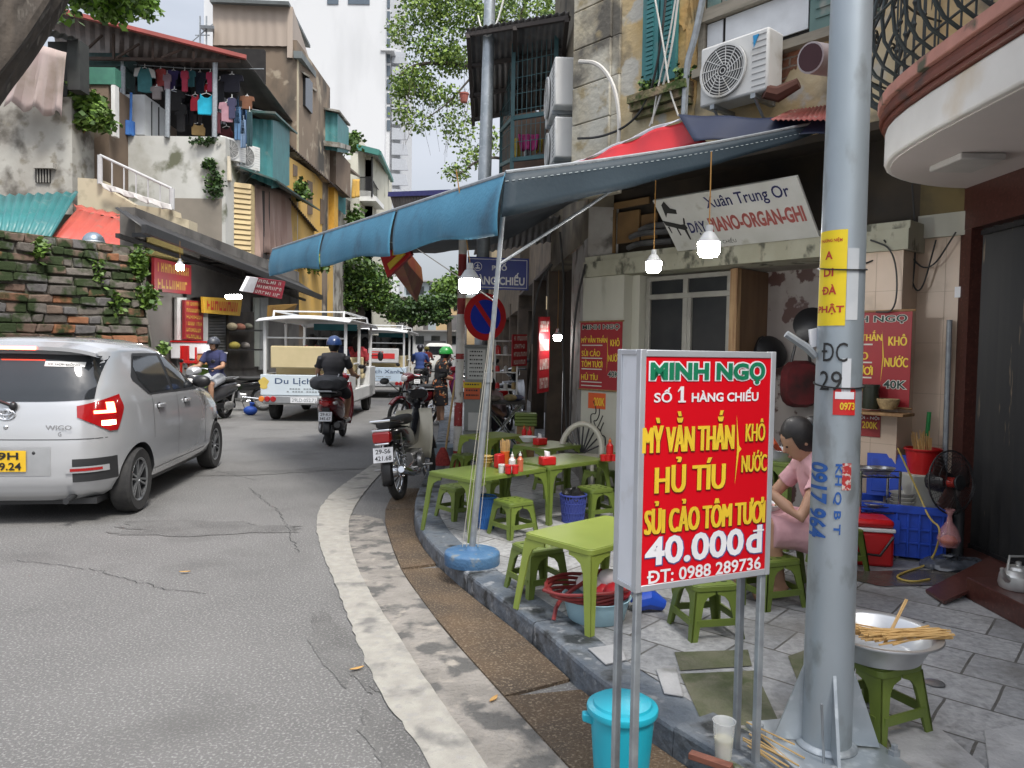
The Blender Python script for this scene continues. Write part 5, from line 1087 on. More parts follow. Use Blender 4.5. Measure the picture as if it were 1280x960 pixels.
 rg=rear_patch('rear_window',-.60,.60,lambda x:1.0+.02*abs(x/.6)**3,lambda x:1.375-.015*abs(x/.6)**2,glass_dark,car,.006,30,10)
 rear_patch('tailgate_seam',-.68,.68,K(.70),K(.706),dkplastic,car,.002,30,1)
 rear_patch('tailgate_recess',-.33,.33,lambda x:.42,lambda x:.645-.0*x,mat('silver_shade',(.46,.47,.48),rough=.35,metal=.5),car,.004,16,6)
 pl_=rear_patch('number_plate',-.16,.16,K(.455),K(.62),mat('yellow_plate',(.72,.45,.02),rough=.5),car,.016,4,2)
 mb=MB();p=sy(0,.54,.02);M=frame(p,(1,0,0),(0,0,1));mb.text('29H',M,-.105,.105,.012,.066,.02);mb.text('059.24',M,-.125,.125,-.07,-.014,.02);mb.build('plate_lettering',blackp,pl_,world=False)
 mb=MB();mb.grid([[V((x,-.30-.02*(1-abs(x/.6)**2),1.475-.06*abs(x/.6)**4))for x in[-.6+.06*k for k in range(21)]],[V((x*1.0,-.50+.05*abs(x/.6)**3,1.435-.05*abs(x/.6)**4))for x in[-.6+.06*k for k in range(21)]],[V((x,-.495+.05*abs(x/.6)**3,1.405-.05*abs(x/.6)**4))for x in[-.6+.06*k for k in range(21)]],[V((x,-.36,1.40-.05*abs(x/.6)**4))for x in[-.6+.06*k for k in range(21)]]]);sp=mb.build('spoiler',silver,car,world=False)
 mb=MB();mb.box(-.17,.17,-.512,-.49,1.408,1.432);mb.build('brake_lamp',mat('lit_brake_lamp',(1,.1,.05)),sp,world=False,bevel=.004)
 mb=MB();p=sy(-.12,1.0,.02);q_=sy(-.5,1.10,.02);mb.bar(sy(.04,.97,.035),sy(-.42,1.13,.02),.014,.008,n=6);mb.ell(sy(.05,.965,.02),(.03,.03,.035));mb.build('wiper',blackp,car,world=False)
 mb=MB();p=sy(0,.90,.008)
 for a,b,dz in((.062,.042,0),(.022,.04,0),(.044,.02,.014)):mb.tube([V((a*math.cos(t),-.004,dz+b*math.sin(t)))+p for t in[k*2*math.pi/32 for k in range(32)]],.006,6,closed=True)
 mb.build('emblem',chrome,car,world=False)
 mb=MB();mb.ell(sy(0,.80,.004),(.018,.008,.018));mb.build('lock',chrome,car,world=False)
 mb=MB();M=frame(sy(.38,.775,.006),(1,-.0,0),(0,0,1));mb.text('WIGO',M,-.09,.1,.005,.04,.02);mb.text('G',M,0,.025,-.045,-.012,.02);mb.build('badge_lettering',chrome,car,world=False)
 st_=rear_patch('sticker',.22,.50,lambda x:1.275-.02*(x-.36),lambda x:1.315-.02*(x-.36),white_paint,car,.011,6,1)
 mb=MB();mb.text('XE HỢP ĐỒNG',frame(sy(.36,1.293,.016),V((1,.05,-.02)),(0,.4,1)),-.12,.12,-.013,.016,.02);mb.build('sticker_lettering',blackp,st_,world=False)
 tyr=mat('car_tyre',(.022,.022,.023),(.035,.034,.033),s=20,rough=.85);alloy=mat('alloy_grey',(.33,.34,.35),rough=.3,metal=.8)
 for y in(0,2.455):
  for sg in(1,-1):
   W=TR(sg*.70,y,.285)@RY(R(90)*sg)
   wh=bpy.data.objects.new('wheel',None);COL.objects.link(wh);wh.parent=car
   mb=MB();mb.lathe([(.19,-.08),(.26,-.085),(.28,-.065),(.285,0),(.28,.065),(.262,.085),(.19,.075)],48,W,cap=False);mb.build('tyre',tyr,wh,world=False)
   mb=MB();mb.lathe([(.19,-.06),(.19,.072),(.178,.072),(.17,.02),(.02,.01)],40,W,cap=False)
   mb.build('rim_barrel',mat('wheel_shade',(.03,.03,.032),rough=.5,metal=.3),wh,world=False)
   mb=MB();mb.lathe([(.182,.06),(.192,.074),(.184,.078),(.172,.066)],40,W,cap=False);mb.lathe([(.0,.06),(.04,.06),(.045,.05),(.045,.03)],20,W,cap=False)
   for k in range(6):
    a=k*math.pi/3+.2;
    for da in(-.12,.16):mb.hexa([W@V((.03*math.cos(a+da*2-.3),.03*math.sin(a+da*2-.3),.03)),W@V((.03*math.cos(a+da*2+.3),.03*math.sin(a+da*2+.3),.03)),W@V((.18*math.cos(a+da+.05),.18*math.sin(a+da+.05),.04)),W@V((.18*math.cos(a+da-.05),.18*math.sin(a+da-.05),.04))],[W@V((.03*math.cos(a+da*2-.3),.03*math.sin(a+da*2-.3),.062)),W@V((.03*math.cos(a+da*2+.3),.03*math.sin(a+da*2+.3),.062)),W@V((.18*math.cos(a+da+.05),.18*math.sin(a+da+.05),.07)),W@V((.18*math.cos(a+da-.05),.18*math.sin(a+da-.05),.07))])
   mb.build('rim',alloy,wh,world=False)
 mb=MB();mb.tube([V((.45,-.5,.24)),V((.45,-.63,.22)),V((.45,-.65,.22))],.025,10);mb.box(-.6,.6,-.45,2.9,.16,.21);mb.build('underside',dkplastic,car,world=False)
 return car
rw,fw=G(158,639),G(260,583);fwd=(fw-rw).normalized();hd=math.atan2(-fwd.x,fwd.y)
rgt=V((fwd.y,-fwd.x,0));hatchback(rw-rgt*.66,hd)
# people
skin_m=mat('skin',(.42,.24,.155),(.38,.21,.13),s=8,rough=.55)
hair_m=mat('black_hair',(.012,.010,.010),(.022,.018,.016),s=30,rough=.5)
def hand(mb,wr,dr,nm,curl=.6,s=1.0,rf=.009):
 """palm, four unequal bent fingers and a thumb; dr = direction of the hand, nm = direction the palm faces"""
 dr=V(dr).normalized();nm=V(nm);nm=(nm-dr*nm.dot(dr)).normalized();sd_=dr.cross(nm)
 pc=wr+dr*.045*s
 mb.ell(pc,(.036*s,.046*s,.017*s),Matrix(((sd_.x,dr.x,nm.x,0),(sd_.y,dr.y,nm.y,0),(sd_.z,dr.z,nm.z,0),(0,0,0,1))),10,7)
 mb.tube([wr-dr*.02,wr+dr*.03*s],[.022*s,.024*s],8)
 for k,(o,l)in enumerate(((-.027,.062),(-.009,.074),(.009,.07),(.027,.055))):
  p=pc+dr*.03*s+sd_*o*s;d=dr.copy();pts=[p]
  for j in range(3):
   a=curl*(.5,.8,.7)[j];d=(d*math.cos(a)+nm*math.sin(a)).normalized();p=p+d*l*s*(.45,.32,.25)[j];pts.append(p)
  mb.tube(pts,[rf*s,rf*s*.95,rf*s*.9,rf*s*.75],7)
 p=pc-dr*.02*s-sd_*.03*s;d=(dr*.6-sd_*.8).normalized();q_=p+d*.035*s;r_=q_+(dr*.85+nm*.5*curl-sd_*.1).normalized()*.032*s
 mb.tube([pc-dr*.02*s,p,q_,r_],[.014*s,.013*s,.011*s,.008*s],7)
def orient(d):
 d=V(d).normalized();return d.to_track_quat('Z','Y').to_matrix().to_4x4()
def remesh(ob,vox,it=3):
 m=ob.modifiers.new('Remesh','REMESH');m.mode='VOXEL';m.voxel_size=vox;m.use_smooth_shade=True
 s=ob.modifiers.new('Smooth','SMOOTH');s.factor=.5;s.iterations=it
def person(label,loc,rz,J,shirt,bottom,kind_='shorts',sleeve=.45,leg=.55,helmet=None,hair='short',vox=.014,w=1.0,shoes=None,face=(0,1,0),palm=(0,0,-1),curl=.9,hdir=None,pattern=None):
 o=thing('person',label,'person',loc,rz);J={k:V(v)for k,v in J.items()}
 L_,Rr=lambda k:J[k+'L'],lambda k:J[k+'R']
 fc=V(face).normalized();up=(J['head']-J['neck']).normalized();sd=fc.cross(up).normalized();up=sd.cross(fc)
 HM=Matrix(((sd.x,fc.x,up.x,0),(sd.y,fc.y,up.y,0),(sd.z,fc.z,up.z,0),(0,0,0,1)))
 H=lambda x,y,z:J['head']+sd*x+fc*y+up*z
 def torso(mb,g):
  ax=(J['chest']-J['pelvis']);across=(J['shR']-J['shL']).normalized();f_=across.cross(ax.normalized());f_.normalize();uu=f_.cross(across)
  TM=Matrix(((across.x,f_.x,uu.x,0),(across.y,f_.y,uu.y,0),(across.z,f_.z,uu.z,0),(0,0,0,1)))
  mb.ell(J['pelvis'],(.155*w+g,.115*w+g,.12+g),TM);mb.ell(J['pelvis'].lerp(J['chest'],.5),(.135*w+g,.1*w+g,.2+g),TM);mb.ell(J['chest']+uu*.02,(.165*w+g,.112*w+g,.19+g),TM)
  mb.tube([J['shL'],J['chest']+uu*.13,J['shR']],[.055+g,.075+g,.055+g],10)
 mb=MB();torso(mb,0)
 mb.tube([J['chest']+(J['neck']-J['chest'])*.6,J['neck'],J['head']-up*.05],[.06,.05,.048],10)
 mb.ell(J['head'],(.074,.092,.112),HM,16,12);mb.ell(H(0,.028,-.055),(.052,.06,.058),HM);mb.tube([H(0,.082,.01),H(0,.104,-.022),H(0,.085,-.03)],[.008,.014,.01],7)
 mb.ell(H(0,.078,-.062),(.024,.014,.011),HM,10,6);mb.ell(H(.074,-.005,-.01),(.01,.02,.03),HM,8,6);mb.ell(H(-.074,-.005,-.01),(.01,.02,.03),HM,8,6)
 for s in 'LR':
  mb.tube([J['sh'+s],J['sh'+s].lerp(J['el'+s],.5),J['el'+s],J['el'+s].lerp(J['wr'+s],.4),J['wr'+s]],[.05*w,.045*w,.038*w,.04*w,.025],10)
  hd_=(hdir or{}).get(s,J['wr'+s]-J['el'+s]);hand(mb,J['wr'+s],hd_,(palm if not isinstance(palm,dict)else palm[s]),curl,rf=max(.008,vox*.75))
  mb.tube([J['hip'+s],J['hip'+s].lerp(J['kn'+s],.5),J['kn'+s],J['kn'+s].lerp(J['an'+s],.35),J['an'+s]],[.085*w,.075*w,.054,.056,.036],10)
  mb.tube([J['an'+s]+(J['an'+s]-J['to'+s])*.25,J['an'+s]-V((0,0,.02)),J['to'+s]],[.034,.038,.026],8)
 b=mb.build('body',skin_m,o,world=False);remesh(b,vox)
 mb=MB()
 if shirt is not None:
  torso(mb,.014)
  for s in 'LR':
   if sleeve:mb.tube([J['sh'+s],J['sh'+s].lerp(J['el'+s],.5),J['sh'+s].lerp(J['el'+s],min(1,sleeve*2))]+([J['el'+s].lerp(J['wr'+s],(sleeve-.5)*2)]if sleeve>.5 else[]),[.066*w,.062*w,.06*w]+([.05]if sleeve>.5 else[]),10)
  if kind_=='dress':
   for s in 'LR':mb.tube([J['hip'+s],J['hip'+s].lerp(J['kn'+s],.6),J['kn'+s]+(J['an'+s]-J['kn'+s])*.12],[.125*w,.12*w,.115*w],12)
   mb.tube([J['pelvis'],(J['hipL']+J['hipR'])/2+((J['knL']+J['knR'])/2-(J['hipL']+J['hipR'])/2)*.95],[.14*w,.12*w],12)
  c=mb.build('dress' if kind_=='dress' else 'shirt',shirt,o,world=False);remesh(c,vox,9 if kind_=='dress' else 3)
 if bottom is not None:
  mb=MB();mb.ell(J['pelvis']-V((0,0,.03)),(.172*w,.132*w,.12))
  for s in 'LR':
   pts=[J['hip'+s],J['hip'+s].lerp(J['kn'+s],.55),J['kn'+s].lerp(J['an'+s],max(0,leg*2-1))if leg>.5 else J['hip'+s].lerp(J['kn'+s],leg*2)]
   if leg>.55:pts=[J['hip'+s],J['hip'+s].lerp(J['kn'+s],.55),J['kn'+s],J['kn'+s].lerp(J['an'+s],leg*2-1)]
   mb.tube(pts,[.104*w,.094*w,.085*w,.06][:len(pts)],12)
  c=mb.build('shorts' if leg<.6 else 'trousers',bottom,o,world=False);remesh(c,vox)
 if helmet:
  mb=MB();prof=[(.128*math.cos(a),.135*math.sin(a))for a in[k*math.pi/2/9 for k in range(10)]]
  mb.lathe([(.118,-.012),(.128,-.012)]+prof,24,TR(tuple(H(0,-.005,.028)))@HM@Matrix.Diagonal((.9,1.08,.98,1)),cap=False);hl=mb.build('helmet',helmet,o,world=False,solid=.006)
  mb=MB();mb.prism([(-.075,0),(-.06,.045),(0,.065),(.06,.045),(.075,0)],0,.01,TR(tuple(H(0,.1,.022)))@HM);mb.build('visor',helmet,hl,world=False)
  mb=MB();mb.tube([H(.078,0,.02),H(.062,.03,-.08),H(0,.04,-.125),H(-.062,.03,-.08),H(-.078,0,.02)],.006,5);mb.build('strap',blackp,hl,world=False)
 mb=MB();mb.ell(H(0,-.016,.014),(.086,.098,.116),HM,28,22)
 if hair=='bun':mb.ell(H(0,-.11,.03),(.05,.045,.05),HM);mb.ell(H(0,-.05,-.05),(.07,.06,.07),HM)
 if hair=='long':mb.tube([H(0,-.05,.0),H(0,-.09,-.12),H(0,-.10,-.28)],[.085,.075,.05],10)
 h=MB();h.v=mb.v;h.f=[];h.mi=[]
 for f in mb.f:
  c=sum((V(mb.v[i])for i in f),V())/len(f)-J['head']
  if not(c.dot(fc)>.042 and c.dot(up)<.05):h.f.append(f);h.mi.append(0)
 h.build('hair',hair_m,o,world=False)
 mb=MB()
 for x in(-.03,.03):mb.ell(H(x,.084,.004),(.011,.006,.006),HM,8,6)
 mb.build('eyes',mat('dark_eyes',(.02,.015,.012),rough=.2),o,world=False)
 mb=MB();mb.tube([H(-.02,.09,-.06),H(0,.094,-.061),H(.02,.09,-.06)],.0045,5);mb.build('lips',mat('lips',(.32,.12,.10),rough=.5),o,world=False)
 if shoes:
  for s in 'LR':
   mb=MB();d=(J['to'+s]-J['an'+s]);d.z=0;mb.tube([J['an'+s]-V((0,0,.03))-d*.3,J['an'+s]-V((0,0,.035))+d*.3,J['to'+s]+d*.1],[.04,.046,.034],10);mb.build('shoe',shoes,o,world=False)
 return o
ride=dict(pelvis=(0,.27,.87),chest=(0,.30,1.19),neck=(0,.33,1.385),head=(0,.36,1.50),shL=(-.18,.31,1.32),shR=(.18,.31,1.32),elL=(-.27,.45,1.07),elR=(.27,.45,1.07),wrL=(-.29,.70,1.04),wrR=(.29,.70,1.04),hipL=(-.1,.29,.84),hipR=(.1,.29,.84),knL=(-.17,.68,.72),knR=(.17,.68,.72),anL=(-.15,.64,.37),anR=(.15,.64,.37),toL=(-.16,.80,.33),toR=(.16,.80,.33))
# two-wheelers
tyre_m=mat('motorbike_tyre',(.02,.02,.02),(.032,.031,.03),s=30,rough=.85);alu=mat('cast_aluminium',(.38,.38,.38),(.3,.3,.3),s=15,rough=.4,metal=.7)
plate_m=mat('white_number_plate',(.72,.73,.75),rough=.45)
def wheel(par,y,r,tr,spoke=True,steer=None):
 wh=bpy.data.objects.new('wheel',None);COL.objects.link(wh);wh.parent=par
 M=TR(0,y,r)if steer is None else TR(0,y,r)@steer
 ring=lambda rad,a:M@V((0,rad*math.cos(a),rad*math.sin(a)))
 A=[k*2*math.pi/36 for k in range(36)]
 mb=MB();mb.tube([ring(r-tr,a)for a in A],tr,10,closed=True);mb.build('tyre',tyre_m,wh,world=False)
 mb=MB();mb.tube([ring(r-tr*2.1,a)for a in A],tr*.45,6,closed=True);mb.lathe([(.001,-.06),(.045,-.06),(.06,-.045),(.06,.045),(.045,.06),(.001,.06)],16,M@RY(R(90)))
 if spoke:
  for k in range(18):a=k*math.pi/9;mb.bar(M@V(((-.04,.04)[k%2],.05*math.cos(a),.05*math.sin(a))),ring(r-tr*2.1,a+.35*(-1)**k),.003,n=4)
 else:
  for k in range(5):a=k*2*math.pi/5;mb.beam(ring(.04,a),ring(r-tr*2,a+.15),.03,.02,up=(1,0,0))
 mb.build('rim',alu if not spoke else chrome,wh,world=False)
 return wh
def arc_strip(mb,y,r,a0,a1,w,n=14,th=.01,M=None):
 rows=[]
 for k in range(n+1):
  a=a0+(a1-a0)*k/n;q_=[]
  for x,dr in((-w,-.025),(-w*.7,0),(0,.012),(w*.7,0),(w,-.025)):p=V((x,(r+dr)*math.cos(a),(r+dr)*math.sin(a)));q_.append((TR(0,y,0)@(M or Matrix()))@p if M else V((p.x,y+p.y,p.z)))
  rows.append(q_)
 mb.grid(rows)
def shift(rows,z):return rows
def loft(mb,secs,n=18,cap=True):
 """secs: (y, cx, cz, halfwidth, halfheight, exponent)"""
 rows=[]
 for y,cx,cz,a,b,e in secs:
  rows.append([V((cx+a*math.copysign(abs(math.cos(t))**(2/e),math.cos(t)),y,cz+b*math.copysign(abs(math.sin(t))**(2/e),math.sin(t))))for t in[k*2*math.pi/n for k in range(n)]])
 k0=len(mb.v);mb.grid(rows,closed=True)
 if cap:mb.f.append(tuple(k0+k for k in range(n)));mb.mi.append(mb.m);mb.f.append(tuple(k0+(len(secs)-1)*n+k for k in range(n))[::-1]);mb.mi.append(mb.m)
def handlebar(par,y,z,steer,body,mirrors=True,hw=.31):
 M=TR(0,y,z)@RZ(steer)
 mb=MB();mb.M=M;mb.tube([V((-hw+.1,-.10,.02)),V((-.12,-.02,.03)),V((0,0,.0)),V((.12,-.02,.03)),V((hw-.1,-.10,.02))],.012,8);mb.build('handlebar',chrome,par,world=False)
 mb=MB();mb.M=M
 for s in(-1,1):mb.bar((s*(hw-.11),-.098,.02),(s*hw,-.135,.015),.018,n=10)
 mb.build('grips',blackp,par,world=False)
 for s in(-1,1):
  mb=MB();mb.M=M;mb.bar((s*(hw-.13),-.09,.03),(s*(hw-.03),-.06,.14),.005,n=5)
  if not mirrors:continue
  mb.ell((s*(hw+.02),-.06,.165),(.052,.012,.036));mb.build('mirror',blackp,par,world=False)
 return M
def underbone(label,loc,rz,col,shield,lean=0,steer=0,plate=('29-F8','678.90'),group='motorbikes parked along the street',spoke=True,detail=True):
 o=thing('motorbike',label,'motorbike',loc,rz,group);o.rotation_euler=(0,lean,rz);r=.285
 wheel(o,0,r,.036,spoke);fs=RZ(steer);wheel(o,1.22,r,.034,spoke,steer=fs)
 mb=MB();loft(mb,[(-.26,0,.74,.05,.03,3),(-.2,0,.755,.095,.04,3),(.1,0,.765,.125,.045,3),(.3,0,.75,.12,.045,3),(.48,0,.755,.085,.05,3),(.56,0,.75,.04,.03,2)]);mb.build('seat',mat('black_seat',(.02,.02,.021),(.03,.03,.03),s=9,rough=.6),o,world=False)
 mb=MB();loft(mb,[(-.34,0,.66,.06,.05,3),(-.26,0,.66,.10,.07,3),(0,0,.63,.115,.1,3),(.3,0,.58,.115,.12,3),(.5,0,.55,.08,.1,3),(.62,0,.52,.05,.05,2)]);loft(mb,[(.5,0,.50,.06,.05,2.5),(.72,0,.52,.06,.06,2.5),(.95,0,.74,.055,.06,2.5),(1.03,0,.86,.05,.05,2.5)]);mb.build('bodywork',col,o,world=False)
 mb=MB();arc_strip(mb,0,r+.06,R(55),R(195),.055,M=TR(0,0,r));mb.build('rear_fender',blackp,o,world=False,solid=.006)
 mb=MB();arc_strip(mb,1.22,r+.045,R(35),R(165),.05,M=TR(0,0,r)@fs);mb.build('front_fender',col,o,world=False,solid=.005)
 mb=MB();mb.box(-.085,.085,-.385,-.30,.60,.70);tl=mb.build('tail_lamp',tl_red,o,world=False,bevel=.015)
 mb=MB();mb.box(-.09,.09,-.375,-.29,.70,.725);mb.box(-.07,.07,-.39,-.36,.58,.6);mb.build('lamp_trim',chrome,tl,world=False,bevel=.008)
 mb=MB();mb.tube([V((-.1,.12,.74)),V((-.115,-.15,.77)),V((-.09,-.36,.80)),V((.09,-.36,.80)),V((.115,-.15,.77)),V((.1,.12,.74))],.011,8);mb.build('grab_rail',chrome,o,world=False)
 PM=frame((0,-.375,.49),(1,0,0),(0,.25,1));mb=MB();mb.box(-.095,.095,-.07,.07,-.004,.002,M=PM);pp=mb.build('number_plate',plate_m,o,world=False,bevel=.006)
 mb=MB();PM2=PM@TR(0,0,.004);mb.text(plate[0],PM2,-.07,.07,.012,.052,.015);mb.text(plate[1],PM2,-.078,.078,-.052,-.01,.015);mb.build('plate_lettering',blackp,pp,world=False)
 mb=MB();mb.bar((0,-.33,.62),(0,-.365,.45),.012)
 for s in(-1,1):mb.bar((s*.085,0,r),(s*.085,.5,.34),.017);mb.bar((s*.1,-.02,r),(s*.105,-.07,.42),.016,n=10);mb.tube([V((s*.1+.024*math.cos(a*1.0),-.045-.05*a/40,.38+.26*a/44+0))+V((0,.024*math.sin(a),0))for a in[k*.8 for k in range(45)]],.006,4);mb.bar((s*.105,-.06,.4),(s*.105,-.10,.66),.012)
 mb.build('suspension',chrome,o,world=False)
 mb=MB();loft(mb,[(.36,0,.33,.08,.09,3),(.5,0,.33,.11,.11,3),(.62,0,.34,.10,.09,3)]);
 for k in range(6):mb.box(-.075,.075,.64+k*.022,.652+k*.022,.29,.41)
 mb.lathe([(.001,0),(.07,0),(.085,-.03),(.085,-.05)],18,TR(.15,.48,.32)@RY(R(90)));mb.bar((-.25,.45,.27),(.25,.45,.27),.014,n=8);mb.bar((-.24,.05,.3),(.2,.05,.3),.012);mb.build('engine',alu,o,world=False,bevel=.006)
 mb=MB();mb.tube(smoothline([V((.06,.72,.3)),V((.1,.6,.21)),V((.13,.3,.2)),V((.135,.15,.23)),V((.14,-.05,.27))],2),.018,8);mb.tube([V((.14,.12,.24)),V((.142,.05,.255)),V((.145,-.3,.33)),V((.145,-.34,.34))],[.022,.042,.045,.03],12);mb.build('exhaust',chrome,o,world=False)
 mb=MB();rows=[]
 for i in range(9):
  t=i/8;z=.3+.52*t;y=.86+.16*t-.06*math.sin(t*3.1);wd=.17+.05*math.sin(t*2.6);rows.append([V((wd*u,y-.11*u*u-.04,z))for u in[-1+k/5 for k in range(11)]])
 mb.grid(rows);mb.build('leg_shield',shield,o,world=False,solid=.006)
 FM_=TR(0,1.05,0)@fs@TR(0,-1.05,0)
 mb=MB();mb.M=FM_
 for s in(-1,1):mb.bar((s*.075,1.22,r),(s*.07,1.10,.6),.02,n=10);mb.bar((s*.07,1.11,.58),(s*.06,1.03,.86),.016,n=10)
 mb.build('front_fork',mat('dark_fork',(.05,.05,.052),rough=.4,metal=.5),o,world=False)
 mb=MB();mb.M=FM_;loft(mb,[(.93,0,.98,.10,.05,2.5),(1.0,0,.97,.125,.085,2.5),(1.08,0,.95,.11,.085,2.3),(1.13,0,.945,.075,.065,2)]);mb.build('headlamp_cowl',col,o,world=False)
 mb=MB();mb.M=FM_;mb.ell((0,1.125,.945),(.075,.03,.06));mb.build('headlamp',tl_clear,o,world=False)
 handlebar(o,1.0,.99,steer,col)
 mb=MB();mb.tube([V((-.08,.45,.22)),V((-.16,.40,.12)),V((-.21+lean*.0,.34,.015))],.01,6);mb.build('side_stand',black_metal,o,world=False)
 return o
def scooter(label,loc,rz,col,plate=('29-K1','345.67'),group='scooters and their riders on the road',lean=0,steer=0,bagcol=None):
 o=thing('scooter',label,'scooter',loc,rz,group);o.rotation_euler=(0,lean,rz);r=.25
 wheel(o,0,r,.048,False);fs=RZ(steer);wheel(o,1.24,r,.044,False,steer=fs)
 mb=MB();loft(mb,[(-.36,0,.66,.05,.05,2.5),(-.3,0,.65,.11,.1,2.5),(-.12,0,.62,.165,.14,2.5),(.15,0,.57,.185,.17,2.6),(.38,0,.52,.175,.18,2.8),(.52,0,.48,.15,.17,3),(.56,0,.45,.1,.12,3)],22);mb.build('rear_bodywork',col,o,world=False)
 mb=MB();loft(mb,[(-.28,0,.765,.07,.03,3),(-.15,0,.785,.13,.045,3),(.15,0,.785,.15,.045,3),(.38,0,.745,.125,.045,3),(.5,0,.73,.07,.035,2.5)]);mb.build('seat',mat('black_seat',(.02,.02,.021)),o,world=False)
 mb=MB();mb.box(-.15,.15,.5,.92,.29,.345);mb.box(-.14,.14,.05,.55,.22,.34);mb.build('floorboard',blackp,o,world=False,bevel=.02)
 mb=MB();rows=[]
 for i in range(11):
  t=i/10;z=.26+.66*t;y=.90+.13*t;wd=.17+.055*math.sin(t*3.0)-.03*t;rows.append([V((wd*u,y+.07-.13*u*u,z))for u in[-1+k/6 for k in range(13)]])
 mb.grid(rows);mb.build('front_shield',col,o,world=False,solid=.05)
 mb=MB();arc_strip(mb,1.24,r+.04,R(30),R(160),.065,M=TR(0,0,r)@fs);mb.build('front_fender',col,o,world=False,solid=.006)
 mb=MB();arc_strip(mb,0,r+.05,R(70),R(190),.06,M=TR(0,0,r));mb.box(-.05,.05,-.36,-.25,.40,.60);mb.build('rear_fender',blackp,o,world=False,solid=.006)
 mb=MB();loft(mb,[(-.385,0,.655,.05,.03,2.5),(-.35,0,.66,.085,.045,2.5),(-.28,0,.665,.115,.05,2.5)]);mb.build('tail_lamp',tl_red,o,world=False)
 for s in(-1,1):mb=MB();mb.ell((s*.125,-.29,.665),(.035,.05,.028));mb.build('turn_signal',tl_clear,o,world=False)
 PM=frame((0,-.385,.47),(1,0,0),(0,.3,1));mb=MB();mb.box(-.095,.095,-.07,.07,-.004,.002,M=PM);pp=mb.build('number_plate',plate_m,o,world=False,bevel=.006)
 mb=MB();PM2=PM@TR(0,0,.004);mb.text(plate[0],PM2,-.07,.07,.012,.052,.015);mb.text(plate[1],PM2,-.078,.078,-.052,-.01,.015);mb.build('plate_lettering',blackp,pp,world=False)
 mb=MB();mb.tube([V((-.1,.0,.78)),V((-.125,-.2,.82)),V((-.08,-.36,.835)),V((.08,-.36,.835)),V((.125,-.2,.82)),V((.1,.0,.78))],.014,8);mb.build('grab_rail',mat('grey_rail',(.3,.31,.32),rough=.35,metal=.5),o,world=False)
 mb=MB();mb.tube([V((.15,.3,.25)),V((.155,.1,.29)),V((.16,-.28,.34)),V((.16,-.32,.345))],[.03,.06,.068,.045],14);mb.build('exhaust',mat('dark_muffler',(.06,.06,.06),rough=.4,metal=.6),o,world=False)
 mb=MB();mb.ell((-.12,.05,.27),(.05,.2,.09));mb.bar((-.13,-.05,.3),(-.13,-.14,.62),.025,n=10);mb.build('engine',alu,o,world=False)
 mb=MB();mb.bar((-.06,1.24,r),(-.06,1.05,.6),.02);mb.bar((.06,1.24,r),(.06,1.05,.6),.02);mb.build('front_fork',alu,o,world=False)
 mb=MB();FM_=TR(0,1.0,0)@fs@TR(0,-1.0,0);mb.M=FM_;loft(mb,[(.86,0,1.0,.10,.05,2.5),(.94,0,1.0,.15,.075,2.5),(1.02,0,.98,.13,.08,2.5),(1.08,0,.96,.08,.06,2)]);mb.build('handlebar_cowl',col,o,world=False)
 mb=MB();mb.ell((0,1.09,.80),(.1,.05,.06));mb.build('headlamp',tl_clear,o,world=False)
 handlebar(o,.93,1.01,steer,col,True,.33)
 mb=MB();mb.tube([V((-.05,.3,.2)),V((-.12,.2,.1)),V((-.13,.16,.03))],.012,6);mb.build('stand',black_metal,o,world=False)
 return o
dkred=mat('dark_red_paint',(.16,.012,.018),(.13,.01,.015),s=3,rough=.25,coat=.6)
blackpaint=mat('gloss_black_paint',(.012,.012,.014),rough=.2,coat=.6);creamplastic=mat('cream_leg_shield',(.55,.52,.42),(.48,.45,.36),s=5,rough=.45)
silverp=mat('silver_plastic',(.42,.43,.45),rough=.35,metal=.3)
L1=G(412,557);rz1=R(4)
scooter('dark red scooter ridden away from the camera with a black pack on its tail',L1,rz1,dkred)
person('scooter rider from behind in blue helmet, black top and shorts',L1,rz1,ride,mat('black_top',(.022,.022,.027),(.03,.03,.035),s=9,rough=.9),mat('dark_shorts',(.025,.025,.03),rough=.9),sleeve=.3,leg=.42,helmet=mat('blue_helmet',(.02,.05,.16),rough=.3,coat=.4),vox=.012,shoes=white_paint,palm=(0,0,-1))
pk=MB();RMt=TR(tuple(L1))@RZ(rz1)
pk.M=RMt;loft(pk,[(-.36,0,.94,.12,.06,2.5),(-.3,0,.94,.24,.10,2.5),(-.12,0,.95,.28,.12,2.5),(.02,0,.95,.25,.10,2.5),(.07,0,.95,.12,.06,2)],20);tag(pk.build('pack',mat('black_nylon',(.02,.021,.024),(.05,.05,.055),s=9,rough=.6),None),'bulky black pack strapped behind the rider of the dark red scooter','bag')
mb=MB();mb.M=RMt
for a in(-.12,.12):mb.tube([V((a,-.34,.9)),V((a*1.3,-.15,1.08)),V((a,.05,.98))],.008,5)
st_=mb.build('pack_strap',silverp,None);tag(st_,'pale straps tied over the black pack on the dark red scooter','strap')
L2=P(281,500,15.2);L2.z=0;rz2=R(180-14)
scooter('black and white scooter coming towards the camera on the left',L2,rz2,mat('white_black_plastic',(.05,.05,.055),rough=.25,coat=.5),plate=('29-P2','118.20'))
o_=[c for c in bpy.data.objects if c.name.startswith('handlebar_cowl')][-1];o_.data.materials[0]=silverp
person('man in navy tee and dark cap riding a scooter towards the camera',L2,rz2,ride,mat('navy_tee',(.035,.04,.11),(.03,.035,.09),s=6,rough=.9),mat('grey_shorts',(.4,.42,.45),rough=.9),sleeve=.35,leg=.45,helmet=mat('dark_cap_helmet',(.05,.055,.07),rough=.4),vox=.012,w=1.12)
LA=G(500,625);fa=G(536,599)-LA;rza=math.atan2(-fa.x,fa.y)
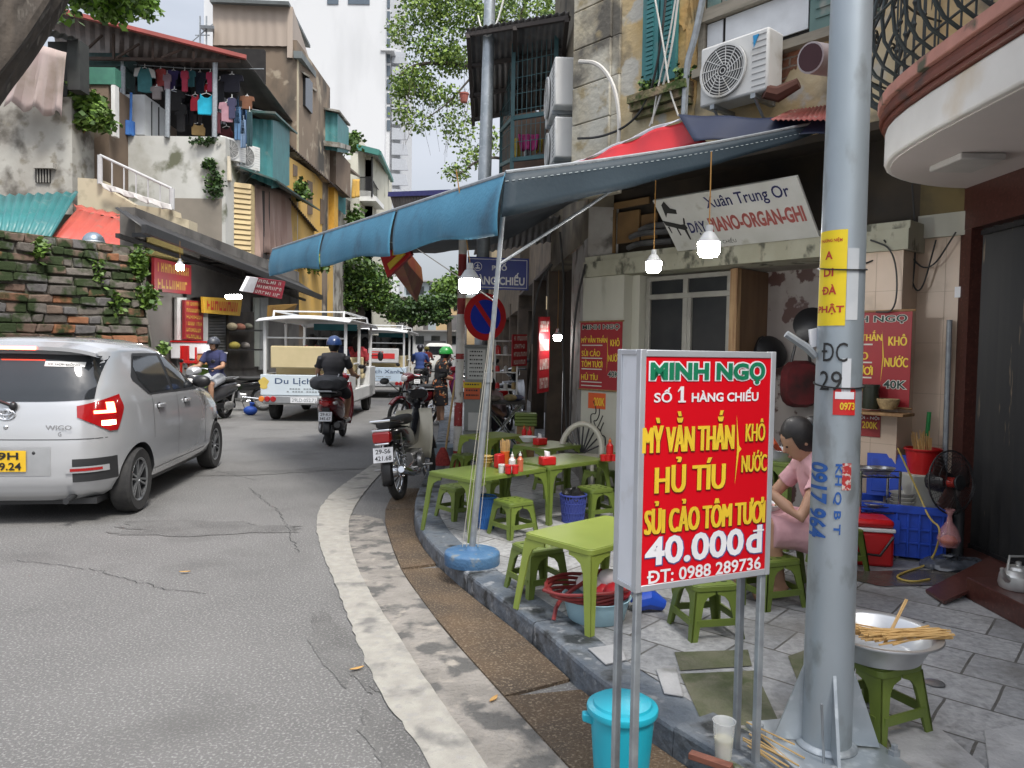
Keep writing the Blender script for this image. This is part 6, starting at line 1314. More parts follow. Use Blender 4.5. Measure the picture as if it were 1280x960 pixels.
underbone('black motorbike with cream leg shield parked at the kerb, tail towards the camera',LA,rza,blackpaint,creamplastic,lean=R(-7),steer=R(28),plate=('29-S6','421.68'))
LB=V((-1.62,14.6,0));underbone('wine red motorbike parked facing the camera behind the black one',LB,R(180-22),dkred,silverp,lean=R(-6),steer=R(-10),plate=('30-H4','552.09'))
LC=V((-.25,10.9,.12));underbone('dark motorbike on the pavement behind the street sign posts',LC,R(12),blackpaint,blackpaint,lean=R(-6),steer=R(15))
underbone('dark motorbike nearest the shop doorway beyond the tables',V((-.02,12.6,.12)),R(-8),blackpaint,silverp,lean=R(-6),steer=R(-15))
underbone('black motorbike standing at far left between the man and the tourist cart',V((-5.75,17.2,0)),R(100),blackpaint,blackpaint,lean=R(-6))
underbone('maroon motorbike parked along the far kerb behind the woman',V((-1.25,19.5,.0)),R(15),dkred,dkred,lean=R(-6))
stand=dict(pelvis=(0,0,.80),chest=(0,.04,1.08),neck=(0,.08,1.25),head=(0,.12,1.36),shL=(-.16,.05,1.19),shR=(.16,.05,1.19),elL=(-.2,.08,.94),elR=(.2,.06,.94),wrL=(-.14,.27,.90),wrR=(.15,.27,.88),hipL=(-.09,0,.76),hipR=(.09,0,.76),knL=(-.09,.02,.42),knR=(.09,.03,.42),anL=(-.09,0,.08),anR=(.10,.04,.08),toL=(-.1,.13,.03),toR=(.11,.17,.03))
flower=mat('flowered_cloth',(.02,.018,.02),(.45,.13,.04),s=9,rough=.9,dirt=(.5,.36,.22),ds=14,dlo=.62,dhi=.66,lo=.56,hi=.6,detail=2)
LW=P(549,520,14.4);LW.z=0.02;person('woman in black flowered dress and green helmet standing at the kerb',LW,R(-75),stand,flower,None,kind_='dress',sleeve=.5,helmet=mat('green_helmet',(.03,.35,.06),rough=.35,coat=.3),hair='bun',vox=.012,w=1.15,shoes=white_paint,palm=(0,0,1))
mb=MB();mb.M=TR(tuple(LW))@RZ(R(-75));loft(mb,[(.20,.12,.72,.1,.05,2),(.24,.12,.74,.14,.2,2.5),(.30,.12,.74,.14,.2,2.5),(.34,.12,.72,.1,.05,2)]);mb.tube([V((.05,.27,.9)),V((.12,.27,1.0)),V((.2,.27,.9))],.01,5);tag(mb.build('handbag',mat('purple_cloth',(.16,.015,.11),(.12,.01,.08),rough=.8)),'purple bag held in front by the woman in the flowered dress','bag')
# open electric tourist carts
cw=mat('cart_white',(.62,.63,.63),(.56,.57,.57),s=2,rough=.4,dirt=(.42,.42,.4),ds=2,dlo=.6,dhi=.8);seat_c=mat('cream_vinyl',(.55,.46,.27),(.5,.42,.24),s=4,rough=.5)
paleblue=mat('pale_blue_panel',(.50,.60,.70),(.46,.56,.66),s=2,rough=.5)
def cart(label,loc,rz,second=False):
 o=thing('tourist_cart',label,'cart',loc,rz,'open tourist carts on the street');W=.84;Lc=3.7
 b=lambda nm,m,f,**k:(lambda mb:(f(mb),mb.build(nm,m,o,world=False,**k))[1])(MB())
 b('body',cw,lambda m:(m.box(-W,W,.06,Lc-.3,.36,.62),m.box(-W,-W+.06,.1,.95,.62,.95),m.box(W-.06,W,.1,.95,.62,.95),m.box(-W,W,Lc-.9,Lc,.36,1.05),m.box(-W+.02,W-.02,.1,Lc-.2,.33,.36)),bevel=.03)
 pn=b('rear_panel',paleblue if second else mat('cart_rear_panel',(.55,.62,.66),(.5,.57,.62),s=2,rough=.5),lambda m:m.box(-W-.03,W+.03,.0,.06,.52,.93),bevel=.012)
 M=frame((0,-.004,.74),(1,0,0),(0,0,1));mb=MB();mb.m=0;mb.text('Du Lịch Xanh',M,-.58,.70,-.02,.13,.008);mb.m=1
 for k in range(2):
  for j in range(14):
   if(j*7+k*3)%5:mb.box(-.35+j*.055,-.31+j*.055,-.10-k*.055,-.075-k*.055,0,.001,M=M)
 mb.m=2;mb.prism([(-.8+.09*math.cos(a)*(1+.25*math.sin(5*a)),.02+.12*math.sin(a))for a in[k*.35 for k in range(18)]],0,.001,M);mb.build('panel_lettering',[mat('navy_print',(.03,.06,.14),rough=.6),mat('grey_print',(.25,.28,.3),rough=.6),mat('yellow_flower_print',(.6,.45,.1),rough=.6)],pn,world=False)
 b('bumper',mat('bumper_grey',(.30,.31,.32),(.25,.26,.27),s=4,rough=.45,metal=.4),lambda m:m.box(-W+.02,W-.02,-.06,.06,.36,.515),bevel=.02)
 pl=b('number_plate',plate_m,lambda m:m.box(-.26,.26,-.075,-.062,.38,.49));mb=MB();mb.text('29LD-052.71',frame((0,-.078,.435),(1,0,0),(0,0,1)),-.23,.23,-.035,.035,.01);mb.build('plate_lettering',mat('grey_print',(.25,.28,.3)),pl,world=False)
 for s in(-1,1):
  for k,m_ in enumerate((tl_red,tl_red,tl_amber)):mb=MB();mb.lathe([(.001,.02),(.05,.015),(.058,0),(.058,-.02)],16,TR(s*(W-.24+k*.115),-.062,.45)@RX(R(90)));mb.build('tail_lamp',m_,o,world=False)
 for y in(.55,Lc-.6):
  for s in(-1,1):mb=MB();mb.lathe([(.12,-.07),(.23,-.085),(.265,-.06),(.27,0),(.265,.06),(.23,.085),(.12,.06)],24,TR(s*(W-.13),y,.27)@RY(R(90)));mb.lathe([(.001,.02),(.12,.04)],16,TR(s*(W-.08),y,.27)@RY(R(90)*s));mb.build('wheel',tyre_m,o,world=False)
 b('seats',seat_c,lambda m:[(m.box(-W+.1,W-.1,y,y+.5,.78,.9),m.box(-W+.1,W-.1,y-.02+(.5 if i==0 else 0),y+.06+(.5 if i==0 else 0),.9,1.28))for i,y in enumerate((.12,1.05,1.75,2.5))],bevel=.03)
 b('rear_seat_back',(mat('grey_ad_board',(.55,.55,.55),rough=.5)if second else seat_c),lambda m:m.box(-W+.16,W-.2,.02,.07,1.06,1.50),bevel=.03)
 if second:
  mb=MB();M=frame((0,.012,1.28),(1,0,0),(0,0,1));mb.add([(-.62,.2,0),(-.3,.2,0),(-.45,0,0),(-.3,-.2,0),(-.62,-.2,0)],[(0,1,2,3,4)],0);mb.box(-.3,.52,-.07,.06,0,.001,1,M=None)if 0 else None
  mb=MB();mb.M=M;mb.add([(-.62,.2,0),(-.25,.2,0),(-.42,0,0),(-.25,-.2,0),(-.62,-.2,0)],[(0,1,2,3,4)],0);mb.add([(-.36,0,0),(-.28,.07,0),(.52,.07,0),(.52,-.09,0),(-.28,-.09,0)],[(0,1,2,3,4)],1);mb.add([(-.2,.1,0),(.2,.1,0),(.15,.13,0),(-.15,.13,0)],[(0,1,2,3)],1)
  mb.build('advert_print',[mat('pink_red_print',(.6,.05,.1),rough=.5),mat('red_print',(.6,.03,.03),rough=.5)],o,world=False)
 ps=[(-W+.05,.05),(W-.05,.05),(-W+.05,1.6),(W-.05,1.6),(-W+.05,Lc-.55),(W-.05,Lc-.55)]
 for x,y in ps:mb=MB();mb.beam((x,y,.6),(x,y+(.12 if y>3 else 0),2.0),.06,.06,up=(0,1,0));mb.build('post',cw,o,world=False,bevel=.01)
 mb=MB();rows=[]
 for i in range(13):
  y=-.2+(Lc+.15)*i/12;rows.append([V((x*(W+.06),y,2.10-.07*x*x-(.06 if i in(0,12)else 0)))for x in[-1+k/6 for k in range(13)]])
 mb.grid(rows);mb.build('roof',mat('roof_white',(.72,.73,.74),rough=.45),o,world=False,solid=.03)
 b('roof_rack',cw,lambda m:[m.tube([V((s*.7,.3,2.06)),V((s*.7,.35,2.2)),V((s*.7,3.2,2.2)),V((s*.7,3.35,2.05))],.02,8)for s in(-1,1)]+[m.bar((-.7,y,2.2),(.7,y,2.2),.015)for y in(.4,3.2)])
 b('side_rail',cw,lambda m:[m.bar((-W+.05,.06,1.66),(W-.05,.06,1.66),.018)]+[m.bar((s*(W-.05),1.0,1.15),(s*(W-.05),1.6,1.15),.018)for s in(-1,1)])
 b('windscreen',glass_dark,lambda m:m.box(-W+.1,W-.1,Lc-.5,Lc-.48,1.1,1.95))
 for s in(-1,1):mb=MB();mb.bar((s*(W-.05),Lc-.5,1.3),(s*(W+.16),Lc-.55,1.32),.012);mb.ell((s*(W+.2),Lc-.55,1.3),(.07,.03,.12));mb.build('mirror',blackp,o,world=False)
 b('side_banner',mat('teal_banner',(.04,.2,.25),rough=.7),lambda m:m.box(-.2,W-.1,1.62,1.64,1.86,2.0))
 return o
C1=V((-4.1,14.7,0));C2=V((-4.05,22.3,0))
cart('white open tourist cart nearest the camera with cream rear bench',C1,R(2));cart('second tourist cart further away with red arrow advert on its back',C2,R(2),True)
def sit_pose():return dict(pelvis=(0,0,.12),chest=(0,.0,.42),neck=(0,.02,.62),head=(0,.03,.74),shL=(-.18,0,.55),shR=(.18,0,.55),elL=(-.23,.1,.3),elR=(.23,.1,.3),wrL=(-.15,.3,.22),wrR=(.15,.3,.22),hipL=(-.1,.05,.08),hipR=(.1,.05,.08),knL=(-.12,.42,.1),knR=(.12,.42,.1),anL=(-.12,.42,-.3),anR=(.12,.42,-.3),toL=(-.12,.56,-.36),toR=(.12,.56,-.36))
for k,(c,x,y,col,lab)in enumerate(((C1,-.15,1.2,(.3,.06,.07),'passenger in dark red patterned top on the near tourist cart'),(C1,.25,1.95,(.05,.06,.12),'passenger in navy top in the middle of the near cart'),(C1,.55,2.6,(.35,.04,.05),'passenger in red at the right side of the near cart'),(C1,-.45,2.65,(.03,.03,.03),'passenger in black at the front left of the near cart'),(C2,-.3,1.2,(.03,.03,.03),'dark haired passenger at left on the far cart'),(C2,.35,1.2,(.06,.05,.05),'dark haired passenger at right on the far cart'))):
 cl=mat('passenger_cloth_%d'%k,col,tuple(q_*1.8 for q_ in col),s=18,rough=.9)
 person(lab,c+V((x-.03*y,y,.90)),R(2),sit_pose(),cl,mat('dark_shorts',(.025,.025,.03)),leg=.9,sleeve=.5,hair='long' if k%2==0 else 'short',vox=.016)
fc_=thing('white_van','small white van far down the street beside the carts','van',V((-5.2,52,0)),R(8));mb=MB();loft(mb,[(-2,0,1.0,.8,.6,5),(-1.9,0,1.1,.9,.85,5),(.6,0,1.1,.9,.9,5),(1.3,0,.85,.88,.6,4),(2,0,.7,.8,.4,4)],28);mb.build('body',white_paint,fc_,world=False)
mb=MB();mb.box(-.72,.72,-2.03,-1.9,1.2,1.75);mb.build('rear_window',glass_dark,fc_,world=False)
for s in(-1,1):
 for y in(-1.2,1.2):mb=MB();mb.lathe([(.001,-.1),(.3,-.1),(.32,0),(.3,.1),(.001,.1)],18,TR(s*.8,y,.32)@RY(R(90)));mb.build('wheel',tyre_m,fc_,world=False)
 mb=MB();mb.box(s*.85-.04*s-.03,s*.85-.04*s+.03,-2.0,-1.85,.8,1.1);mb.build('tail_lamp',tl_red,fc_,world=False)
far=dict(ride)
for k,(x,y,D,col,lab,rz)in enumerate(((523,500,24,(.03,.06,.2),'rider in blue seen from behind beyond the far cart',0),(541,480,34,(.5,.1,.08),'distant rider in red far up the street',.1),(556,478,38,(.4,.4,.42),'distant rider in pale grey near the right kerb',-.1))):
 Lq=P(x,y,D);Lq.z=0
 if k==1:Lq.x-=.3
 scooter(['dark scooter under the rider in blue','distant scooter under the rider in red','distant scooter of the rider in pale grey'][k],Lq,rz,[blackpaint,dkred,silverp][k])
 person(lab,Lq,rz,far,mat('far_shirt_%d'%k,col,rough=.9),mat('dark_shorts',(.025,.025,.03)),leg=.9,helmet=mat('far_helmet_%d'%k,[(.02,.02,.03),(.4,.35,.1),(.05,.05,.06)][k],rough=.4),vox=.018)
# signs and posts
redf=mat('sign_red',(.62,.004,.012),(.58,.004,.012),s=3,rough=.32);yel_p=mat('yellow_print',(.80,.55,.035),rough=.5);wht_p=mat('white_print',(.78,.78,.80),rough=.5)
grn_p=mat('green_print',(.006,.19,.09),rough=.5);blu_p=mat('blue_outline_print',(.06,.10,.30),rough=.5);alum=mat('aluminium_frame',(.52,.54,.57),(.46,.48,.51),s=8,rough=.4,metal=.4);red_p=mat('red_ink',(.45,.03,.02),rough=.6);blk_p=mat('black_print',(.02,.02,.02),rough=.6)
def T(mb,M,W,H,s,u0,u1,v0,v1,m,bold=.02,k=0):mb.text(s,M@TR(0,0,k),u0*W,u1*W,v0*H,v1*H,bold,m)
a,b=P(797,590,2.15),P(965.5,580,2.365);zt,zb_=1.463,.750;a=V((a.x,a.y,0));b=V((b.x,b.y,0));xd=(b-a).normalized();nd=V((-xd.y,xd.x,0));W=(b-a).length;H=zt-zb_;TH=.118
ms=thing('menu_sign','red and white lightbox noodle menu sign on four steel legs in the foreground','sign',a.lerp(b,.5))
def mbx(mb,u0,u1,w0,w1,z0,z1):mb.hexa([a+xd*u0+nd*w0+V((0,0,z0)),a+xd*u1+nd*w0+V((0,0,z0)),a+xd*u1+nd*w1+V((0,0,z0)),a+xd*u0+nd*w1+V((0,0,z0))],[a+xd*u0+nd*w0+V((0,0,z1)),a+xd*u1+nd*w0+V((0,0,z1)),a+xd*u1+nd*w1+V((0,0,z1)),a+xd*u0+nd*w1+V((0,0,z1))])
mb=MB();mbx(mb,.004,W-.004,.006,TH-.006,zb_+.004,zt-.004);mb.build('lightbox',mat('white_sheet',(.66,.68,.72),(.60,.62,.66),s=6,rough=.45,dirt=(.5,.5,.5),ds=12,dlo=.62,dhi=.8),ms)
mb=MB();mbx(mb,.018,W-.016,0,.01,zb_+.018,zt-.018);pf_=mb.build('face',redf,ms)
mb=MB();e=.02
for w0,w1 in((-.003,.02),(TH-.02,TH+.003)):
 for z0,z1 in((zb_,zb_+e),(zt-e,zt)):mbx(mb,e,W-e,w0,w1,z0,z1)
 for u0,u1 in((0,e),(W-e,W)):mbx(mb,u0,u1,w0,w1,zb_-.001,zt+.001)
for u0,u1 in((-.001,.018),(W-.018,W+.001)):
 for z0,z1 in((zb_,zb_+.016),(zt-.016,zt)):mbx(mb,u0,u1,.02,TH-.02,z0,z1)
mb.build('frame',alum,ms,bevel=.002)
for u,w_ in((.008,.012),(W-.03,.012),(.004,TH-.014),(W-.03,TH-.014)):mb=MB();mbx(mb,u,u+.022,w_-.008,w_+.012,0,zb_);mb.build('leg',galv2,ms,bevel=.003)
M=frame(a+nd*-.002+V((0,0,zb_)),xd,(0,0,1));mb=MB();mm=[wht_p,grn_p,yel_p,blu_p,mat('dark_shadow_print',(.16,.01,.01),rough=.6)]
Tm=lambda*q,**k:T(mb,M,W,H,*q,**k)
Tm('MINH NGỌ',.075,.905,.862,.95,0,.105,k=0);Tm('MINH NGỌ',.075,.905,.862,.95,1,.045,k=.0015)
Tm('SỐ',.10,.22,.785,.845,0,.02);mb.box(.282*W,.304*W,.79*H,.85*H,0,.0008,0,M=M);mb.box(.266*W,.32*W,.783*H,.79*H,0,.0008,0,M=M);mb.add([(.282*W,.85*H,.0008),(.262*W,.832*H,.0008),(.262*W,.826*H,.0008),(.282*W,.836*H,.0008)],[(0,1,2,3)],0,M);Tm('HÀNG CHIẾU',.365,.865,.785,.842,0,.03)
def Tb(st,u0,u1,v0,v1,m,d,k=0):
 for i,dx in enumerate((-d,0,d)):Tm(st,u0+dx,u1+dx,v0,v1,m,0,k=k+.0003*i)
for st,q in(('MỲ VẰN THẮN',(.03,.68,.575,.745)),('KHÔ',(.775,.925,.605,.705)),('NƯỚC',(.75,.945,.47,.565)),('HỦ TÍU',(.12,.62,.405,.555)),('SỦI CẢO TÔM TƯƠI',(.055,.94,.237,.375))):
 d_=.007 if q[1]-q[0]>.4 else .003;Tb(st,q[0]+.005,q[1]+.005,q[2]-.004,q[3]-.003,4,d_+.002);Tb(st,q[0],q[1],q[2]+.001,q[3]+.001,2,d_,.0012)
mb.add([(.70*W,.725*H,.001),(.725*W,.59*H,.001),(.745*W,.575*H,.001),(.725*W,.56*H,.001),(.70*W,.42*H,.001),(.71*W,.57*H,.001)],[(0,1,2,3,4,5)],2,M)
for i,(dx,m_,k_)in enumerate(((.004,3,0),(0,0,.0012))):
 Tm('40.000',.067+dx,.775+dx,.111-dx*.6,.221-dx*.6,m_,.05 if m_ else .03,k=k_);Tm('d',.81+dx,.92+dx,.111-dx*.6,.226-dx*.6,m_,.05 if m_ else .03,k=k_);mb.box((.855+dx)*W,(.94+dx)*W,(.203-dx)*H,(.210-dx)*H,k_,k_+.0008,m_,M=M)
Tm('ĐT: 0988 289736',.08,.925,.032,.085,0,.02)
mb.build('lettering',mm,pf_)
lb=G(1032,938,.12);lp=thing('lamp_post','tall galvanised lamp post with stickers and stencilled numbers beside the menu sign','lamp post',lb)
prad=lambda z:.0805-.0068*z
mb=MB();mb.lathe([(prad(z),z)for z in[.03+.25*k for k in range(23)]],32,TR(lb));mb.build('pole',mat('zinc_pole',(.40,.45,.49),(.33,.38,.41),s=3.5,rough=.45,metal=.45,dirt=(.27,.30,.31),ds=11,dlo=.54,dhi=.66,stretch=(1,1,.5),bump=.05),lp)
mb=MB();mb.box(-.19,.19,-.19,.19,.0,.022,M=TR(lb)@RZ(.2));mb.lathe([(.10,.022),(.098,.03),(.084,.04)],28,TR(lb));mb.build('flange',galv,lp,bevel=.004)
for k in range(4):mb=MB();Mg=TR(lb)@RZ(math.atan2(-lb.y,-lb.x)+.25+k*math.pi/2);mb.hexa([Mg@V(p)for p in((.07,-.005,.03),(.17,-.005,.03),(.075,-.005,.30),(.07,-.005,.30))],[Mg@V(p)for p in((.07,.005,.03),(.17,.005,.03),(.075,.005,.30),(.07,.005,.30))]);mb.build('gusset',galv,lp)
for k in range(4):mb=MB();c=TR(lb)@RZ(.5+math.pi/4+k*math.pi/2)@V((.21,0,.022));mb.lathe([(.02,0),(.02,.016),(.011,.017),(.011,.034),(.004,.037)],6,TR(c));mb.build('bolt',galv2,lp)
th0=math.atan2(-lb.y,-lb.x)
def onpole(x,y,off=.0015):
 zc=P(1,1,1);d=ray(x,y);t=2.5
 for _ in range(6):
  p=CAM+d*(t/d.y);h=p.z-lb.z;r=prad(h);s=(V((p.x,p.y,0))-V((lb.x,lb.y,0))).dot(V((-math.sin(th0),math.cos(th0),0)));s=max(-.97,min(.97,s/r));an=math.asin(s);t=lb.y+r*math.sin(th0+an)
 return an,h
def wrap(mb,src,off):
 bm=bmesh.new();vv=[bm.verts.new(p)for p in src.v]
 for f in src.f:
  try:bm.faces.new([vv[i]for i in f])
  except ValueError:pass
 bmesh.ops.triangulate(bm,faces=bm.faces)
 for _ in range(3):
  es=[e for e in bm.edges if abs(e.verts[0].co.x-e.verts[1].co.x)>.008]
  if es:bmesh.ops.subdivide_edges(bm,edges=es,cuts=1);bmesh.ops.triangulate(bm,faces=bm.faces)
 bm.verts.index_update();src.v=[tuple(v.co)for v in bm.verts];src.f=[tuple(v.index for v in f.verts)for f in bm.faces];src.mi=[0]*len(src.f);bm.free()
 for v_ in src.v:r=prad(v_[1])+off+v_[2];an=th0+v_[0]/.07;mb.v.append((lb.x+r*math.cos(an),lb.y+r*math.sin(an),lb.z+v_[1]))
 o=len(mb.v)-len(src.v);mb.f+=[tuple(o+i for i in f)for f in src.f];mb.mi+=src.mi
def patch(name,x0,y0,x1,y1,m,off=.0015,texts=(),tm=None,cat=None):
 a0,z1=onpole(x0,y0);a1,_=onpole(x1,y0);_,z0=onpole((x0+x1)/2,y1);s=MB()
 if m is not None:
  s.grid([[(.07*(a0+(a1-a0)*j/12),z0+(z1-z0)*i/6,0)for j in range(13)]for i in range(7)]);o=MB();wrap(o,s,off);pb=o.build(name,m,lp,recalc=False)
 for(st,u0,u1,v0,v1,mt,bold,rot)in texts:
  t_=MB();w_,h_=.07*(a1-a0),z1-z0
  if rot:t_.text(st,Matrix(((0,1,0,0),(-1,0,0,0),(0,0,1,0),(0,0,0,1))),0,h_*(v1-v0),0,w_*(u1-u0),bold);t_.v=[(.07*a0+w_*u0+p[0],z1-h_*(1-v1)+p[1],p[2])for p in t_.v]
  else:t_.text(st,Matrix(),.07*a0+w_*u0,.07*a0+w_*u1,z0+h_*v0,z0+h_*v1,bold)
  o=MB();wrap(o,t_,off+.0012);o.build('lettering',mt,pb if m is not None else lp,recalc=False)
patch('yellow_poster',1026,291,1060,407,mat('yellow_paper',(.80,.60,.01),rough=.55),texts=[('A',.36,.58,.70,.78,red_p,.03,0),('DI',.32,.62,.52,.60,red_p,.03,0),('ĐÀ',.28,.72,.33,.43,red_p,.03,0),('PHẬT',.1,.95,.12,.23,red_p,.03,0),('THƯỜNG NIỆM',.12,.85,.87,.92,red_p,.02,0)])
patch('marker_lettering',1026,425,1066,490,None,texts=[('ĐC',.1,.85,.58,.95,blk_p,.0,0),('29',.06,.72,.02,.40,blk_p,.0,0)])
patch('red_sticker',1042,484,1069,519,mat('sticker_red',(.62,.02,.02),rough=.5),texts=[('0973',.3,.95,.2,.45,yel_p,.03,0),('——',.1,.9,.66,.76,wht_p,.05,0)])
patch('torn_tape',1053,448,1064,494,mat('torn_paper',(.62,.64,.66),rough=.8));patch('paper_scrap',1060,310,1074,400,mat('paper_scrap',(.55,.57,.58),(.45,.48,.5),s=9,rough=.8),.001)
patch('blue_stencil',1012,576,1036,672,None,texts=[('0917 964',.1,.95,0,1,mat('stencil_blue',(.015,.09,.34),(.03,.11,.36),s=60,rough=.7),.03,1)])
patch('blue_stencil',1042,580,1054,668,None,texts=[('KH Q B T',.1,.9,0,1,mat('stencil_blue',(0,0,0)),.02,1)])
patch('red_tag',1053,579,1064,613,mat('tag_red',(.42,.03,.03),(.6,.5,.45),s=90,rough=.6,lo=.5,hi=.6))
mb=MB();p=P(1012,412,2.48);mb.hexa([p+V(q)for q in((0,0,0),(.045,.01,.01),(.05,.01,-.05),(.008,0,-.06))],[p+V(q)for q in((0,.012,0),(.045,.022,.01),(.05,.022,-.05),(.008,.012,-.06))]);mb.build('paper_flag',wht_p,lp)
mb=MB();an,h=onpole(1030,345);p=V((lb.x+.075*math.cos(th0-1.3),lb.y+.075*math.sin(th0-1.3),lb.z+1.33));
mb.tube([p,p+V((-.03,0,.03)),p+V((-.10,0,.075))],[.012,.014,.012],8);mb.build('bracket_stub',galv2,lp)
mb=MB()
for zz in(1.62,1.24):mb.tube([V((lb.x+(prad(zz)+.004)*math.cos(t),lb.y+(prad(zz)+.004)*math.sin(t),lb.z+zz+.01*math.sin(t)))for t in[k*math.pi/12 for k in range(24)]],.003,4,closed=True)
mb.build('tie_wire',black_metal,lp)
pd=MB();pd.prism([(.36*math.cos(t)*(1+.08*math.sin(4*t)),.30*math.sin(t)*(1+.1*math.sin(3*t)))for t in[k*math.pi/12 for k in range(24)]],-.02,.004,TR(lb));kind(pd.build('pavement_pad',mat('rough_concrete',(.34,.32,.3),(.24,.225,.21),s=8,rough=.9,bump=.8,bs=40,dirt=(.06,.075,.03),ds=6,dlo=.55,dhi=.63)))
tpb=G(603,590,.12);tpb=V((-.42,9.6,.12));o=thing('street_pole','thin pale steel pole rising behind the blue canopy','pole',tpb);mb=MB();mb.tube([tpb,tpb+V((.03,0,3.6)),tpb+V((.09,0,7.5))],[.085,.085,.06],16);mb.build('pole',galv,o)
mb=MB();p=P(611,50,9.55);mb.tube(bez(p+V((-.14,0,.3)),p+V((0,-.05,-.35)),p+V((.2,0,.6)),10),.012,5);mb.build('cable_loop',white_paint,o)
pb0=G(571,585,.12);o=thing('road_sign','no stopping disc and red white banded post carrying it','road sign',pb0);ptop=P(579,296,pb0.y)
mb=MB();cuts_=[585,563,532,502,448,441,392,372,345,318,296]
for k in range(10):
 t0,t1=(585-cuts_[k])/289,(585-cuts_[k+1])/289;mb.m=(0,1)[k%2];mb.tube([pb0.lerp(ptop,t0),pb0.lerp(ptop,t1)],.048,14)
mb.build('post',[mat('post_red',(.30,.03,.03),(.2,.02,.02),s=14,rough=.6,dirt=(.4,.36,.33),ds=22,dlo=.62,dhi=.68),mat('post_white',(.58,.57,.54),(.48,.47,.44),s=10,rough=.6,dirt=(.2,.16,.13),ds=20,dlo=.62,dhi=.68)],o)
dc=P(607,396,8.36);DM=frame(dc,(.86,.5,0),(0,0,1));mb=MB();mb.M=DM
R0=.265;mb.lathe([(.001,-.01),(R0,-.01),(R0,0),(.001,0)],40,m=0);mb.lathe([(.001,.001),(R0*.72,.001),(R0*.72,.003),(.001,.003)],40,m=1);mb.box(-.028,.028,-R0*.74,R0*.74,.003,.005,0,M=RZ(R(38)));mb.build('disc',[mat('sign_disc_red',(.45,.012,.015),(.38,.012,.015),s=5,rough=.35),mat('sign_disc_blue',(.012,.035,.42),(.012,.03,.34),s=3,rough=.3)],o)
sn=thing('street_name_sign','blue enamel street name sign reading Phố Hàng Chiếu','sign',P(623,362,8.2));SM=frame(P(623,342,8.2),(.98,.17,0),(0,0,1));w_,h_=.34,.175
mb=MB();mb.box(-w_,w_,-h_,h_,-.01,0,M=SM);mb.build('plate',mat('enamel_blue',(.012,.03,.23),(.01,.026,.19),s=4,rough=.35),sn,bevel=.004);mb=MB()
for q in((-w_+.02,w_-.02,h_-.026,h_-.02),(-w_+.02,w_-.02,-h_+.02,-h_+.026),(-w_+.02,-w_+.026,-h_+.02,h_-.02),(w_-.026,w_-.02,-h_+.02,h_-.02)):mb.box(*q,0,.001,M=SM)
mb.text('PHỐ',SM@TR(0,0,.002),-.07,.09,.035,.115,.03);mb.text('HÀNG CHIẾU',SM@TR(0,0,.002),-.29,.29,-.12,.01,.03)
mb.tube([SM@V((-.23+.045*math.cos(t),.07+.045*math.sin(t),.002))for t in[k*math.pi/10 for k in range(20)]],.004,4,closed=True);mb.box(-.255,-.205,.045,.06,0,.002,M=SM);mb.box(-.25,-.21,.075,.08,0,.002,M=SM);mb.box(-.235,-.225,.06,.10,0,.002,M=SM);mb.build('lettering',wht_p,sn)
mb=MB();mb.bar(P(580,330,8.45),P(640,336,8.3),.014);mb.build('bracket',galv2,sn)
cbx=G(597,578,.12);cbx=V((P(597,500,8.9).x,8.9,.12));o=thing('electric_cabinet','grey steel electrical cabinet pasted with notices behind the banded post','cabinet',cbx);mb=MB();mb.box(cbx.x-.17,cbx.x+.17,8.9,9.2,.12,.5);mb.box(cbx.x-.16,cbx.x+.16,8.88,9.2,.5,1.5);mb.box(cbx.x-.18,cbx.x+.18,8.86,9.22,1.5,1.53);mb.build('casing',mat('cabinet_grey',(.28,.30,.29),(.22,.24,.235),s=3,rough=.6,dirt=(.15,.15,.14),ds=5,dlo=.6,dhi=.7),o,bevel=.01)
def sheet(name,x0,y0,x1,y1,D,m,par,lines=0,seed=0):
 A,B=P(x0,y1,D),P(x1,y0,D);mb=MB();mb.box(A.x,B.x,D,D+.004,A.z,B.z);s=mb.build(name,m,par);q=random.Random(seed);mb=MB()
 for k in range(lines):
  z=B.z-(B.z-A.z)*(k+.7)/(lines+.4);x=A.x+(B.x-A.x)*.12
  while x<B.x-(B.x-A.x)*.15:l=(B.x-A.x)*q.uniform(.04,.13);mb.box(x,x+l,D-.002,D-.001,z,z+(B.z-A.z)/(lines+.4)*.35);x+=l+(B.x-A.x)*.04
 if lines:mb.build('lettering',blk_p,s)
sheet('notice',584,437,607,474,8.87,mat('notice_paper',(.58,.60,.58),rough=.7),o,7,1);sheet('notice',585,516,604,538,8.87,mat('notice_paper',(0,0,0)),o)
sheet('leaflet',579,478,602,485,8.86,mat('leaflet_yellow',(.75,.52,.02),rough=.6),o,1,3);sheet('leaflet',580,485,600,499,8.86,mat('leaflet_orange',(.65,.12,.04),rough=.6),o,2,4)
